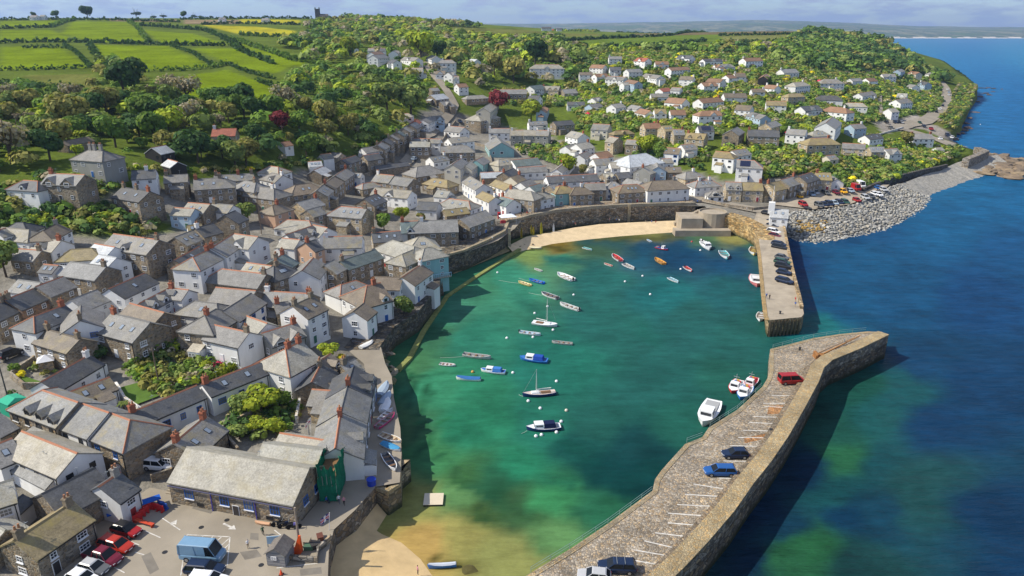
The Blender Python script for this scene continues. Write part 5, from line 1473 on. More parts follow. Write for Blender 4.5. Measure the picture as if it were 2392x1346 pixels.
for x, y, r, k, lab in [
 (270,305,40,'g','big green tree standing behind the grey villa'), (292,180,48,'d','large dark tree at the edge of the green fields'), (300,232,28,'d','dark round tree below the large dark field-edge tree'), (165,262,46,'o','broad olive tree on the left slope'), (250,242,34,'o','yellowish olive tree right of the broad olive tree'),
 (30,325,58,'b','tall grey bare tree at the left picture edge'), (655,283,27,'r','dark copper beech in the left wood'), (440,212,38,'b','bare brown tree at the bottom of the nearest field'), (400,205,30,'b','smaller bare tree beside the nearest field'),
 (575,352,34,'o','olive tree directly above the upper left town'), (520,345,26,'d','dark tree left of the olive one above town'), (470,345,22,'g','palm-like green tree in the gardens above town'), (700,285,26,'g','green tree right of the copper beech'), (535,262,26,'o','rusty olive tree below the nearest field'),
 (580,492,24,'m','leafy tree between the stone houses of upper left town'), (898,521,21,'g','round green tree beside the pale stone row'), (940,500,18,'y','bright tree behind the harbour walk'), (985,505,13,'o','yellowed bush-like tree on the walk side'), (1325,385,23,'y','bright green tree in the middle of the town'), (1362,398,13,'o','olive tree right of the bright green town tree'),
 (1512,338,28,'y','yellow-green tree before the pale terrace'), (1540,360,20,'g','green tree lower right of the yellow-green one'), (1240,260,27,'y','bright green tree right of the stone chapel'), (1163,237,25,'r','dark red copper beech near the school'), (945,716,26,'m','overgrown tree hanging above the harbour rocks'), (15,607,40,'m','grey-green tree among the left-hand streets'),
 (983,108,36,'y','large yellow-green tree above the valley hamlet'), (1020,118,24,'d','dark tree beside the large yellow-green hamlet tree'), (820,110,22,'y','yellow tree left of the valley hamlet'), (1200,165,30,'o','rounded olive tree left of the white villa'), (1250,125,30,'d','dark spreading tree behind the white villa'), (1155,150,26,'o','rusty olive tree in the valley'), (960,235,42,'m','big olive-green tree beside the valley street'), (905,225,34,'m','soft green tree left of the valley street'),
 (1830,305,12,'g','small tree behind the stone hall'), (1786,190,12,'g','tree by the dark gabled hillside house'), (2115,325,18,'o','olive tree left of the seaside white house'), (1930,388,13,'g','round tree beside the cream garage'), (1867,388,12,'m','pale round bush-like tree in the right gardens'), (240,815,22,'d','dark round tree beside the big-roofed stone house'), (38,856,15,'g','clipped ball tree beside the street at left')]:
    tree(x, y, r, k, lab)
for x, y, r, k, lab in [(612,928,44,'y','large bright tree in the walled garden by the white row'), (572,935,32,'m','left tree of the walled garden'), (655,925,34,'g','right tree of the walled garden'), (598,985,26,'y','lime green shrub in the walled garden'), (645,990,30,'y','widest lime green shrub in the walled garden'), (560,1000,24,'m','olive shrub against the garden wall'), (770,813,26,'y','yellow-green shrub beside the slip road'), (797,832,12,'w','small yellow flowering bush by the slip road')]:
    tree(x, y, r, k, lab, 'tree' if r > 30 else 'shrub', cat='tree' if r > 30 else 'shrub', form='full', squash=.75)
for x, y, r, k, lab in [(318,26,12,'p','flat-topped pine standing clear on the left skyline'), (357,30,7,'p','narrow pine right of the flat-topped skyline pine'), (381,30,8,'p','third pine of the left skyline group'), (454,30,8,'p','spreading pine on the skyline near the church'), (205,31,14,'d','dark tree clump on the left skyline'), (130,34,9,'d','small dark skyline tree left of the clump'), (80,36,7,'d','dark tree by the skyline farmhouses'), (470,34,8,'d','dark bush right of the spreading pine'), (430,35,8,'d','small dark skyline tree left of the spreading pine')]:
    tree(x, y, r, k, lab, form='flat' if k == 'p' else 'full')
def nearhouse(x, y, m=0.5):
    for hx, hy, dx, dy, a, b in OCC:
        u, v = (x - hx) * dx + (y - hy) * dy, -(x - hx) * dy + (y - hy) * dx
        if abs(u) < a + m and abs(v) < b + m:
            return True
    return False
_O = np.array(OCC)
def near_arr(x, y, m):
    r = np.zeros(len(x), bool)
    for hx, hy, dx, dy, a, b in OCC:
        u, v = (x - hx) * dx + (y - hy) * dy, -(x - hx) * dy + (y - hy) * dx
        r |= (np.abs(u) < a + m) & (np.abs(v) < b + m)
    return r
FIELDP = [q for q, c in COVER[2:] if c != GRASS and c != SCRUB and q[0][0] not in (2040, 2240)]
ROADP = [[(2085,292),(2130,278),(2180,262),(2200,240),(2205,200),(2225,200),(2220,245),(2190,285),(2250,345),(2200,345),(2090,300)], [(940,390),(1000,310),(1050,260),(1010,180),(1030,180),(1072,250),(1030,310),(975,390)], [(2050,275),(2048,225),(2062,225),(2068,275)]]
WOODS = {
 'left': [(-250,250),(60,198),(130,215),(240,200),(225,165),(240,140),(300,165),(350,200),(400,240),(480,250),(640,245),(680,170),(760,150),(830,160),(850,120),(1000,140),(1055,205),(1000,262),(960,282),(890,315),(850,335),(780,358),(700,372),(640,392),(560,392),(450,396),(300,385),(250,335),(100,392),(-250,430)],
 'lowl': [(-250,440),(60,450),(100,468),(280,478),(385,508),(335,548),(190,545),(-250,512)],
 'right': [(1000,52),(1250,78),(1320,95),(1290,110),(1400,122),(1600,122),(1700,112),(1850,96),(1850,140),(1780,126),(1700,130),(1640,126),(1500,125),(1410,128),(1350,148),(1330,192),(1180,198),(1120,212),(1095,190),(1060,150),(1000,125),(860,104),(780,150),(690,150),(740,120),(640,110),(760,80),(700,60),(830,45),(900,44)],
 'head': [(1830,100),(1880,74),(1950,78),(2062,94),(2112,122),(2200,178),(2225,184),(2200,196),(2160,180),(2090,158),(2050,165),(2000,174),(1900,165),(1800,138)],
}
def wood_points(poly, spacing, seed):
    rs = np.random.RandomState(seed)
    X, Y = np.meshgrid(np.arange(-760, 700, spacing), np.arange(150, 1190, spacing))
    x = (X + rs.uniform(-.45, .45, X.shape) * spacing).ravel()
    y = (Y + rs.uniform(-.45, .45, X.shape) * spacing).ravel()
    z = gh(x, y)
    px, py, zc = proj(x, y, z)
    k = inpoly(px, py, poly) & inpoly(x, y, COAST)
    for f in FIELDP + ROADP:
        k &= ~inpoly(px, py, f)
    x, y, z, zc = x[k], y[k], z[k], zc[k]
    k = ~near_arr(x, y, 2.0)
    for tx, ty, tr in TREES:
        k &= (x - tx) ** 2 + (y - ty) ** 2 > (tr * 0.9) ** 2
    return x[k], y[k], z[k], zc[k], rs
def stuff_crowns(name, x, y, z, R_, ncard, csize, cols, rs, flat=0.9):
    n = len(x)
    k = np.repeat(np.arange(n), ncard)
    m = len(k)
    d = rs.normal(size=(m, 3))
    d[:, 2] = np.abs(d[:, 2]) * .9 + .05
    d /= np.linalg.norm(d, axis=1)[:, None]
    # a few lumps per crown keep the outline uneven
    lump = 1 + 0.26 * np.sin(d[:, 0] * 5 + k * 1.7) * np.cos(d[:, 1] * 4.3 + k * .9) + .14 * np.sin(d[:, 2] * 7 + k)
    C = np.stack([x[k], y[k], z[k] + R_[k] * .55], 1) + d * (R_[k] * rs.uniform(.8, 1.06, m) * lump)[:, None] * np.array([1, 1, flat])
    N_ = d + np.array([0, 0, .25]) + rs.normal(size=(m, 3)) * .26
    N_ /= np.linalg.norm(N_, axis=1)[:, None]
    v = rs.uniform(.65, 1.3, m)[:, None]
    V, F, c = cards(rs, C, N_, R_[k] * csize * rs.uniform(.7, 1.3, m), cols[k] * v)
    o = obj(name, bulk(name, V, F, 'leaf', c, smooth=False), col=(1, 1, 1))
    return tag(o, kind='stuff')
def pal(rs, n, mix):
    ks = [k for k, _ in mix]
    pr = np.array([p for _, p in mix], float)
    c = np.array([LEAF[k] for k in ks])[rs.choice(len(ks), n, p=pr / pr.sum())]
    return c * rs.uniform(1.05, 1.7, (n, 1))
# single trees of the left wood, nearest first; what lies behind reads as one mass
LMK = [(215,380,'grey villa'), (155,435,'twin-gabled villa'), (320,470,'stone farmhouse'), (336,415,'white-chimneyed cottage'), (185,325,'long low outbuilding'), (370,360,'dark timber house'), (525,310,'red-tiled bungalow'), (655,285,'copper beech'), (505,205,'nearest green field'), (290,180,'large field-edge tree'),
 (270,310,'big villa tree'), (30,330,'tall bare tree'), (165,265,'broad olive tree'), (440,215,'bare field tree'), (575,352,'olive tree above town'), (612,292,'pink bush'), (540,420,'slate rows of upper town'), (740,385,'pale-roofed upper houses'), (850,345,'street terrace'), (920,265,'flat-roofed hill house'), (960,235,'big valley-street tree'), (880,130,'valley hamlet'), (640,180,'right-hand field'), (660,335,'small brown-roofed hut'), (800,250,'upper wood edge'), (720,200,'wood below the rape field'), (60,215,'dry meadow'), (100,500,'lower garden bank'), (230,510,'garden steps'), (340,530,'skylit stone house'), (30,500,'hipped dark roof'), (420,300,'middle of the left slope')]
def place_of(px, py):
    d, x0, y0, nm = min((math.hypot(px - a, (py - b) * 1.6), a, b, nm) for a, b, nm in LMK)
    dx, dy = px - x0, (py - y0) * 1.6
    rel = ('right of' if dx > 0 else 'left of') if abs(dx) > abs(dy) else ('below' if dy > 0 else 'above')
    return d, '%s the %s' % (rel, nm)
plan = []
for nm, poly, sp, mix in (('lowl', WOODS['lowl'], 5.0, 'ggyomdm'), ('left', WOODS['left'], 9.0, 'ggdomydgob')):
    x, y, z, zc, rs = wood_points(poly, sp, 3)
    R = random.Random(4)
    for i in np.argsort(zc)[:60 if nm == 'lowl' else 170]:
        k = R.choice(mix)
        r = R.uniform(1.4, 2.8) if nm == 'lowl' else 2.0 + 4.0 * R.random() ** 1.6
        px, py, _ = proj(x[i], y[i], z[i] + r)
        d, pl = place_of(px, py)
        plan.append((pl, k, d, r, (float(x[i]), float(y[i]), float(z[i])), nm))
plan.sort(key=lambda q: (q[0], q[1], q[2]))
ctr = {}
for pl, k, d, r, b, nm in plan:
    n = ctr[(pl, k)] = ctr.get((pl, k), 0) + 1
    lab = '%s %s %s%s' % (LNAME[k], 'garden tree' if nm == 'lowl' else 'woodland tree', '' if n == 1 else '%s nearest ' % ORD[n - 1], pl)
    tree(b[0], b[1], r, k, lab, group='trees of the left hillside', base=Vector(b), form='small' if r < 3.4 and k != 'b' else None)
x, y, z, zc, rs = wood_points(WOODS['left'], 7.6, 8)
k = zc > 150
stuff_crowns('woodland', x[k], y[k], z[k], 1.2 + 3.4 * rs.uniform(0, 1, k.sum()) ** 1.8, 110, 0.17, pal(rs, k.sum(), [('g', 4), ('d', 2.2), ('o', 2), ('m', 2.5), ('y', 1.2), ('b', .8)]), rs)
x, y, z, zc, rs = wood_points(WOODS['right'], 8.5, 9)
stuff_crowns('valley_woodland', x, y, z, 1.8 + 4.6 * rs.uniform(0, 1, len(x)) ** 1.6, 60, 0.22, pal(rs, len(x), [('g', 3), ('d', 1.6), ('o', 2.5), ('m', 3), ('y', 1.6), ('b', 1)]), rs)
x, y, z, zc, rs = wood_points(WOODS['head'], 7.5, 10)
stuff_crowns('headland_woodland', x, y, z, 2.0 + 4.0 * rs.uniform(0, 1, len(x)) ** 1.4, 56, 0.23, pal(rs, len(x), [('g', 3.0), ('d', 4), ('o', 1.0), ('m', 1)]), rs)
# garden shrubs and small trees between the houses
SHR = [([(560,395),(640,392),(720,372),(800,352),(860,335),(900,312),(950,285),(960,296),(900,335),(860,352),(800,372),(720,392),(640,402)], 2.4, (.7, 1.9), 30),
 ([(1340,125),(1480,120),(1620,118),(1800,120),(1900,150),(2060,160),(2200,190),(2205,260),(2060,280),(1960,300),(1880,330),(1760,300),(1640,300),(1500,300),(1370,290),(1330,250),(1180,245),(1150,215),(1330,200)], 3.6, (1.0, 2.6), 11),
 ([(1690,350),(1800,340),(1900,350),(1960,370),(2100,370),(2230,345),(2240,365),(2090,420),(2000,440),(1900,430),(1890,400),(1780,420),(1700,415),(1760,390)], 2.2, (0.8, 2.2), 12),
 ([(1200,330),(1330,335),(1350,400),(1270,375),(1215,360)], 2.4, (.7, 1.7), 13), ([(2240,195),(2280,200),(2286,235),(2240,300),(2200,310),(2130,285),(2190,275),(2215,240)], 3.5, (.7, 1.8), 14),
 ([(290,850),(420,800),(470,830),(560,850),(470,890),(400,940),(330,915),(300,880)], 1.25, (.4, 1.15), 15), ([(545,905),(690,890),(700,960),(690,1020),(560,1040),(510,1010)], 1.5, (.5, 1.3), 16),
 ([(-200,435),(60,440),(110,470),(290,480),(390,510),(335,550),(190,548),(-200,515)], 2.3, (.8, 2.2), 17), ([(230,380),(300,385),(450,398),(590,392),(700,375),(640,400),(450,404),(300,398),(260,450),(240,420)], 2.4, (.7, 1.8), 18),
 ([(840,0),(860,40),(1260,76),(1400,76),(1400,72),(1250,70),(900,40)], 12, (1.5, 3), 19), ([(2000,310),(2110,330),(2240,335),(2250,352),(2100,365),(2010,345)], 2.6, (.7, 1.7), 21),
 ([(1350,240),(1500,250),(1620,280),(1700,310),(1640,330),(1500,300),(1420,330),(1350,300)], 3.0, (.8, 2.2), 22), ([(1450,320),(1550,330),(1660,340),(1650,400),(1600,390),(1500,370),(1440,350)], 3.2, (.8, 2.0), 23),
 ([(60,400),(130,470),(250,470),(280,430),(240,400),(160,420)], 2.2, (.8, 2.0), 24), ([(0,960),(20,900),(90,830),(160,870),(150,890),(60,900)], 3, (.4, .9), 25)]
_x, _y, _z, _r = [], [], [], []
for poly, sp, (ra, rb), seed in SHR:
    rs = np.random.RandomState(seed)
    q = [land(a, b) for a, b in poly if b > 70]
    x0, x1, y0, y1 = min(p.x for p in q) - 5, max(p.x for p in q) + 5, min(p.y for p in q) - 5, max(p.y for p in q) + 5
    X, Y = np.meshgrid(np.arange(x0, x1, sp), np.arange(y0, y1, sp))
    x = (X + rs.uniform(-.5, .5, X.shape) * sp).ravel(); y = (Y + rs.uniform(-.5, .5, X.shape) * sp).ravel(); z = gh(x, y)
    px, py, zc = proj(x, y, z)
    k = inpoly(px, py, poly) & ~near_arr(x, y, .35) & inpoly(x, y, COAST)
    for f in ROADP + FIELDP:
        k &= ~inpoly(px, py, f)
    _x.append(x[k]); _y.append(y[k]); _z.append(z[k]); _r.append(rs.uniform(ra, rb, k.sum()))
x, y, z, r = map(np.concatenate, (_x, _y, _z, _r))
rs = np.random.RandomState(77)
stuff_crowns('garden_shrubs', x, y, z - r * .3, r, 40, 0.24, pal(rs, len(x), [('g', 3), ('y', 1.3), ('o', 2.6), ('d', 2.6), ('m', 3), ('b', .7), ('w', .12), ('k', .03)]), rs)
# hedgerows between the fields
def hedge(px, label, hgt=2.6, wd=2.2, kind='d', name='hedgerow', z=None, cat='hedgerow', size=0.55, dens=5.0):
    P = [land(a, b) if z is None else at(a, b, z) for a, b in px]
    rs = np.random.RandomState(int(px[0][0] * 3 + px[0][1]) % 9999)
    C = []
    for p, q in zip(P[:-1], P[1:]):
        n = int((q - p).length * dens * max(1, wd / 2)) + 2
        t = rs.uniform(0, 1, n)
        x = p.x + (q.x - p.x) * t; y = p.y + (q.y - p.y) * t
        d = (q - p).normalized()
        o = rs.normal(0, .36, n) * wd
        hh = hgt * (1 + .3 * np.sin(t * 23 + p.x) + .25 * np.sin(t * 57 + p.y))
        x = x - d.y * o; y = y + d.x * o
        zz = (gh(x, y) if z is None else z) + np.abs(rs.uniform(0, 1, n)) ** .6 * hh * np.exp(-(o / wd) ** 2) - .3
        C.append(np.stack([x, y, zz], 1))
    C = np.concatenate(C)
    N_ = rs.normal(size=C.shape); N_[:, 2] = np.abs(N_[:, 2]) + .3
    N_ /= np.linalg.norm(N_, axis=1)[:, None]
    v = rs.uniform(.6, 1.35, len(C))
    V, F, c = cards(rs, C, N_, np.full(len(C), size) * rs.uniform(.6, 1.4, len(C)), np.stack([v, v, v], 1))
    base = P[0]
    V = V - np.array([base.x, base.y, base.z])
    o = obj(name, bulk(name, V, F, 'leaf', c, smooth=False), None, tuple(base), col=LEAF[kind])
    return tag(o, label, cat, 'hedgerows between the fields' if name == 'hedgerow' else None)
H_ = [((-40,165),(100,163),(215,158),'hedgerow under the lower left field'), ((215,160),(180,125),(150,105),'hedgerow closing the lower left field at right'), ((-40,102),(100,98),(220,100),(400,106),'long hedgerow above the lower fields'), ((400,106),(500,107),(545,108),'hedgerow below the third upper field'), ((325,168),(420,165),(500,158),(530,150),'hedgerow above the nearest field'),
 ((500,156),(450,125),(400,108),'hedgerow between the two middle fields'), ((-40,68),(60,66),(120,64),'hedgerow under the top left field'), ((120,64),(150,52),(175,48),'hedgerow right of the top left field'), ((300,52),(320,62),(345,95),'hedgerow right of the upper middle field'), ((320,60),(400,65),(480,72),'hedgerow above the third upper field'), ((480,72),(520,88),(560,110),'hedgerow right of the third upper field'),
 ((540,90),(600,112),(680,140),(760,155),'long hedgerow slanting down to the valley'), ((530,150),(580,170),(640,185),'hedgerow under the right-hand field'), ((560,82),(620,86),(690,86),'hedgerow below the yellow rape field'), ((470,58),(540,56),(700,58),'hedgerow above the yellow rape field'), ((-40,48),(150,46),(280,48),(420,52),'skyline hedgerow at left'), ((420,46),(560,44),(730,44),'skyline hedgerow near the church'), ((210,104),(225,130),(250,165),'bushy hedgerow dropping to the large dark tree'), ((545,110),(580,128),(640,150),'hedgerow inside the right-hand field'),
 ((170,205),(60,200),(-40,190),'hedgerow under the dry meadow'), ((480,240),(560,243),(640,236),'hedgerow at the foot of the nearest field'), ((640,236),(655,208),(600,190),'hedgerow right of the nearest field'),
 ((1060,84),(1150,90),(1320,90),'hedgerow across the far middle fields'), ((1290,98),(1420,90),(1560,84),(1700,74),'hedgerow above the long right-hand field'), ((1400,108),(1530,108),(1650,96),'hedgerow inside the long right-hand field'), ((1660,110),(1700,98),(1810,100),'hedgerow below the pale right-hand field'), ((1440,72),(1600,68),(1780,66),(1890,74),'skyline hedgerow of the right-hand fields'), ((1680,84),(1770,82),(1850,80),'hedgerow above the pale right-hand field')]
for *q, lab in H_:
    d_ = land(*q[0]).y
    hedge(q, lab, 2.4 if d_ < 600 else 3.2, 1.8 if d_ < 600 else 2.6, random.Random(int(q[0][0])).choice('ddg'), size=.5 if d_ < 500 else .9, dens=5 if d_ < 500 else 3)
hedge([(52,112),(100,112),(158,113)], 'long dark green farm hedge clipped square in the left field', 2.2, 2.4, 'd', 'clipped_hedge', cat='hedge')
hedge([(300,872),(350,838),(430,806)], 'thick garden hedge below the big-roofed stone house', 1.8, 1.6, 'g', 'garden_hedge', cat='hedge', size=.22, dens=34)
hedge([(470,893),(520,872),(562,852)], 'low garden hedge behind the white cottage row', 1.0, .9, 'y', 'garden_hedge', cat='hedge', size=.2, dens=34)
drape('lawn', [(283,905),(320,895),(372,925),(320,945),(285,932)], 'lawn', lift=.3)
drape('lawn', [(1255,192),(1330,196),(1320,204),(1250,200)], 'lawn', lift=.5)
drape('lawn', [(30,888),(60,880),(95,892),(60,900)], 'lawn', lift=.3)
# two palms with arching fronds
def palm(x, y, hpx, label):
    p = land(x, y)
    dep = float(proj(p.x, p.y, p.z)[2])
    h = hpx * dep / FOC
    root = thing('palm', label, 'palm', tuple(p))
    obj('trunk', MB().tube([(0, 0, -.3), (0, 0, h * .75)], .16, 7).mesh('trunk', 'bark'), root)
    for i in range(14):
        a = i * 2.4
        R = 1.15 + .25 * math.sin(i * 3)
        mb = MB()
        pts_ = [(R * t * math.cos(a), R * t * math.sin(a), h * .75 + .7 * t * (1.2 - 1.5 * t) + .25) for t in (0, .35, .7, 1)]
        n = Vector((-math.sin(a), math.cos(a), 0))
        v = []
        for t, q in zip((.05, .2, .16, .02), pts_):
            v += [Vector(q) + n * t, Vector(q) - n * t]
        mb.add(v, [(2 * j, 2 * j + 1, 2 * j + 3, 2 * j + 2) for j in range(3)])
        obj('frond', mb.mesh('frond', 'cloth'), root, col=(0.10,0.13,0.03))
palm(294, 972, 40, 'small palm on the patio beside the low bungalow')
palm(53, 1085, 28, 'little palm in the yard of the corrugated-roofed house')
# church tower on the skyline
p = land(743, 45)
ch = thing('church_tower', 'square dark church tower on the far left skyline', 'church', (p.x, p.y, p.z - 1))
obj('tower', MB().box(-3.2, 3.2, -3.2, 3.2, -2, 15).box(-3.5, 3.5, -3.5, 3.5, 15, 15.7).mesh('tower', 'stone'), ch, col=(0.07,0.068,0.065))
for sx in (-1, 1):
    for sy in (-1, 1):
        obj('pinnacle', MB().box(sx * 3 - .5, sx * 3 + .5, sy * 3 - .5, sy * 3 + .5, 15.7, 18.4, 0, .35).mesh('pinnacle', 'stone'), ch, col=(0.07,0.068,0.065))
obj('nave', MB().box(3.2, 16, -4, 4, -2, 5).add([(3.2, -4.4, 5), (16, -4.4, 5), (16, 0, 8.5), (3.2, 0, 8.5), (16, 4.4, 5), (3.2, 4.4, 5)], [(0, 1, 2, 3), (3, 2, 4, 5), (1, 4, 2), (0, 3, 5)]).mesh('nave', 'stone'), ch, col=(0.10,0.095,0.09))
# ================================================================== boulders, shingle, shore rocks
def rock_proto(i, sub=1):
    k = ('rock', i, sub)
    if k not in _cache:
        import bmesh
        bm = bmesh.new()
        bmesh.ops.create_icosphere(bm, subdivisions=sub, radius=1)
        R = random.Random(i * 5 + 1)
        axes = [Vector((R.gauss(0, 1), R.gauss(0, 1), R.gauss(0, 1))).normalized() for _ in range(6)]
        for v in bm.verts:
            s = 1.0
            for a in axes:
                d = v.co.normalized().dot(a)
                if d > 0.55:
                    s *= 1 - 0.42 * (d - .55) / .45
            v.co *= s * R.uniform(.9, 1.1)
            v.co.z *= .78
        me = bpy.data.meshes.new('boulder')
        bm.to_mesh(me)
        bm.free()
        me.materials.append(MAT['rock'])
        _cache[k] = me
    return _cache[k]
def strip_mesh(name, top, bot, mat, colr, label=None, cat=None, kind=None, rough=.4, nseg=6):
    def res(P, n):
        P = [Vector(p) for p in P]
        d = [0]
        for a, b in zip(P[:-1], P[1:]):
            d.append(d[-1] + (b - a).length)
        o = []
        for i in range(n):
            t = d[-1] * i / (n - 1)
            j = max(k for k in range(len(d)) if d[k] <= t + 1e-6)
            j = min(j, len(P) - 2)
            o.append(P[j].lerp(P[j + 1], (t - d[j]) / max(1e-6, d[j + 1] - d[j])))
        return o
    n = 46
    A, B = res(top, n), res(bot, n)
    V, F = [], []
    for a, b in zip(A, B):
        for j in range(nseg):
            p = a.lerp(b, j / (nseg - 1))
            V.append((p.x, p.y, p.z + RN.uniform(-rough, rough) * (0 < j)))
    for i in range(n - 1):
        for j in range(nseg - 1):
            F.append((i * nseg + j, i * nseg + j + 1, (i + 1) * nseg + j + 1, (i + 1) * nseg + j))
    me = mesh(name, V, F, mat, smooth=False)
    if sum(p.normal.z for p in me.polygons) < 0:
        me.flip_normals()
    o = obj(name, me, col=colr)
    tag(o, label, cat, kind=kind)
    return o, A, B
tp = world_poly([(1828,512,4.6),(1840,500,5),(1870,492,5.3),(1905,494,5.4),(1990,481,5.4),(2040,462,5.4),(2068,446,5.4),(2085,436,5.0),(2100,432,4.4)])
bp = world_poly([(1842,560,-1),(1866,575,-1),(1910,580,-1),(1960,572,-1),(2020,560,-1),(2080,545,-1),(2130,518,-1),(2166,494,-1),(2182,466,-1)])
bank, TA, TB = strip_mesh('shore_bank', tp, bp, 'rock', (0.16,0.155,0.14), kind='structure')
pos = []
rs = np.random.RandomState(31)
seen = []
tries = 0
while len(pos) < 1500 and tries < 60000:
    tries += 1
    u, v = rs.uniform(0, 45.0), rs.uniform(0.0, 1.0)
    i = int(u); f = u - i
    a, b = TA[i].lerp(TA[min(i + 1, 45)], f), TB[i].lerp(TB[min(i + 1, 45)], f)
    p = a.lerp(b, v)
    r = rs.uniform(.5, 1.05)
    if p.z < -0.8:
        continue
    g = (int(p.x // 1.6), int(p.y // 1.6))
    ok = True
    for q, s in pos[-1500:]:
        if abs(q.x - p.x) < 1.6 and abs(q.y - p.y) < 1.6 and (q - p).length < (r + s) * .62:
            ok = False
            break
    if ok:
        pos.append((p, r))
pos.sort(key=lambda q: q[0].length - q[1] * 30)
RC = [(0.33,0.325,0.295), (0.27,0.265,0.245), (0.40,0.385,0.345), (0.20,0.198,0.18), (0.34,0.31,0.25)]
BV, BF, BC = [], [], []
base_n = 0
for i, (p, r) in enumerate(pos):
    k = rs.randint(6)
    c = RC[rs.randint(5)]
    px_, py_, _ = proj(p.x, p.y, p.z)
    if 1860 < px_ < 1935 and 515 < py_ < 545 and rs.rand() < .5:
        c = (0.36, 0.24, 0.08)
    if i < 300:
        o = obj('boulder', rock_proto(k), None, (p.x, p.y, p.z + r * .25), rs.uniform(0, 6.28), c, (r * rs.uniform(.9, 1.25), r, r * rs.uniform(.8, 1.1)))
        tag(o, 'grey boulder in the rubble bank beside the far quay', 'boulder', 'boulders of the rubble bank')
    else:
        me = rock_proto(k)
        an = rs.uniform(0, 6.28)
        co = np.array([v.co for v in me.vertices])
        ca, sa = math.cos(an), math.sin(an)
        co = np.stack([co[:, 0] * ca - co[:, 1] * sa, co[:, 0] * sa + co[:, 1] * ca, co[:, 2]], 1) * r + np.array([p.x, p.y, p.z + r * .25])
        BV.append(co)
        BF.append(np.array([list(q.vertices) for q in me.polygons]) + base_n)
        BC.append(np.tile(np.array(c), (len(co), 1)))
        base_n += len(co)
MAT['rockattr'] = M('rubble_rock', None, 0.92, 0.2, 0.3, 1.1, 0.5, 3.0, attr='cover')
tag(obj('rubble', bulk('rubble', np.concatenate(BV), np.concatenate(BF), 'rockattr', np.concatenate(BC), smooth=False)), kind='stuff')
# shingle beach and rocky point
MAT['shingle'] = M('shingle', (0.30,0.285,0.25), 1.0, 0.1, 0.5, 1.2, 0.9, 1.8)
strip_mesh('shingle_beach', world_poly([(2088,434,4.2),(2120,424,4),(2160,408,3.8),(2200,396,3.6),(2235,380,3.6),(2280,368,3.4),(2330,362,2.6)]), world_poly([(2176,470,-1),(2200,458,-1),(2240,444,-1),(2280,430,-1),(2320,420,-1),(2350,412,-1),(2385,405,-1)]), 'shingle', None, kind='structure', rough=.25)
wall_thing('retaining_wall', [(2020,440,6.5),(2060,424,6.6),(2110,408,6.4),(2160,396,6),(2200,388,5.6),(2215,384,5)], 1.2, 1, 'dark stone retaining wall behind the shingle beach', (0.10,0.095,0.085))
wall_thing('retaining_wall', [(2265,372,6.5),(2290,362,6.5),(2312,352,6.5),(2290,344,6.5)], 3, -1, 'stone lookout wall at the tip of the rocky point', (0.24,0.22,0.19))
def rocks(lst, label, group, cols, z=0.0, flat=.7, mat='rock', nm='rock'):
    for i, (x, y, r) in enumerate(lst):
        p = at(x, y, z)
        o = obj(nm, rock_proto(i % 6, 2), None, (p.x, p.y, z - r * .1), i * 1.3, cols[i % len(cols)], (r * 1.35, r, r * flat))
        tag(o, label, nm, group)
RR = random.Random(9)
L_ = [(RR.uniform(2280, 2392), 0, 0) for _ in range(80)]
rocks([(x, 362 + (x - 2285) * .16 + RR.uniform(-8, 40), RR.uniform(1.6, 4.2)) for x, _, _ in L_], 'rust-brown rock of the rocky point at right', 'rocks of the right-hand point', [(0.20,0.15,0.10), (0.25,0.19,0.12), (0.16,0.125,0.09)], .9, .62)
rocks([(2296,206,4),(2308,205,3.5),(2322,207,3),(2340,208,2.6),(2300,218,4),(2312,222,3.6),(2290,226,4),(2320,214,2),(2284,238,3.4),(2275,262,4)], 'dark skerry rock off the far headland', 'skerry rocks off the headland', [(0.07,0.06,0.055), (0.10,0.075,0.06)], .3, .5)
rocks([(2240,302,3.6),(2252,304,3),(2262,299,3),(2248,310,2.4),(2234,312,2.6),(2258,288,2.4),(2266,275,2.6)], 'brown shore rock under the coast road', 'shore rocks under the coast road', [(0.15,0.105,0.075), (0.11,0.085,0.07)], .6, .6)
rocks([(RR.uniform(862, 922), RR.uniform(822, 892), RR.uniform(.5, 1.3)) for _ in range(34)], 'weedy brown rock of the outcrop beside the boat slip', 'rocks of the slipside outcrop', [(0.24,0.20,0.14), (0.17,0.16,0.08), (0.28,0.24,0.17)], 2.2, .9)
rocks([(905 + i * 8.2 + RR.uniform(-3, 3), 818 - i * 9.5 + RR.uniform(-4, 4), RR.uniform(.7, 1.5)) for i in range(16)], 'dark rock at the foot of the harbourside houses', 'rocks under the harbourside houses', [(0.10,0.095,0.07), (0.07,0.07,0.06)], .1, .7)
rocks([(1040 + i * 8.5, 634 - i * 4 + RR.uniform(-4, 4), RR.uniform(.4, .9)) for i in range(16)], 'brown rubble stone below the harbour walk', 'rubble stones below the harbour walk', [(0.20,0.17,0.10), (0.15,0.13,0.09)], .6, .8)
rocks([(790 + i * 6.6, 1236 - i * 6.2 + RR.uniform(-3, 5), RR.uniform(.35, .8)) for i in range(15)], 'dark rubble stone at the foot of the car park wall', 'rubble stones at the car park wall', [(0.10,0.095,0.085), (0.14,0.13,0.11)], 1.0, .8)
rocks([(1232,566,.5),(1244,570,.4),(1262,560,.5),(1285,556,.4),(1300,553,.4),(1225,572,.6),(1215,576,.6)], 'small brown stone on the far beach by the kayaks', 'stones on the far beach', [(0.18,0.14,0.09)], .7, .8)
rocks([(1030,1303,1.2),(1070,1330,1.6),(1100,1336,1.8),(1130,1342,1.3)], 'clump of brown seaweed-covered rock off the near beach', 'weedy rocks off the near beach', [(0.085,0.075,0.025)], -.1, .3)
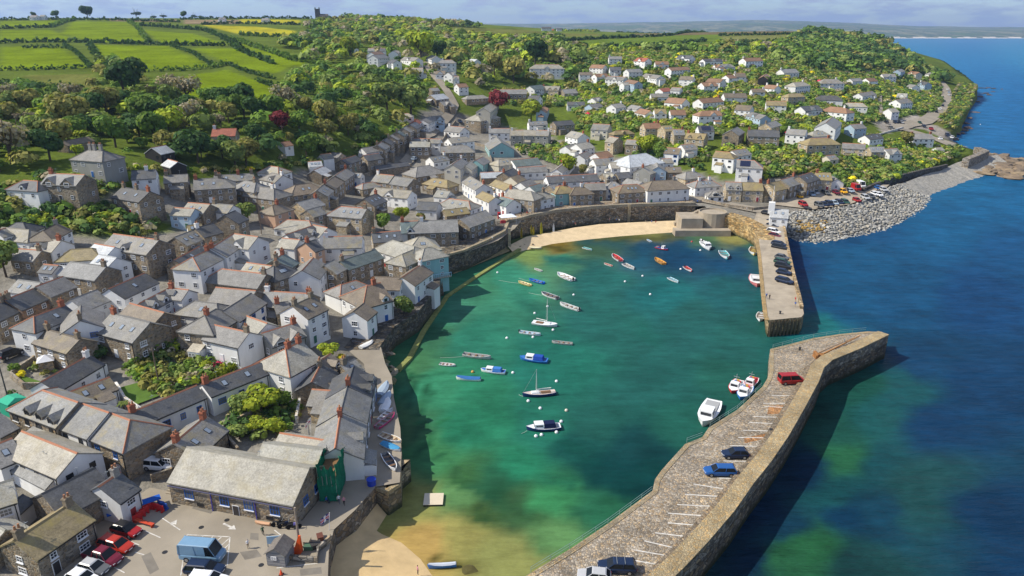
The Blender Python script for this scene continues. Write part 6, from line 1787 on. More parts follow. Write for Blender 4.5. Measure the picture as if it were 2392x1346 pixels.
# ================================================================== vehicles
def loft(secs):
    """closed loft through rings of equal size"""
    n = len(secs[0])
    V = [p for s in secs for p in s]
    F = [(i * n + k, i * n + (k + 1) % n, (i + 1) * n + (k + 1) % n, (i + 1) * n + k) for i in range(len(secs) - 1) for k in range(n)]
    F += [tuple(range(n - 1, -1, -1)), tuple((len(secs) - 1) * n + k for k in range(n))]
    return V, F
def fixn(me):
    import bmesh
    bm = bmesh.new()
    bm.from_mesh(me)
    bmesh.ops.recalc_face_normals(bm, faces=bm.faces[:])
    bm.to_mesh(me)
    bm.free()
    return me
CARS = {}
def car_parts(kind):
    if kind in CARS:
        return CARS[kind]
    L_, W_, belt, H_ = {'hatch': (3.95, 1.72, .90, 1.45), 'estate': (4.6, 1.78, .92, 1.48), 'suv': (4.5, 1.85, 1.02, 1.68), 'pickup': (5.0, 1.82, 1.0, 1.72), 'van': (5.2, 1.98, 1.15, 2.45), 'bus': (4.5, 1.78, 1.05, 1.92), 'open': (3.9, 1.72, .88, 1.36)}[kind]
    h, w_ = L_ / 2, W_ / 2
    def ring(x, wd, zb, zt):
        return [(x, -wd * .9, zb), (x, wd * .9, zb), (x, wd, zb + .16), (x, wd, zt - .2), (x, wd * .9, zt), (x, -wd * .9, zt), (x, -wd, zt - .2), (x, -wd, zb + .16)]
    nose = .72 if kind not in ('van', 'bus') else 1.0
    hood = belt - .04 if kind not in ('van', 'bus') else belt
    secs = [ring(-h, w_ * .86, .45, belt - .12), ring(-h + .12, w_ * .95, .3, belt), ring(-h + .7, w_, .24, belt), ring(.25, w_, .22, belt), ring(h - 1.1, w_, .24, hood), ring(h - .45, w_ * .96, .27, hood - .08), ring(h - .1, w_ * .88, .33, nose), ring(h, w_ * .78, .42, nose - .14)]
    V, F = loft(secs)
    body = fixn(mesh('body', V, F, 'carpaint', smooth=False))
    if kind in ('van', 'bus'):
        rb, rf, tb, tf = -h + .06, h - .55, -h + .12, h - 1.25
    elif kind == 'pickup':
        rb, rf, tb, tf = -h + 1.75, h - 1.2, -h + 1.85, h - 1.9
    elif kind in ('estate', 'suv'):
        rb, rf, tb, tf = -h + .1, h - 1.1, -h + .45, h - 1.85
    else:
        rb, rf, tb, tf = -h + .12, h - 1.05, -h + .62, h - 1.75
    iw, tw = w_ * .93, w_ * .74 if kind not in ('van', 'bus') else w_ * .86
    z0, z1 = belt - .02, H_ - .06
    G = [(rb, -iw, z0), (rf, -iw, z0), (rf, iw, z0), (rb, iw, z0), (tb, -tw, z1), (tf, -tw, z1), (tf, tw, z1), (tb, tw, z1)]
    GF = [(0, 1, 5, 4), (1, 2, 6, 5), (2, 3, 7, 6), (3, 0, 4, 7), (4, 5, 6, 7)]
    glass = fixn(mesh('windows', G, GF, 'carglass'))
    mb = MB()
    t = .05
    mb.add([(tb - t, -tw - .02, z1 - .02), (tf + t, -tw - .02, z1 - .02), (tf + t, tw + .02, z1 - .02), (tb - t, tw + .02, z1 - .02), (tb + .1, -tw + .12, H_), (tf - .1, -tw + .12, H_), (tf - .1, tw - .12, H_), (tb + .1, tw - .12, H_)], [(3, 2, 1, 0), (4, 5, 6, 7), (0, 1, 5, 4), (1, 2, 6, 5), (2, 3, 7, 6), (3, 0, 4, 7)])
    for s in (-1, 1):
        mb.tube([(rf, s * iw, z0), (tf, s * tw, z1)], .05, 4)
        mb.tube([(rb, s * iw, z0), (tb, s * tw, z1)], .08, 4)
        mx = (rb + rf) / 2 - .1
        mb.tube([(mx, s * (iw + .005), z0), ((tb + tf) / 2, s * (tw + .005), z1)], .045, 4)
    if kind == 'van':
        for s in (-1, 1):
            mb.add([(rb - .02, s * (iw + .012), z0), (rf - 1.2, s * (iw + .012), z0), (tf - .6, s * (tw + .012), z1), (tb - .02, s * (tw + .012), z1)], [(0, 1, 2, 3)])
    roof = mb.mesh('roof', 'carpaint')
    lamps = [MB().box(h - .14, h - .05, s * w_ * .68 - .13, s * w_ * .68 + .13, nose - .13, nose - .03).mesh('headlight', 'lamp') for s in (-1, 1)]
    tails = [MB().box(-h - .01, -h + .1, s * w_ * .76 - .1, s * w_ * .76 + .1, belt - .3, belt - .08).mesh('tail_light', 'tail') for s in (-1, 1)]
    plate = MB().box(h - .02, h + .012, -.26, .26, .46, .57).mesh('number_plate', 'white')
    wr = .33 if kind not in ('suv', 'van', 'pickup') else .38
    if 'wheel' not in CARS:
        wb = MB().tube([(0, -.11, 0), (0, .11, 0)], 1.0, 14)
        rm = MB().tube([(0, -.125, 0), (0, .125, 0)], .6, 10)
        CARS['wheel'] = (wb.mesh('wheel', 'tyre'), rm.mesh('rim', 'rim'))
    bed = None
    if kind == 'pickup':
        bed = MB().box(-h + .12, -h + 1.7, -w_ * .8, w_ * .8, belt - .005, belt + .012).mesh('load_bed', 'dark')
    bars = MB().box(-.9, -.85, -tw, tw, H_ + .03, H_ + .08).box(.05, .1, -tw, tw, H_ + .03, H_ + .08).mesh('roof_bars', 'metal')
    CARS[kind] = (L_, W_, wr, body, glass, roof, lamps, tails, plate, bed, bars)
    return CARS[kind]
def car(rear, front, kind, colr, label, z=None, name='car', roofcol=None, group=None, lod=0, bars=False, cat='car'):
    if z is None:
        m = land((rear[0] + front[0]) / 2, (rear[1] + front[1]) / 2)
        zz = m.z
    else:
        zz = z
    a, b = at(*rear, zz), at(*front, zz)
    c = (a + b) / 2
    d = b - a
    if z is None:
        zz = float(gh(c.x, c.y)) + .12
    L_, W_, wr, body, glass, roof, lamps, tails, plate, bed, rbars = car_parts(kind)
    root = thing(name, label, cat, (c.x, c.y, zz), math.atan2(d.y, d.x), group)
    obj('body', body, root, col=colr)
    obj('windows', glass, root)
    obj('roof', roof, root, col=roofcol or colr)
    wm, rm = CARS['wheel']
    for sx in (-1, 1):
        for sy in (-1, 1):
            wo = obj('wheel', wm, root, (sx * L_ * .305, sy * (W_ / 2 - .1), wr), scale=(wr, 1, wr))
            if lod == 0:
                obj('rim', rm, wo)
    if lod == 0:
        for m_ in lamps:
            obj('headlight', m_, root)
        for m_ in tails:
            obj('tail_light', m_, root)
        obj('number_plate', plate, root)
    if bed:
        obj('load_bed', bed, root)
    if bars:
        obj('roof_bars', rbars, root)
    return root
CC = {'red': (0.32,0.014,0.014), 'scarlet': (0.38,0.028,0.012), 'maroon': (0.14,0.01,0.025), 'silver': (0.42,0.43,0.44), 'white': (0.75,0.76,0.77), 'navy': (0.008,0.02,0.055), 'blue': (0.015,0.085,0.28), 'black': (0.008,0.008,0.01), 'sky': (0.17,0.30,0.43), 'yellow': (0.70,0.36,0.01), 'grey': (0.10,0.105,0.11), 'green': (0.02,0.075,0.05), 'pale': (0.34,0.42,0.50)}
Z1 = CPZ + .075
car((262,1236), (333,1256), 'hatch', CC['red'], 'red hatchback with black roof, uppermost of the parked reds', Z1, roofcol=CC['black'])
car((229,1268), (318,1294), 'estate', CC['scarlet'], 'long orange-red estate car in the middle of the parked reds', Z1)
car((204,1298), (282,1321), 'pickup', CC['maroon'], 'maroon pickup truck with open load bed beside the red cars', Z1, 'pickup_truck', cat='pickup')
car((180,1324), (262,1345), 'open', CC['grey'], 'grey car with silver roof at the lower end of the row', Z1, roofcol=CC['silver'])
car((168,1352), (222,1368), 'hatch', CC['white'], 'white car half cut by the bottom edge at left', Z1)
car((425,1300), (527,1308), 'van', CC['sky'], 'light blue high-roofed camper van parked on the hatched bay', Z1, 'camper_van', cat='van')
car((430,1334), (530,1342), 'estate', CC['navy'], 'dark blue estate car beside the light blue camper van', Z1)
car((440,1360), (535,1368), 'estate', CC['white'], 'white car at the bottom edge below the dark blue estate', Z1)
car((8,842), (48,826), 'suv', CC['black'], 'black off-road car parked in the street at far left')
car((352,1094), (394,1098), 'suv', CC['white'], 'dusty white off-road car in the yard left of the warehouse')
car((1820,896), (1873,894), 'bus', CC['red'], 'bright red minibus parked alone on the near quay', QZ + .02, 'minibus', cat='van')
car((1752,1067), (1681,1067), 'hatch', CC['navy'], 'dark navy car, upper of the two on the near quay', QZ + .02)
car((1719,1108), (1643,1107), 'estate', CC['blue'], 'bright blue estate car, lower of the two on the near quay', QZ + .02)
car((1490,1334), (1392,1330), 'estate', CC['navy'], 'dark estate car with roof bars at the quay bottom', QZ + .02, bars=True)
car((1425,1358), (1350,1350), 'hatch', CC['silver'], 'silver car cut by the bottom edge on the quay', QZ + .02)
fc = [(1802,521,'navy'),(1805,531,'navy'),(1807,544,'white'),(1809,553,'maroon'),(1819,573,'navy'),(1820,581,'black'),(1826,604,'grey'),(1827,615,'green'),(1829,625,'black'),(1830,639,'navy')]
for i, (x, y, c) in enumerate(fc):
    car((x - 12, y - 1), (x + 13, y + 4), ('hatch', 'estate', 'suv')[i % 3], CC[c], '%s car parked %s on the far quay' % ({'white': 'only white'}.get(c, c), 'in the row of four nearest town' if i < 4 else 'in the middle pair' if i < 6 else 'in the row nearest the quay end') if c != 'navy' else ['dark navy car closest to the white boathouse on the far quay', 'navy car left of the white car on far quay', '', '', 'navy car of the middle pair on the far quay', '', '', '', '', 'navy car nearest the end in the far quay row'][i], 4.02, group='cars parked on the far quay', lod=1)
car((1818,657), (1846,664), 'estate', CC['navy'], 'dark car parked aslant nearest the end of the far quay', 4.02, lod=1)
car((1783,500), (1800,503), 'hatch', CC['black'], 'black car beside the white boathouse at the quay root', 5.3, lod=1)
car((1482,467), (1503,466), 'suv', CC['black'], 'black car in front of the stone house on the quay road', 6.75, lod=1)
sc_ = [(1864,461,'yellow','yellow pickup parked by the stone terrace end'),(1886,455,'navy','navy car just right of the yellow pickup'),(1894,457,'pale','pale car with dark windows right of the yellow pickup'),(1904,453,'silver','silver car left of the grass plot'),(1929,454,'grey','grey car below the pale stone house'),(1953,453,'maroon','maroon car beside the yellow one in the upper row'),(1969,451,'yellow','small yellow car in the upper row'),(1987,449,'pale','pale blue car right of the small yellow one'),(1999,444,'red','red car in the upper row beside the white van'),(2010,437,'white','white van at the top of the seaside car park'),
 (1876,481,'red','red car alone above the rubble bank'),(1913,483,'grey','leftmost dark car of the row above the rubble bank'),(1925,481,'navy','second dark car of the row above the rubble bank'),(1937,480,'navy','third dark car of the row above the rubble bank'),(1949,478,'pale','pale car in the row above the rubble bank'),(1961,476,'navy','fifth car of the row above the rubble bank'),(1974,475,'green','rightmost dark car of the row above the rubble bank'),(2001,471,'red','red car right of the dark row'),(2021,465,'silver','silver car right of the lone red one'),(2034,462,'grey','grey car next to the white pair'),(2043,456,'white','left white car near the car park corner'),(2053,458,'white','right white car near the car park corner'),(2051,442,'blue','blue car in the far corner of the car park'),(2063,446,'silver','silver car in the far corner of the car park')]
for x, y, c, lab in sc_:
    k = 'van' if 'van' in lab else 'pickup' if 'pickup' in lab else ('hatch', 'estate', 'suv')[(x + y) % 3]
    car((x - 9, y - 4), (x + 9, y + 4), k, CC[c], lab, 5.75 if y > 446 else 5.8, 'van' if k == 'van' else 'car', group='cars in the seaside car park', lod=1, cat='van' if k == 'van' else 'car')
cc_ = [(2071,288,'black'),(2091,288,'navy'),(2099,288,'black'),(2106,289,'silver'),(2081,302,'grey'),(2148,289,'green'),(2158,297,'navy'),(2175,304,'red'),(2213,318,'navy'),(2224,324,'white'),(2233,329,'black'),(2196,327,'white')]
used = {}
for x, y, c in cc_:
    used[c] = used.get(c, 0) + 1
    n = sum(1 for q in cc_ if q[2] == c)
    lab = '%s car parked beside the coast road%s' % (c, '' if n == 1 else ', %s of its colour from left' % ORD[used[c] - 1])
    car((x - 5, y - 2), (x + 5, y + 2), ('hatch', 'suv')[x % 2], CC[c], lab, group='cars beside the coast road', lod=1)
for i, (x, y, c) in enumerate([(2213,211,'white'),(2216,218,'pale'),(2216,224,'white'),(2206,239,'grey'),(2202,249,'navy'),(2195,257,'white'),(2187,264,'black'),(2176,250,'white'),(2186,238,'pale'),(2182,243,'red')]):
    car((x + 1, y + 3), (x - 1, y - 3), ('hatch', 'suv')[i % 2], CC[c], '%s car in the roadside line up the far coast road, %s from top' % (c, ORD[i]), group='cars up the far coast road', lod=1)
car((1290,240), (1300,243), 'hatch', CC['silver'], 'silver car in the lane beside the pale blue gabled house', lod=1)
car((1376,212), (1384,215), 'hatch', CC['navy'], 'navy car in the lane above the school', lod=1)
car((1022,305), (1034,302), 'van', CC['white'], 'white van in the valley street', None, 'van', lod=1, cat='van')
car((962,377), (974,372), 'hatch', CC['pale'], 'pale car at the foot of the valley street', lod=1)
car((1070,285), (1080,289), 'suv', CC['navy'], 'navy car left of the stone chapel', lod=1)
# motorbikes by the warehouse
def motorbike(x, y, rz, colr, label):
    p = at(x, y, Z1)
    root = thing('motorbike', label, 'motorbike', (p.x, p.y, Z1), rz, 'motorbikes by the warehouse')
    for sx in (-.68, .68):
        obj('wheel', MB().tube([(sx, -.06, .31), (sx, .06, .31)], .31, 12).mesh('wheel', 'tyre'), root)
    obj('engine', MB().box(-.3, .3, -.16, .16, .22, .6, 0, .05).mesh('engine', 'dark'), root)
    obj('tank', MB().box(-.05, .5, -.15, .15, .62, .88, 0, .06).mesh('tank', 'carpaint'), root, col=colr)
    obj('seat', MB().box(-.75, -.05, -.13, .13, .68, .78, 0, .03).mesh('seat', 'dark'), root)
    obj('handlebar', MB().tube([(.45, -.36, .98), (.52, 0, 1.0), (.45, .36, .98)], .025, 5).tube([(.52, 0, 1.0), (.68, 0, .31)], .035, 5).mesh('handlebar', 'metal'), root)
motorbike(652, 1229, .2, CC['black'], 'black motorbike, left one of three by the warehouse')
motorbike(667, 1232, .3, CC['navy'], 'navy motorbike, middle one of three by the warehouse')
motorbike(687, 1235, .2, (0.18,0.16,0.45), 'violet motorbike, right one of three by the warehouse')
# ================================================================== boats
BOATM = {}
def hull_mesh(full=1.0, beam=.19, deck=False):
    k = (full, beam, deck)
    if k in BOATM:
        return BOATM[k]
    T = [0, .12, .3, .5, .68, .82, .92, 1.0]
    Wd = [.78, .9, 1.0, 1.0, .9, .68, .38, .02]
    O, I_ = [], []
    for t, w_ in zip(T, Wd):
        w_ = w_ * beam
        x = t - .5
        sh = .085 + .055 * (t - .35) ** 2 * 2.4 * full
        O.append([(x, w_, sh), (x - .015 * t, w_ * .88, sh * .35), (x - .05 * t, w_ * .45, -.05), (x - .06 * t, 0, -.07), (x - .05 * t, -w_ * .45, -.05), (x - .015 * t, -w_ * .88, sh * .35), (x, -w_, sh)])
        g = max(w_ - .022, .004)
        fl = .015 if not deck else sh - .006
        I_.append([(x, g, sh), (x, g * .82, fl), (x, -g * .82, fl), (x, -g, sh)])
    n = 7
    V = [p for s in O for p in s]
    F = [(i * n + j, i * n + j + 1, (i + 1) * n + j + 1, (i + 1) * n + j) for i in range(7) for j in range(6)]
    F.append(tuple(range(6, -1, -1)))
    b = len(V)
    V += [p for s in I_ for p in (s[0], s[3])]
    for i in range(7):
        F.append((i * n, (i + 1) * n, b + 2 * i + 2, b + 2 * i))
        F.append((i * n + 6, b + 2 * i + 1, b + 2 * i + 3, (i + 1) * n + 6))
    F.append((0, b, b + 1, 6))
    hull = fixn(mesh('hull', V, F, 'hull'))
    V2 = [p for s in I_ for p in s]
    F2 = [(i * 4 + j, i * 4 + j + 1, (i + 1) * 4 + j + 1, (i + 1) * 4 + j) for i in range(7) for j in range(3)] + [(0, 1, 2, 3)]
    inner = mesh('deck', V2, F2, 'hull')
    if sum(p.normal.z for p in inner.polygons) < 0:
        inner.flip_normals()
    th = []
    for t, w_ in ((.2, .9), (.45, .97), (.68, .84)):
        th.append(MB().box(t - .53, t - .47, -w_ * beam, w_ * beam, .055, .066).mesh('thwart', 'wood'))
    BOATM[k] = (hull, inner, th)
    return BOATM[k]
def boat(bow, stern, kind, hullc, inc, label, z=0.0, group='boats moored in the harbour', beam=.19, extra='', name=None, tilt=0.0, mast=None):
    a, b = at(*stern, z), at(*bow, z)
    c = (a + b) / 2
    d = b - a
    Lb = min(max(d.length, 2.2), 11)
    nm = name or {'yacht': 'sailing_boat', 'cabin': 'cabin_boat', 'open': 'rowing_boat', 'cover': 'covered_boat', 'work': 'fishing_boat'}[kind]
    root = thing(nm, label, 'boat', (c.x, c.y, z), math.atan2(d.y, d.x), group)
    root.scale = (Lb, Lb, Lb)
    if tilt:
        root.rotation_euler = (tilt, 0, math.atan2(d.y, d.x))
    hull, inner, th = hull_mesh(1.0, beam, kind in ('yacht', 'cabin', 'cover', 'work'))
    obj('hull', hull, root, col=hullc)
    obj('deck', inner, root, col=inc)
    if kind == 'open':
        for t in th:
            obj('thwart', t, root)
    if kind == 'cover':
        V, F = [], []
        for i, (t, w_) in enumerate(((.02, .8), (.2, .98), (.5, 1.02), (.75, .82), (.95, .25))):
            sh = .085 + .132 * (t - .35) ** 2
            V += [(t - .5, w_ * beam, sh + .004), (t - .5, w_ * beam * .4, sh + .05), (t - .5, -w_ * beam * .4, sh + .05), (t - .5, -w_ * beam, sh + .004)]
        F = [(i * 4 + j, i * 4 + j + 1, (i + 1) * 4 + j + 1, (i + 1) * 4 + j) for i in range(4) for j in range(3)] + [(0, 1, 2, 3), (19, 18, 17, 16)]
        obj('cover', fixn(mesh('cover', V, F, 'cloth')), root, col=extra if not isinstance(extra, str) else (0.04,0.14,0.36))
    if kind in ('cabin', 'work'):
        x0, x1 = (-.02, .28) if kind == 'cabin' else (.02, .24)
        hc = .13 if kind == 'cabin' else .19
        cab = obj('cabin', MB().box(x0, x1, -beam * .7, beam * .7, .09, .09 + hc, 0, .018).mesh('cabin', 'hull'), root, col=(0.74,0.75,0.76))
        wm = MB().box(x1 - .014, x1 + .001, -beam * .5, beam * .5, .09 + hc * .42, .09 + hc * .82)
        for s in (-1, 1):
            wm.box(x0 + .05, x1 - .06, s * (beam * .7 - .012) - .006, s * (beam * .7 - .012) + .006, .09 + hc * .45, .09 + hc * .8)
        obj('cabin_window', wm.mesh('cabin_window', 'glass'), cab)
        well = MB().box(-.44, x0 - .02, -beam * .66, beam * .66, .092, .1)
        obj('cockpit', well.mesh('cockpit', 'trim'), root, col=tuple(q * .45 for q in inc))
        if not isinstance(extra, str):
            obj('canopy', MB().box(-.36, x0 + .02, -beam * .72, beam * .72, .1, .1 + hc * .95, 0, .03).mesh('canopy', 'cloth'), root, col=extra)
    if kind == 'work':
        obj('mast', MB().tube([(-.02, 0, .1), (-.02, 0, .52)], .009, 6).tube([(-.02, -.1, .42), (-.02, .1, .42)], .006, 5).mesh('mast', 'metal'), root)
        for i, (x, y) in enumerate(((-.3, .06), (-.25, -.07), (-.38, -.02))):
            obj('crate', MB().box(x - .04, x + .04, y - .035, y + .035, .1, .15).mesh('crate', 'trim'), root, col=((0.5,0.06,0.04), (0.05,0.15,0.45), (0.5,0.3,0.05))[i])
    if kind == 'yacht':
        obj('coachroof', MB().box(-.02, .24, -beam * .55, beam * .55, .085, .135, 0, .02).mesh('coachroof', 'hull'), root, col=(0.75,0.75,0.74))
        obj('cockpit', MB().box(-.36, -.06, -beam * .5, beam * .5, .09, .1).mesh('cockpit', 'wood'), root)
        mh = mast or 1.05
        mo = obj('mast', MB().tube([(.08, 0, .08), (.08, 0, mh)], .009, 6, 0, .006).mesh('mast', 'trim'), root, col=(0.75,0.75,0.72))
        obj('boom', MB().tube([(.08, 0, .2), (-.36, .03, .23)], .014, 6).mesh('boom', 'cloth'), mo, col=(0.72,0.72,0.68))
        st = MB().tube([(.08, 0, mh), (.48, 0, .12)], .0028, 4).tube([(.08, 0, mh), (.06, beam, .1)], .0028, 4).tube([(.08, 0, mh), (.06, -beam, .1)], .0028, 4)
        obj('stay', st.mesh('stay', 'metal'), mo)
    if 'o' in (extra if isinstance(extra, str) else ''):
        ob = obj('outboard', MB().box(-.56, -.5, -.03, .03, .06, .17, 0, .008).box(-.54, -.51, -.012, .012, -.1, .06).mesh('outboard', 'dark'), root)
    return root
WH, GY, BL, NV, RD, YL, OR = (0.76,0.77,0.77), (0.42,0.43,0.42), (0.03,0.16,0.50), (0.015,0.03,0.13), (0.50,0.03,0.04), (0.62,0.50,0.16), (0.58,0.30,0.06)
TQ = (0.10,0.42,0.45)
boat((1383,586), (1362,580), 'open', WH, TQ, 'white open boat with turquoise inside near the far beach')
boat((1411,617), (1429,623), 'open', WH, (0.5,0.2,0.15), 'tiny white boat with reddish inside, left of three together')
boat((1431,598), (1450,612), 'open', WH, RD, 'white boat with red inside, uppermost of three together')
boat((1481,631), (1457,619), 'open', WH, GY, 'white boat, lowest of the three together', extra='o')
boat((1560,586), (1532,579), 'work', RD, BL, 'small red and blue workboat below the beach bastion')
boat((1530,606), (1551,619), 'open', OR, OR, 'orange varnished open boat in the dark blue water')
boat((1615,636), (1599,625), 'open', WH, RD, 'white boat with red inside and short mast', extra='o')
boat((1584,662), (1562,651), 'open', WH, (0.25,0.5,0.6), 'white boat with pale blue inside, right of centre')
boat((1657,586), (1641,569), 'cabin', WH, WH, 'white cabin boat in the far right of the harbour', extra='o')
boat((1636,561), (1645,568), 'open', WH, WH, 'tiny white tender behind the far right cabin boat')
boat((1698,607), (1686,590), 'open', WH, TQ, 'white boat closest to the far quay middle', extra='o')
boat((1511,561), (1521,566), 'open', WH, (0.3,0.45,0.6), 'tiny pale blue boat nearest the beach bastion')
boat((1248,629), (1265,635), 'open', WH, GY, 'small white boat above the blue one')
boat((1302,642), (1338,657), 'open', WH, WH, 'broad white launch alone near the upper left water', beam=.21, extra='o')
boat((1236,655), (1270,664), 'open', BL, BL, 'blue open boat above the yellow one')
boat((1211,660), (1239,669), 'open', YL, (0.66,0.6,0.35), 'yellow open boat nearest the left shore')
boat((1265,687), (1302,700), 'open', WH, (0.12,0.13,0.16), 'white boat with dark inside above the tall-masted yacht', extra='o')
boat((1308,712), (1352,727), 'open', WH, GY, 'white punt with grey inside right of the yacht mast', beam=.15, extra='o')
boat((1302,764), (1244,756), 'yacht', WH, WH, 'white yacht with tall mast and stowed sail, mid harbour', mast=1.15)
boat((1263,785), (1214,778), 'open', WH, (0.4,0.5,0.6), 'white boat with blue stern just below the white yacht', beam=.14, extra='o')
boat((1289,801), (1337,806), 'open', GY, (0.3,0.3,0.28), 'grey open punt right of the blue-sterned boat', beam=.14)
boat((1147,840), (1082,831), 'open', (0.5,0.5,0.48), (0.3,0.3,0.3), 'long grey open boat at the left moorings', beam=.13)
boat((1214,839), (1279,847), 'cabin', BL, BL, 'royal blue boat with blue canopy and white rail', extra=(0.02,0.07,0.35))
boat((1064,856), (1027,852), 'open', WH, (0.55,0.5,0.5), 'small white boat furthest left at the moorings')
boat((1123,867), (1180,873), 'cabin', WH, BL, 'white cabin boat with blue cover over its stern', extra=(0.05,0.18,0.48))
boat((1065,886), (1123,889), 'cover', WH, BL, 'long white boat wholly under a blue cover', beam=.14)
boat((1220,927), (1297,920), 'yacht', NV, (0.6,0.5,0.42), 'dark-hulled sailing boat with pale deck and bare mast', mast=.86, beam=.15)
boat((1229,1005), (1309,1000), 'cabin', NV, WH, 'navy and white motor boat with navy canopy, nearest the camera', extra=(0.012,0.018,0.06))
boat((1768,672), (1766,648), 'cabin', (0.62,0.2,0.2), WH, 'broad white boat with red sides against the far quay', beam=.24)
boat((1761,598), (1764,582), 'open', WH, YL, 'white boat with yellow inside against the far quay', beam=.24)
boat((1774,752), (1780,734), 'open', WH, WH, 'white dinghy near the end of the far quay', beam=.22, extra='o')
boat((1640,999), (1668,944), 'cabin', WH, WH, 'large white motor boat alongside the near quay', beam=.19)
boat((1708,921), (1727,893), 'work', RD, WH, 'red and white fishing boat alongside the near quay', beam=.22)
boat((1728,936), (1748,906), 'work', BL, WH, 'blue and white fishing boat alongside the near quay', beam=.22)
boat((1744,910), (1762,886), 'work', WH, RD, 'white fishing boat with red deck furthest along the near quay', beam=.22)
boat((998,1326), (1066,1321), 'cover', BL, WH, 'blue and white canoe lying on the near beach edge', z=.25, group='small craft ashore', beam=.085, name='canoe', extra=(0.5,0.55,0.62))
zq = 4.22
HL = 'boats hauled out on the left quay'
boat((906,898), (884,930), 'cover', (0.35,0.4,0.45), GY, 'boat under a grey-blue tarpaulin, top of the hauled-out row', zq, HL, .17, (0.30,0.37,0.45))
boat((912,920), (890,950), 'cover', (0.4,0.45,0.5), GY, 'second tarpaulined boat of the hauled-out row', zq, HL, .17, (0.34,0.42,0.52))
boat((908,935), (894,965), 'cover', WH, WH, 'white covered boat in the middle of the hauled-out row', zq, HL, .2, (0.74,0.75,0.77))
boat((918,958), (886,985), 'open', (0.5,0.45,0.42), WH, 'cream open boat above the magenta one', zq, HL, .16)
boat((922,970), (880,1003), 'open', (0.5,0.02,0.14), (0.35,0.3,0.3), 'magenta-sided open boat on the left quay', zq, HL, .15)
boat((938,1036), (888,1018), 'open', WH, (0.55,0.45,0.32), 'white boat with blue bow cover on the left quay', zq, HL, .18)
boat((936,1056), (892,1038), 'cover', WH, GY, 'boat with blue cover lying beside the white one', zq, HL, .18, (0.06,0.25,0.45))
boat((925,1104), (898,1064), 'open', WH, (0.10,0.10,0.11), 'white rowing boat with dark inside, lowest on the left quay', zq, HL, .15)
boat((872,800), (842,815), 'cover', (0.6,0.6,0.58), GY, 'white-covered dinghy at the head of the boat slip', 4.3, HL, .2, (0.62,0.62,0.6))
boat((822,800), (850,806), 'open', (0.12,0.12,0.13), (0.2,0.2,0.2), 'dark dinghy beside the white-covered one', 4.3, HL, .18)
boat((1266,582), (1236,580), 'cover', (0.6,0.55,0.40), YL, 'pale flat punt aground off the far beach', 0.0, 'boats moored in the harbour', .16, (0.60,0.55,0.38))
boat((600,1222), (627,1226), 'cover', (0.62,0.36,0.2), OR, 'peach coloured kayak lying by the warehouse wall', Z1 + .1, 'small craft ashore', .11, (0.6,0.36,0.22), 'kayak')
# raft
p = at(1013, 1170, 0)
rf = thing('raft', 'square cream swimming raft off the near beach', 'raft', (p.x, p.y, 0), 0.03)
obj('float', MB().box(-1.35, 1.35, -1.3, 1.3, -.3, .28).mesh('float', 'dark'), rf)
for i in range(9):
    obj('plank', MB().box(-1.4, 1.4, -1.35 + i * .3, -1.35 + i * .3 + .285, .285, .345).mesh('plank', 'trim'), rf, col=(0.60,0.52,0.38))
# buoys
bm_ = MB()
for i in range(6):
    pass
_b = []
for j in range(7):
    th_ = math.pi * j / 6
    _b.append((math.sin(th_), -math.cos(th_)))
bv = [(r * math.cos(k * math.pi / 5) * .26, r * math.sin(k * math.pi / 5) * .26, z_ * .26) for r, z_ in _b for k in range(10)]
bf = [(j * 10 + k, j * 10 + (k + 1) % 10, (j + 1) * 10 + (k + 1) % 10, (j + 1) * 10 + k) for j in range(6) for k in range(10)]
BUOY = mesh('buoy', bv, bf, 'hull', smooth=True)
for i, (x, y, c) in enumerate([(1300,891,WH),(1198,871,WH),(1104,869,OR),(1323,959,(0.6,0.55,0.45)),(1262,954,WH),(1234,937,WH),(1311,985,WH),(1249,732,WH),(1184,790,WH),(1292,771,WH),(1245,788,WH),(1340,689,WH),(1279,716,WH),(1519,688,WH),(1460,658,WH),(1501,645,WH),(1616,565,RD),(1590,629,WH),(1162,637,WH),(1636,585,WH),(1265,1016,WH),(1252,1019,WH),(1300,1010,WH),(2261,290,WH),(2290,291,WH)]):
    o = obj('mooring_buoy', BUOY, None, tuple(at(x, y, .08)), 0, c, (1.25, 1.25, 1.25))
    tag(o, {id(WH): 'small white mooring buoy floating in the water', id(OR): 'orange mooring buoy left of the white-cabined boat', id(RD): 'red mooring buoy near the far beach'}.get(id(c), 'cream mooring buoy below the dark sailing boat'), 'buoy', 'mooring buoys')
# mooring ropes lying on the water
for a, b, lab in (((1084,833), (1028,836), 'mooring rope of the long grey boat'), ((1222,926), (1212,922), 'bow rope of the dark sailing boat'), ((1213,662), (1165,655), 'mooring rope of the yellow boat'), ((1237,657), (1212,650), 'mooring rope of the blue open boat'), ((1266,690), (1235,684), 'mooring rope of the dark-inside boat'), ((1231,1006), (1218,1013), 'bow rope of the navy motor boat')):
    p, q = at(*a, .35), at(*b, .03)
    tag(obj('mooring_rope', MB().tube([p, p.lerp(q, .5) - Vector((0, 0, .08)), q], .035, 5).mesh('mooring_rope', 'trim'), col=(0.35,0.42,0.36)), lab, 'rope', 'mooring ropes')
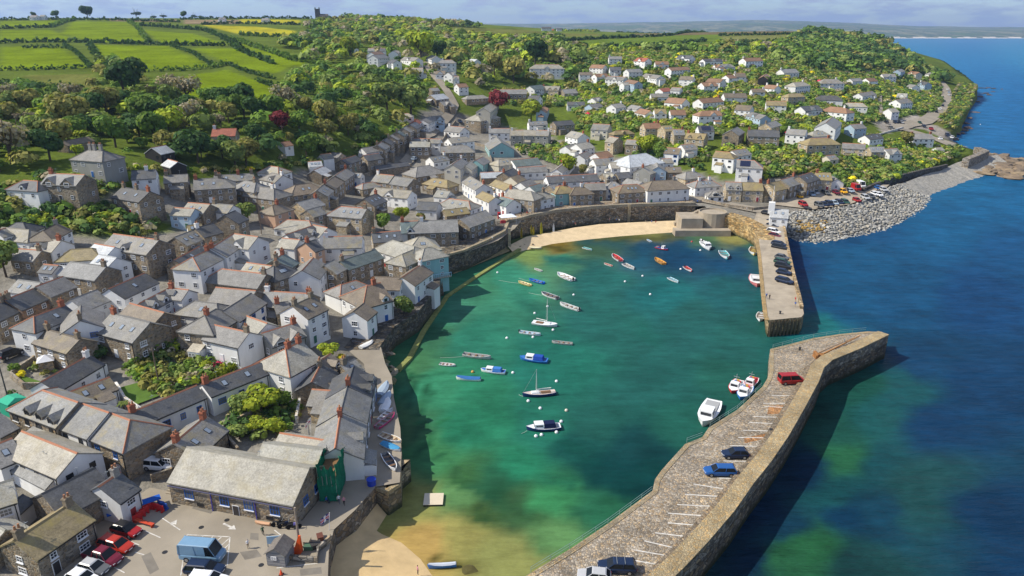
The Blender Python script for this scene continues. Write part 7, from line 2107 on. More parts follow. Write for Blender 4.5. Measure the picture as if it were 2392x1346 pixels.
# kayaks leaning against the beach wall
for i, (x, y0, y1, c, lab) in enumerate([(1218,556,535,(0.50,0.36,0.03),'short dull yellow kayak, leftmost against the beach wall'),(1241,548,529,(0.55,0.45,0.02),'yellow kayak leaning left against the beach wall'),(1246,552,534,(0.60,0.48,0.02),'bright yellow kayak in the middle of the leaning group'),(1264,548,524,(0.55,0.50,0.02),'tallest yellow kayak leaning against the beach wall'),(1293,544,526,WH,'white board leaning against the beach wall')]):
    p = at(x, y0, 1.3)
    hgt = (y0 - y1) * .16
    root = obj('kayak' if i < 4 else 'paddle_board', hull_mesh(1.0, .09, True)[0], None, (p.x, p.y + .5, 1.3 + hgt * .5), 0, c, (hgt * 1.05,) * 3)
    root.rotation_euler = (0, -1.25, 1.57)
    tag(root, lab, 'kayak' if i < 4 else 'board', 'kayaks leaning on the beach wall' if i < 4 else None)
# ================================================================== people
def person_mesh(pose, shirt, legs, hair):
    """one continuous body grown from a skeleton; clothing shown by material zones"""
    k = ('person', pose, shirt, legs, hair)
    if k in _cache:
        return _cache[k]
    sit, walk = pose == 'sit', pose == 'walk'
    hz = .50 if sit else .92
    J = {'pel': (0, 0, hz), 'waist': (0.01, 0, hz + .16), 'chest': (0.015, 0, hz + .36), 'neck': (0.02, 0, hz + .56), 'chin': (0.035, 0, hz + .64), 'head': (0.03, 0, hz + .74), 'crown': (0.015, 0, hz + .83)}
    Rr = {'pel': (.15, .12), 'waist': (.13, .10), 'chest': (.165, .115), 'neck': (.055, .055), 'chin': (.07, .075), 'head': (.085, .10), 'crown': (.05, .06)}
    E = [('pel', 'waist'), ('waist', 'chest'), ('chest', 'neck'), ('neck', 'chin'), ('chin', 'head'), ('head', 'crown')]
    for s, n in ((1, 'l'), (-1, 'r')):
        st = .22 * s if walk else 0.02 * s
        if sit:
            J.update({n + 'hip': (.05, .09 * s, hz - .02), n + 'knee': (.46, .11 * s, hz + .03), n + 'ank': (.5, .1 * s, .09), n + 'toe': (.64, .11 * s, .04)})
        else:
            J.update({n + 'hip': (0, .09 * s, hz - .08), n + 'knee': (.04 + st * .6, .095 * s, .49), n + 'ank': (st - .02, .1 * s, .09), n + 'toe': (st + .13, .12 * s, .035)})
        J.update({n + 'sho': (.01, .19 * s, hz + .46), n + 'elb': (-.02 - st * .5, .25 * s, hz + .2), n + 'wri': (.12 - st * .6, .24 * s, hz - .02), n + 'han': (.15 - st * .6, .235 * s, hz - .11)})
        Rr.update({n + 'hip': (.095, .095), n + 'knee': (.062, .062), n + 'ank': (.042, .042), n + 'toe': (.04, .03), n + 'sho': (.062, .062), n + 'elb': (.043, .043), n + 'wri': (.032, .028), n + 'han': (.034, .02)})
        E += [('pel', n + 'hip'), (n + 'hip', n + 'knee'), (n + 'knee', n + 'ank'), (n + 'ank', n + 'toe'), ('chest', n + 'sho'), (n + 'sho', n + 'elb'), (n + 'elb', n + 'wri'), (n + 'wri', n + 'han')]
    names = list(J)
    me = bpy.data.meshes.new('tmp')
    me.from_pydata([J[n] for n in names], [(names.index(a), names.index(b)) for a, b in E], [])
    o = bpy.data.objects.new('tmp', me)
    COL.objects.link(o)
    md = o.modifiers.new('s', 'SKIN')
    for i, n in enumerate(names):
        me.skin_vertices[0].data[i].radius = Rr[n]
    me.skin_vertices[0].data[0].use_root = True
    sb = o.modifiers.new('u', 'SUBSURF')
    sb.levels = sb.render_levels = 1
    dg = bpy.context.evaluated_depsgraph_get()
    res = bpy.data.meshes.new_from_object(o.evaluated_get(dg))
    bpy.data.objects.remove(o)
    res.name = 'person'
    res.materials.clear()
    for m in ('skin', shirt, legs, hair, 'dark'):
        res.materials.append(MAT[m])
    mi = []
    for p in res.polygons:
        c = p.center
        z = c.z - hz
        if z > .70 and (c.x < .06 or z > .80):
            mi.append(3)
        elif z > .54:
            mi.append(0)
        elif abs(c.y) > .2 and z < .14:
            mi.append(0)
        elif z > -.02 and not (sit and c.x > .16):
            mi.append(1)
        elif c.z < .08:
            mi.append(4)
        else:
            mi.append(2)
    res.polygons.foreach_set('material_index', mi)
    res.polygons.foreach_set('use_smooth', [True] * len(mi))
    _cache[k] = res
    return res
for n, c in (('s_white', (0.7,0.7,0.7)), ('s_blue', (0.04,0.12,0.4)), ('s_red', (0.45,0.04,0.04)), ('s_black', (0.015,0.015,0.017)), ('s_green', (0.05,0.12,0.06)), ('s_pink', (0.55,0.25,0.3)), ('l_beige', (0.38,0.31,0.22)), ('l_black', (0.015,0.015,0.018)), ('h_fair', (0.30,0.2,0.1)), ('h_grey', (0.35,0.34,0.33))):
    MAT[n] = M(n, c, .9, .1)
def person(x, y, z, pose, shirt, legs, hair, rz, label, group=None, scale=.82):
    p = at(x, y, z) if z is not None else land(x, y)
    o = obj('person', person_mesh(pose, shirt, legs, hair), None, (p.x, p.y, (z if z is not None else float(gh(p.x, p.y)) + .15)), rz, None, (scale,) * 3)
    return tag(o, label, 'person', group)
Q1 = CPZ + .075
for a in [
 (615,1250,Q1,'walk','s_green','l_black','hair',2.0,'person in dark green walking beside the blue board by the hut'),
 (580,1281,Q1,'stand','s_white','l_beige','h_grey',-.6,'person in white top standing in the car park'),
 (792,1176,Q1,'walk','s_white','denim','hair',-1.3,'person in white and blue walking under the green netting'),
 (804,1180,Q1,'walk','s_pink','l_black','h_fair',-1.4,'person in pale pink top with black trousers by the netting'),
 (763,1174,Q1,'sit','s_blue','denim','hair',-.4,'person crouching low by the foot of the green netting'),
 (976,1342,.5,'stand','s_pink','l_black','hair',.5,'person standing on the near beach beside the canoe'),
 (1790,697,4.03,'walk','s_blue','denim','hair',1.5,'person in blue, left of two at the inner edge of the far quay'),
 (1797,700,4.03,'stand','s_black','l_black','hair',-2,'person in black right of the one in blue on the far quay'),
 (1857,706,4.03,'stand','s_red','l_beige','h_fair',.3,'person in red by the low wall of the far quay'),
 (1857,717,4.03,'stand','s_blue','l_beige','hair',1,'person in blue top by the low wall of the far quay'),
 (1744,493,5.75,'walk','s_white','l_beige','h_grey',2,'person in white, left of two on the quay road bend'),
 (1757,495,5.75,'walk','s_black','l_black','hair',-1,'person in black, right of two on the quay road bend'),
 (1601,473,6.75,'walk','s_black','l_black','hair',0,'person in black walking past the big white inn'),
 (1629,476,6.75,'stand','s_blue','denim','hair',1,'person in blue at the head of the beach steps'),
 (1637,475,6.75,'stand','s_black','denim','hair',-2,'person in black at the head of the beach steps'),
 (1280,487,6.75,'stand','s_black','l_black','hair',-1.5,'person in black looking over the beach wall'),
 (1292,480,6.75,'walk','s_white','denim','h_fair',.5,'person in white in front of the harbour cottages'),
 (1218,505,6.5,'walk','s_black','denim','hair',.6,'person in black beside the white gazebo'),
 (1231,503,6.5,'walk','s_red','l_black','hair',.6,'person in red top near the white gazebo'),
 (1062,588,5.5,'walk','s_black','denim','hair',.6,'person in black on the dark harbour walk'),
 (1150,562,5.7,'walk','s_white','l_beige','h_grey',.6,'person in white on the harbour walk bend'),
 (835,970,4.27,'stand','s_black','denim','hair',1,'person in black in the shaded lane by the boats')]:
    person(*a)
for i, (x, y, s) in enumerate([(1338,524,'s_white'),(1344,526,'s_red'),(1398,515,'s_white'),(1424,518,'s_pink'),(1440,517,'s_blue'),(1446,518,'s_white'),(1508,520,'s_black'),(1522,521,'s_blue'),(1532,522,'s_red')]):
    person(x, y, 1.55, 'sit' if i % 3 else 'stand', s, 'l_beige', ('hair', 'h_fair')[i % 2], -1.5 + i * .4, 'person in %s on the far beach, %s from left' % ({'s_white': 'white', 's_red': 'red', 's_pink': 'pink', 's_blue': 'blue', 's_black': 'black'}[s], ORD[i]), 'people on the far beach')
# ================================================================== street furniture and small structures
def pole(x, y0, y1, label, r=.12, name='utility_pole', z=None, arms=True, colr=(0.16,0.12,0.085)):
    p = land(x, y0) if z is None else at(x, y0, z)
    dep = float(proj(p.x, p.y, p.z)[2])
    h = (y0 - y1) * dep / FOC * 1.2
    root = thing(name, label, 'pole', tuple(p))
    obj('post', MB().tube([(0, 0, -.4), (0, 0, h)], r, 8, 0, r * .75).mesh('post', 'trim'), root, col=colr)
    if arms:
        obj('crossarm', MB().box(-.5, .5, -.05, .05, h - .45, h - .36).mesh('crossarm', 'trim'), root, col=colr)
        for s in (-.4, .4):
            obj('insulator', MB().tube([(s, 0, h - .36), (s, 0, h - .2)], .04, 6).mesh('insulator', 'white'), root)
    return root
pole(606, 965, 912, 'wooden pole standing in the walled garden')
pole(371, 898, 820, 'wooden pole standing in the hedged garden')
pole(352, 630, 560, 'tall pole beside the big stone house with skylights')
pole(611, 545, 462, 'tall pole in front of the peach house')
pole(20, 935, 850, 'dark lamp pole by the street at far left', colr=(0.05,0.05,0.05))
pole(662, 330, 300, 'slim pole among the trees below the copper beech')
pole(700, 1278, 1186, 'thick pole rising from the hut enclosure', .17, 'mast_pole', Q1, False, (0.30,0.24,0.19))
pole(725, 1046, 990, 'grey post with a flag behind the warehouse', .12, 'flag_post', None, False, (0.35,0.34,0.33))
p = at(700, 1290, Q1)
tag(obj('traffic_sheet', MB().add([(-.75,-.4,0),(.2,-.4,0),(.35,.3,0),(-.4,.3,0),(.05,-.05,2.4),(.3,-.05,2.4),(.3,.15,2.4),(.05,.15,2.4)], [(0,1,5,4),(1,2,6,5),(2,3,7,6),(3,0,4,7),(4,5,6,7)]).mesh('orange_sheet', 'cloth'), None, tuple(p), col=(0.75,0.10,0.02)), 'bright orange sheet wrapped round the foot of the thick pole', 'sheet')
# flags
def flag(x, y, z, hgt, kind, label, pole_col=(0.7,0.7,0.7), rz=0.4):
    p = at(x, y, z) if z is not None else land(x, y)
    root = thing('flag', label, 'flag', tuple(p), rz)
    obj('flagpole', MB().tube([(0, 0, 0), (0.25, 0, hgt)], .04, 6).mesh('flagpole', 'trim'), root, col=pole_col)
    W_, H_ = 1.5, .9
    z0 = hgt - 1.0
    def S(u, v):
        return (0.22 - u * W_ * .8, .12 * math.sin(u * 5), z0 + v * H_ - u * .55)
    def band(nm, pts_, c, off):
        mb = MB()
        n = 8
        v = []
        for (u0, v0), (u1, v1) in pts_:
            pass
        (a, b), (c_, d) = pts_
        for i in range(n + 1):
            t = i / n
            q0 = (a[0] + (b[0] - a[0]) * t, a[1] + (b[1] - a[1]) * t)
            q1 = (c_[0] + (d[0] - c_[0]) * t, c_[1] + (d[1] - c_[1]) * t)
            for q in (q0, q1):
                s = S(*q)
                v.append((s[0], s[1] - off, s[2]))
        mb.add(v, [(2 * i, 2 * i + 1, 2 * i + 3, 2 * i + 2) for i in range(n)])
        obj(nm, mb.mesh(nm, 'cloth'), root, col=c)
    band('cloth', [((0, 0), (1, 0)), ((0, 1), (1, 1))], (0.75,0.75,0.76) if kind == 'cross' else (0.03,0.04,0.22), 0)
    if kind == 'union':
        for off, wdt, c in ((.01, .16, (0.75,0.75,0.76)), (.015, .07, (0.5,0.03,0.08))):
            band('saltire', [((0, 0), (1, 1 - wdt)), ((0, wdt), (1, 1))], c, off)
            band('saltire', [((0, 1), (1, wdt)), ((0, 1 - wdt), (1, 0))], c, off)
        band('cross', [((0, .33), (1, .33)), ((0, .67), (1, .67))], (0.75,0.75,0.76), .02)
        band('cross', [((.38, 0), (.38, 1)), ((.62, 0), (.62, 1))], (0.75,0.75,0.76), .02)
    band('cross', [((0, .41), (1, .41)), ((0, .59), (1, .59))], (0.55,0.02,0.05), .026)
    band('cross', [((.43, 0), (.43, 1)), ((.57, 0), (.57, 1))], (0.55,0.02,0.05), .026)
flag(769, 1238, Q1, 2.6, 'union', 'faded red, white and blue flag at the car park wall')
flag(727, 1022, None, 3.4, 'cross', 'white flag with red cross hanging behind the warehouse', rz=1.0)
# harbour hut and its enclosure
p = at(655, 1310, Q1)
hut = thing('hut', 'small grey slatted hut with felt roof beside the car park wall', 'hut', (p.x, p.y, Q1), -.15)
for i in range(9):
    obj('board', MB().box(-1.15, 1.15, -1.0 - .02 * (i % 2), -.94, .05 + i * .2, .235 + i * .2).mesh('board', 'trim'), hut, col=(0.24,0.24,0.245))
    obj('board', MB().box(1.1, 1.16 + .02 * (i % 2), -.94, 1.4, .05 + i * .2, .235 + i * .2).mesh('board', 'trim'), hut, col=(0.22,0.22,0.225))
obj('wall', MB().box(-1.12, 1.1, -.94, 1.4, 0, 1.85).add([(-1.12,-.94,1.85),(1.1,-.94,1.85),(0,-.94,2.6),(-1.12,1.4,1.85),(1.1,1.4,1.85),(0,1.4,2.6)], [(0,1,2),(5,4,3)]).mesh('wall', 'trim'), hut, col=(0.25,0.25,0.255))
obj('roof', MB().add([(-1.35,-1.15,1.75),(0,-1.15,2.68),(0,1.6,2.68),(-1.35,1.6,1.75),(1.35,-1.15,1.75),(1.35,1.6,1.75),(-1.35,-1.15,1.67),(0,-1.15,2.6),(0,1.6,2.6),(-1.35,1.6,1.67),(1.35,-1.15,1.67),(1.35,1.6,1.67)], [(0,1,2,3),(1,4,5,2),(6,7,1,0),(7,10,4,1),(9,8,7,6),(8,11,10,7),(3,2,8,9),(2,5,11,8),(0,3,9,6),(4,10,11,5)]).mesh('roof', 'roof'), hut, col=(0.17,0.15,0.13,0))
add_window(hut, -.2, -1.02, 1.2, 0, .7, .5, 'w', 1)
enc = wall_thing('low_wall', [(676,1312,Q1),(742,1316,Q1),(746,1290,Q1),(777,1262,Q1)], .3, Q1 - .1, 'low stone wall closing off the hut yard', (0.24,0.215,0.18), lift=.8)
for i, (x, y, s, c, lab) in enumerate([(722,1282,.55,(0.08,0.16,0.09),'dark green crate in the hut yard'),(738,1278,.6,(0.05,0.045,0.04),'black pot pile in the hut yard'),(685,1290,.4,(0.30,0.04,0.05),'dark red box beside the hut'),(718,1268,.5,(0.35,0.3,0.22),'pale crate in the hut yard'),(748,1258,.5,(0.16,0.06,0.04),'brown fish box near the flag')]):
    pp = at(x, y, Q1)
    t = thing('crate', lab, 'crate', tuple(pp), i * .5, 'boxes in the hut yard')
    obj('side', MB().box(-s, s, -s * .7, s * .7, 0, s * .9).mesh('side', 'trim'), t, col=c)
    obj('lid', MB().box(-s * 1.05, s * 1.05, -s * .75, s * .75, s * .9, s).mesh('lid', 'trim'), t, col=tuple(q * .8 for q in c))
pp = at(642, 1276, Q1)
tb = thing('notice_board', 'pale blue notice board beside the grey hut', 'board', tuple(pp), .1)
obj('panel', MB().box(-.85, .85, -.04, .04, .4, 1.5).mesh('panel', 'trim'), tb, col=(0.32,0.48,0.62))
for s in (-.8, .8):
    obj('leg', MB().box(s - .05, s + .05, -.05, .05, 0, .4).mesh('leg', 'metal'), tb)
pp = at(657, 1342, Q1)
cn = thing('traffic_cone', 'orange traffic cone near the bottom of the car park', 'cone', tuple(pp))
obj('cone', MB().tube([(0, 0, .04), (0, 0, .7)], .2, 10, 0, .04).mesh('cone', 'trim'), cn, col=(0.75,0.08,0.02))
obj('base', MB().box(-.25, .25, -.25, .25, 0, .04).mesh('base', 'dark'), cn)
# red and blue barriers by the white stone-fronted house
for i, (x, y, c, lab) in enumerate([(322,1216,'red','nearest red barrier of the left line'),(330,1208,'red','second red barrier of the left line'),(338,1200,'red','third red barrier of the left line'),(345,1192,'red','last red barrier of the left line'),(357,1187,'red','first red barrier of the back line'),(366,1190,'red','middle red barrier of the back line'),(375,1194,'red','last red barrier of the back line'),(384,1189,'blue','blue barrier at the right end'),(378,1184,'blue','second blue barrier behind the red ones')]):
    pp = at(x, y, Q1)
    t = thing('barrier', '%s, beside the white stone-fronted house' % lab, 'barrier', tuple(pp), .9 if i < 4 else -.35, 'plastic barriers')
    cc = (0.50,0.02,0.02) if c == 'red' else (0.02,0.09,0.40)
    obj('panel', MB().box(-.62, .62, -.09, .09, .14, .95, 0, .04).mesh('panel', 'trim'), t, col=cc)
    for s in (-.4, .4):
        obj('foot', MB().box(s - .12, s + .12, -.3, .3, 0, .14).mesh('foot', 'trim'), t, col=cc)
pp = at(338, 1226, Q1)
bn = thing('bench', 'long orange-red bench closing the barrier yard', 'bench', tuple(pp), -.35)
obj('seat', MB().box(-1.5, 1.5, -.25, .25, .4, .48).mesh('seat', 'trim'), bn, col=(0.5,0.06,0.02))
for s in (-1.3, 1.3):
    obj('leg', MB().box(s - .06, s + .06, -.22, .22, 0, .4).mesh('leg', 'trim'), bn, col=(0.45,0.05,0.02))
pp = at(316, 1196, Q1)
tag(obj('blue_awning', MB().box(-3.2, 3.2, -.6, .6, 1.0, 1.1).mesh('blue_awning', 'cloth'), None, tuple(pp), .62, (0.02,0.10,0.42)), 'long blue awning along the white stone-fronted house', 'awning')
# blue tub, tarpaulin, stone block on the left quay
pp = at(868, 1132, Q1)
tub = thing('tub', 'round deep blue tub at the corner of the left quay', 'tub', tuple(pp))
obj('side', MB().tube([(0, 0, 0), (0, 0, .85)], .62, 14).mesh('side', 'trim'), tub, col=(0.01,0.04,0.36))
obj('rim', MB().tube([(0, 0, .85), (0, 0, .92)], .68, 14).mesh('rim', 'trim'), tub, col=(0.01,0.05,0.42))
pp = at(838, 1056, 4.27)
tag(obj('tarpaulin', rock_proto(2, 2), None, (pp.x, pp.y, 4.6), .3, (0.02,0.16,0.50), (.7, 1.1, .8)), 'bright blue tarpaulin bundle against the speckled white house', 'tarpaulin').data = fixn(bpy.data.meshes.new_from_object(bpy.data.objects['rock']) if False else rock_proto(2, 2).copy())
bpy.data.objects['tarpaulin'].data.materials.clear()
bpy.data.objects['tarpaulin'].data.materials.append(MAT['cloth'])
# scaffold with green netting
pa, pb = at(748, 1172, Q1), at(790, 1168, Q1)
sca = thing('scaffold', 'scaffold shrouded in green netting beside the warehouse gable', 'scaffold', (pa.x, pa.y, Q1), 0)
MAT['net'] = M('green_netting', (0.012, 0.15, 0.085), .8, .1, .35, 1.2, .5, 2)
wx = (pb - pa).length
for i in range(5):
    for j in (0, 1):
        x = wx * i / 4
        obj('pole', MB().tube([(x, j * 5.4, 0), (x, j * 5.4, 5.4 - i * .25)], .05, 6).mesh('pole', 'metal'), sca)
for k in range(3):
    obj('board', MB().box(0, wx, 0, 5.4, 1.3 * k + 1.2, 1.3 * k + 1.26).mesh('board', 'wood'), sca)
for nm, q0, q1 in (('net', (-.06, -.06), (wx + .06, -.06)), ('net', (-.06, -.06), (-.06, 5.5)), ('net', (wx + .06, -.06), (wx + .06, 5.5))):
    V, F = [], []
    n, m = 14, 9
    for i in range(n + 1):
        for j in range(m + 1):
            t, s = i / n, j / m
            dx = .14 * math.sin(i * 2.1 + j) * (.3 + s)
            V.append((q0[0] + (q1[0] - q0[0]) * t + (dx if q0[0] == q1[0] else 0), q0[1] + (q1[1] - q0[1]) * t + (dx if q0[1] == q1[1] else 0), .1 + s * (5.2 + .35 * math.sin(i * 1.3))))
    F = [(i * (m + 1) + j, (i + 1) * (m + 1) + j, (i + 1) * (m + 1) + j + 1, i * (m + 1) + j + 1) for i in range(n) for j in range(m)]
    obj('net', mesh('net', V, F, 'net', smooth=True), sca)
# green tarpaulin tent at far left
pp = land(35, 960)
tnt = thing('tent', 'green tarpaulin shelter behind the dormered terrace at left', 'shelter', (pp.x, pp.y, float(gh(pp.x, pp.y)) - .2), -.5)
obj('canopy', MB().box(-1.5, 1.5, -1.4, 1.4, 0, 2.3, 0, .06).mesh('canopy', 'cloth'), tnt, col=(0.03,0.30,0.19))
obj('roof', MB().add([(-1.6,-1.5,2.3),(1.6,-1.5,2.3),(1.6,1.5,2.3),(-1.6,1.5,2.3),(-1.1,0,2.8),(1.1,0,2.8)], [(0,1,5,4),(2,3,4,5),(1,2,5),(3,0,4)]).mesh('roof', 'cloth'), tnt, col=(0.05,0.38,0.24))
# white kiosk porch near the stone cottage
pp = land(112, 862)
ki = thing('kiosk', 'small stone garden house with white pointed roof', 'garden house', (pp.x, pp.y, float(gh(pp.x, pp.y)) - .2), .5)
obj('wall', MB().box(-1.1, 1.1, -1.1, 1.1, 0, 2.1).mesh('wall', 'stone'), ki, col=(0.24,0.2,0.15))
obj('roof', MB().add([(-1.35,-1.35,2.1),(1.35,-1.35,2.1),(1.35,1.35,2.1),(-1.35,1.35,2.1),(0,0,3.0)], [(0,1,4),(1,2,4),(2,3,4),(3,0,4),(3,2,1,0)]).mesh('roof', 'trim'), ki, col=(0.62,0.62,0.63))
# white porch of the hipped stone house, steps by the warehouse
pp = land(462, 838)
po = thing('porch', 'white glazed porch of the square hipped house', 'porch', (pp.x, pp.y, float(gh(pp.x, pp.y)) - .2), -.25)
obj('wall', MB().box(-1.2, 1.2, -.9, .9, 0, 2.0).mesh('wall', 'white'), po)
obj('roof', MB().add([(-1.35,-1.05,2.0),(1.35,-1.05,2.0),(1.35,1.0,2.75),(-1.35,1.0,2.75)], [(0,1,2,3)]).box(-1.35, 1.35, .95, 1.0, 1.9, 2.74).mesh('roof', 'roof'), po, col=(0.42,0.38,0.30,0))
for x in (-.75, 0, .75):
    add_window(po, x, -.9, 1.1, 0, .65, 1.2, 'w', 1)
pp = at(398, 1156, CPZ)
sts = thing('stone_steps', 'pale stone steps at the left end of the warehouse', 'steps', tuple(pp), -.25)
for i in range(7):
    obj('step', MB().box(-.75, .75, i * .32, i * .32 + .34, 0, .2 * (i + 1)).mesh('step', 'concrete'), sts)
# warehouse fittings: blue windows, blue drainpipes, door (parts of the warehouse)
wh = [o for o in bpy.data.objects if o.name.startswith('warehouse') and 'blue windows' in o.get('label', '')][0]
L0 = wh['span']
b0 = 11 * .8 / 2
for f in (.16, .45, .645, .85):
    add_window(wh, -L0 / 2 + L0 * f, -b0, 2.2, 0, 1.35, 1.6, 'b', 0)
for f in (.24, .80):
    add_window(wh, -L0 / 2 + L0 * f, -b0, .75, 0, .95, .5, 'k', 1)
for f in (.345, .70):
    obj('drainpipe', MB().tube([(-L0 / 2 + L0 * f, -b0 - .1, .05), (-L0 / 2 + L0 * f, -b0 - .1, 3.15)], .08, 6).mesh('drainpipe', 'trim'), wh, col=(0.06,0.05,0.32))
obj('door', door_mesh('door_dark'), wh, (-L0 / 2 + L0 * .535, -b0, .05), 0)
obj('gutter', MB().box(-L0 / 2, L0 / 2, -b0 - .34, -b0 - .2, 3.0, 3.12).mesh('gutter', 'trim'), wh, col=(0.10,0.10,0.16))
for y in (-1.6, 1.2):
    add_window(wh, L0 / 2, y, 2.2, math.pi / 2, 1.1, 1.2, 'b', 0)
# white boathouse at the quay root
bh = house(1800, 487, 1842, 490, 8.5, 3.6, 'W', 'p', 'gg', 'white boathouse with pale metal roof at the root of the far quay', None, 'boathouse', 'boathouse', z=5.2)
obj('lookout', MB().box(-3.4, -1.5, -1.0, 1.0, 3.0, 6.6).mesh('lookout', 'render'), bh, col=(0.74,0.74,0.73))
obj('mast', MB().tube([(-2.4, 0, 6.5), (-2.4, 0, 12)], .06, 6).mesh('mast', 'white'), bh)
# gazebo, stall and phone box at the head of the harbour walk
pp = at(1186, 520, 6.1)
gz = thing('gazebo', 'white canopied stall at the head of the harbour walk', 'gazebo', (pp.x, pp.y, 6.15), .3)
obj('canopy', MB().add([(-2.6,-1.7,2.0),(2.6,-1.7,2.0),(2.6,1.7,2.0),(-2.6,1.7,2.0),(-1.2,0,2.8),(1.2,0,2.8)], [(0,1,5,4),(1,2,5),(2,3,4,5),(3,0,4),(3,2,1,0)]).mesh('canopy', 'cloth'), gz, col=(0.72,0.75,0.8))
for sx in (-2.4, 2.4):
    for sy in (-1.5, 1.5):
        obj('leg', MB().tube([(sx, sy, -.2), (sx, sy, 2.0)], .05, 6).mesh('leg', 'white'), gz)
pp = at(1175, 524, 6.0)
tag(obj('red_display', MB().box(-.9, .9, -.2, .2, 0, 1.5, 0, .1).mesh('red_display', 'cloth'), None, (pp.x, pp.y - 1.2, 6.1), .2, (0.55,0.06,0.07)), 'red and pink display hung in front of the white stall', 'display')
pp = at(1166, 511, 6.2)
pb_ = thing('phone_box', 'red telephone box left of the white stall', 'phone box', (pp.x, pp.y, 6.2), .2)
obj('frame', MB().box(-.42, .42, -.42, .42, 0, 2.0).box(-.46, .46, -.46, .46, 2.0, 2.14).mesh('frame', 'trim'), pb_, col=(0.5,0.015,0.015))
obj('pane', MB().box(-.3, .3, -.44, -.425, .35, 1.75).mesh('pane', 'glass'), pb_)
pp = at(1190, 545, 5.6)
tag(obj('gatepost', MB().box(-.45, .45, -.45, .45, -4, 1.8, 0, .05).mesh('gatepost', 'capstone'), None, (pp.x, pp.y, 5.4), 0, (0.42,0.37,0.27)), 'pale stone pillar where walk and beach wall meet', 'pillar')
# balcony over the harbour rocks
pp = at(1015, 650, 4.8)
bl = thing('balcony', 'blue-railed terrace hanging over the harbour below the turquoise houses', 'balcony', (pp.x, pp.y, 5.2), .5)
obj('deck', MB().box(-4, 4, -1.6, 2.4, -.2, 0).mesh('deck', 'concrete'), bl)
for i in range(15):
    obj('baluster', MB().box(-4 + i * .57 - .05, -4 + i * .57 + .05, -1.6, -1.5, 0, 1.0).mesh('baluster', 'trim'), bl, col=(0.42,0.62,0.74))
obj('handrail', MB().box(-4.05, 4.05, -1.63, -1.47, 1.0, 1.09).mesh('handrail', 'trim'), bl, col=(0.42,0.62,0.74))
pp = at(1012, 690, 0)
tag(obj('buttress', MB().box(-2.6, 2.6, -1.4, 2.2, -2, 4.6, 0, .4).mesh('buttress', 'quaywall'), None, (pp.x, pp.y, 0), .4, (0.22,0.19,0.15)), 'stone buttress standing in the water under the blue terrace', 'buttress')
# rails along the near quay
def rail(px, z, label, sp=2.2, colr=(0.22,0.31,0.29), hgt=.85):
    P = [at(a, b, z) for a, b in px]
    root = thing('railing', label, 'railing', tuple(P[0]))
    o = P[0]
    for a, b in zip(P[:-1], P[1:]):
        n = max(1, int((b - a).length / sp))
        for i in range(n):
            q = a.lerp(b, i / n) - o
            obj('post', MB().tube([q, q + Vector((0, 0, hgt))], .035, 5).mesh('post', 'trim'), root, col=colr)
        for k in (.45, .83):
            obj('rail', MB().tube([a - o + Vector((0, 0, k * hgt / .85)), b - o + Vector((0, 0, k * hgt / .85))], .028, 5).mesh('rail', 'trim'), root, col=colr)
rail([(1240,1338),(1330,1283),(1420,1224),(1523,1148)], QZ + .07, 'green handrail along the lower inner edge of the near quay')
rail([(1604,1034),(1640,1021)], QZ + .07, 'short green handrail beside the quay ladder')
rail([(1658,998),(1722,957),(1778,905)], QZ + .07, 'green handrail behind the moored fishing boats')
rail([(1805,814),(1850,802),(1900,789),(1960,780),(2022,774)], QZ + .07, 'pale green handrail round the tip of the near quay')
rail([(1216,512),(1262,497),(1330,486),(1400,481)], 6.5, 'thin grey railing along the quay road above the beach', 2.5, (0.3,0.3,0.29), .7)
# fallen derrick on the quay head
a, b = at(1912, 836, QZ), at(2008, 792, QZ)
dk = thing('derrick', 'rusty orange derrick beam lying along the quay head', 'crane', tuple(a))
d = b - a
obj('jib', MB().tube([Vector((0, 0, .35)), d * .3 + Vector((0, 0, .5)), d + Vector((0, 0, .8))], .22, 8, 0, .1).mesh('jib', 'trim'), dk, col=(0.45,0.22,0.07))
nn = Vector((-d.y, d.x, 0)).normalized()
obj('jib', MB().tube([nn * .9 + Vector((0, 0, .35)), d * .3 + nn * .75 + Vector((0, 0, .5)), d * .86 + nn * .3 + Vector((0, 0, .7))], .16, 8, 0, .08).mesh('jib', 'trim'), dk, col=(0.36,0.26,0.16))
obj('winch', MB().box(-.9, 1.1, -.7, .9, 0, .7, 0, .1).tube([(-.4, -.9, .8), (-.4, 1.1, .8)], .32, 10).mesh('winch', 'rust'), dk)
obj('foot', MB().tube([d * .62 + nn * .2, d * .62 + nn * .2 + Vector((0, 0, 1.5))], .14, 8).mesh('foot', 'metal'), dk)
for x, y, lab in ((1868,818,'black bollard near the inner tip of the near quay'),(1822,733,'black bollard at the end of the far quay'),(1800,1010,'rusty bollard beside the bays of the near quay')):
    pp = at(x, y, QZ if y > 740 else 4.03)
    bo = thing('bollard', lab, 'bollard', tuple(pp))
    obj('shaft', MB().tube([(0, 0, 0), (0, 0, .5)], .2, 10, 0, .16).mesh('shaft', 'dark'), bo)
    obj('cap', MB().tube([(0, 0, .5), (0, 0, .62)], .26, 10).mesh('cap', 'dark'), bo)
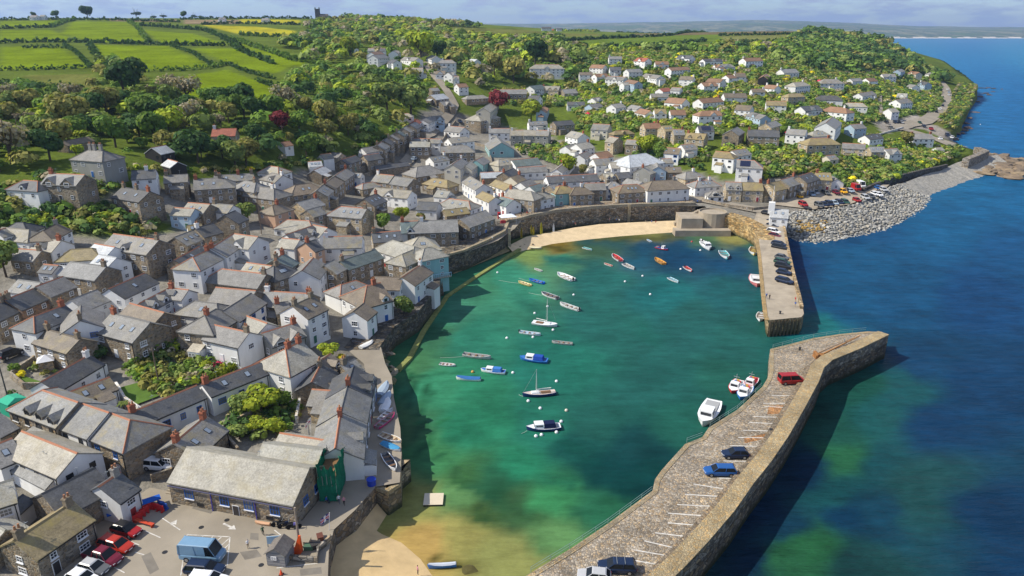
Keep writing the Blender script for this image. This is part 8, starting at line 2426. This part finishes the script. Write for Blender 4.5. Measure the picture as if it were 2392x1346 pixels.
# yard and garden walls between the houses
for px, lab in [([(560,1058),(520,1010),(600,965),(690,905)], 'mossy garden wall round the walled garden'), ([(120,905),(60,905),(30,880),(85,842)], 'stone yard wall in front of the small stone cottage'), ([(200,1215),(110,1300),(60,1346)], 'dark yard wall behind the parked red cars'), ([(270,905),(290,940),(330,968)], 'white patio wall beside the bungalow lawn'), ([(355,1125),(405,1108)], 'low rubble wall of the yard by the warehouse'), ([(1640,470),(1700,484),(1760,492),(1800,487)], 'brown roadside wall below the orange-roofed terrace'), ([(745,890),(700,935),(690,985)], 'white wall under the orange-door cottage'), ([(1860,420),(1880,440),(1850,456)], 'grass plot wall beside the pale stone house'), ([(1035,330),(1050,305),(1065,285)], 'stone wall up the valley street'), ([(960,388),(880,402),(850,412)], 'long dark retaining wall across the upper town'), ([(1100,335),(1135,345),(1145,370),(1150,395)], 'pale lane wall below the stone chapel'), ([(2000,312),(2050,318),(2110,300)], 'white garden wall near the coast car park')]:
    P = [land(a, b) for a, b in px]
    tag(obj('garden_wall', ribbon(P, .4, min(p.z for p in P) - 1.5, lift=1.0).mesh('garden_wall', 'stone'), None, col=(0.60,0.59,0.56) if 'white' in lab else (0.25,0.22,0.175)), lab, 'wall')

# repairs, manholes and stains on the car park
for i, (poly, c) in enumerate([([(455,1180),(500,1192),(492,1200),(448,1188)], 'patch'), ([(330,1300),(352,1290),(372,1330),(350,1342)], 'patch'), ([(560,1290),(600,1284),(612,1300),(572,1308)], 'patch'), ([(585,1245),(604,1246),(604,1262),(584,1260)], 'patch'), ([(700,1330),(750,1325),(752,1340),(702,1345)], 'patch')]):
    MAT.setdefault('tarpatch', M('tarmac_patch', (0.19, 0.172, 0.145), .95, .1, .25, .5))
    P = [at(a, b, CPZ + .066) for a, b in poly]
    me = mesh('tarmac_patch', P, [tuple(range(4))], 'tarpatch')
    if me.polygons[0].normal.z < 0:
        me.flip_normals()
    obj('tarmac_patch', me, paint)
for x, y in ((530,1215),(470,1232),(610,1320),(385,1290)):
    P = at(x, y, CPZ + .072)
    obj('manhole_cover', MB().tube([(0, 0, -.02), (0, 0, .006)], .33, 12).mesh('manhole_cover', 'dark'), paint, tuple(P))
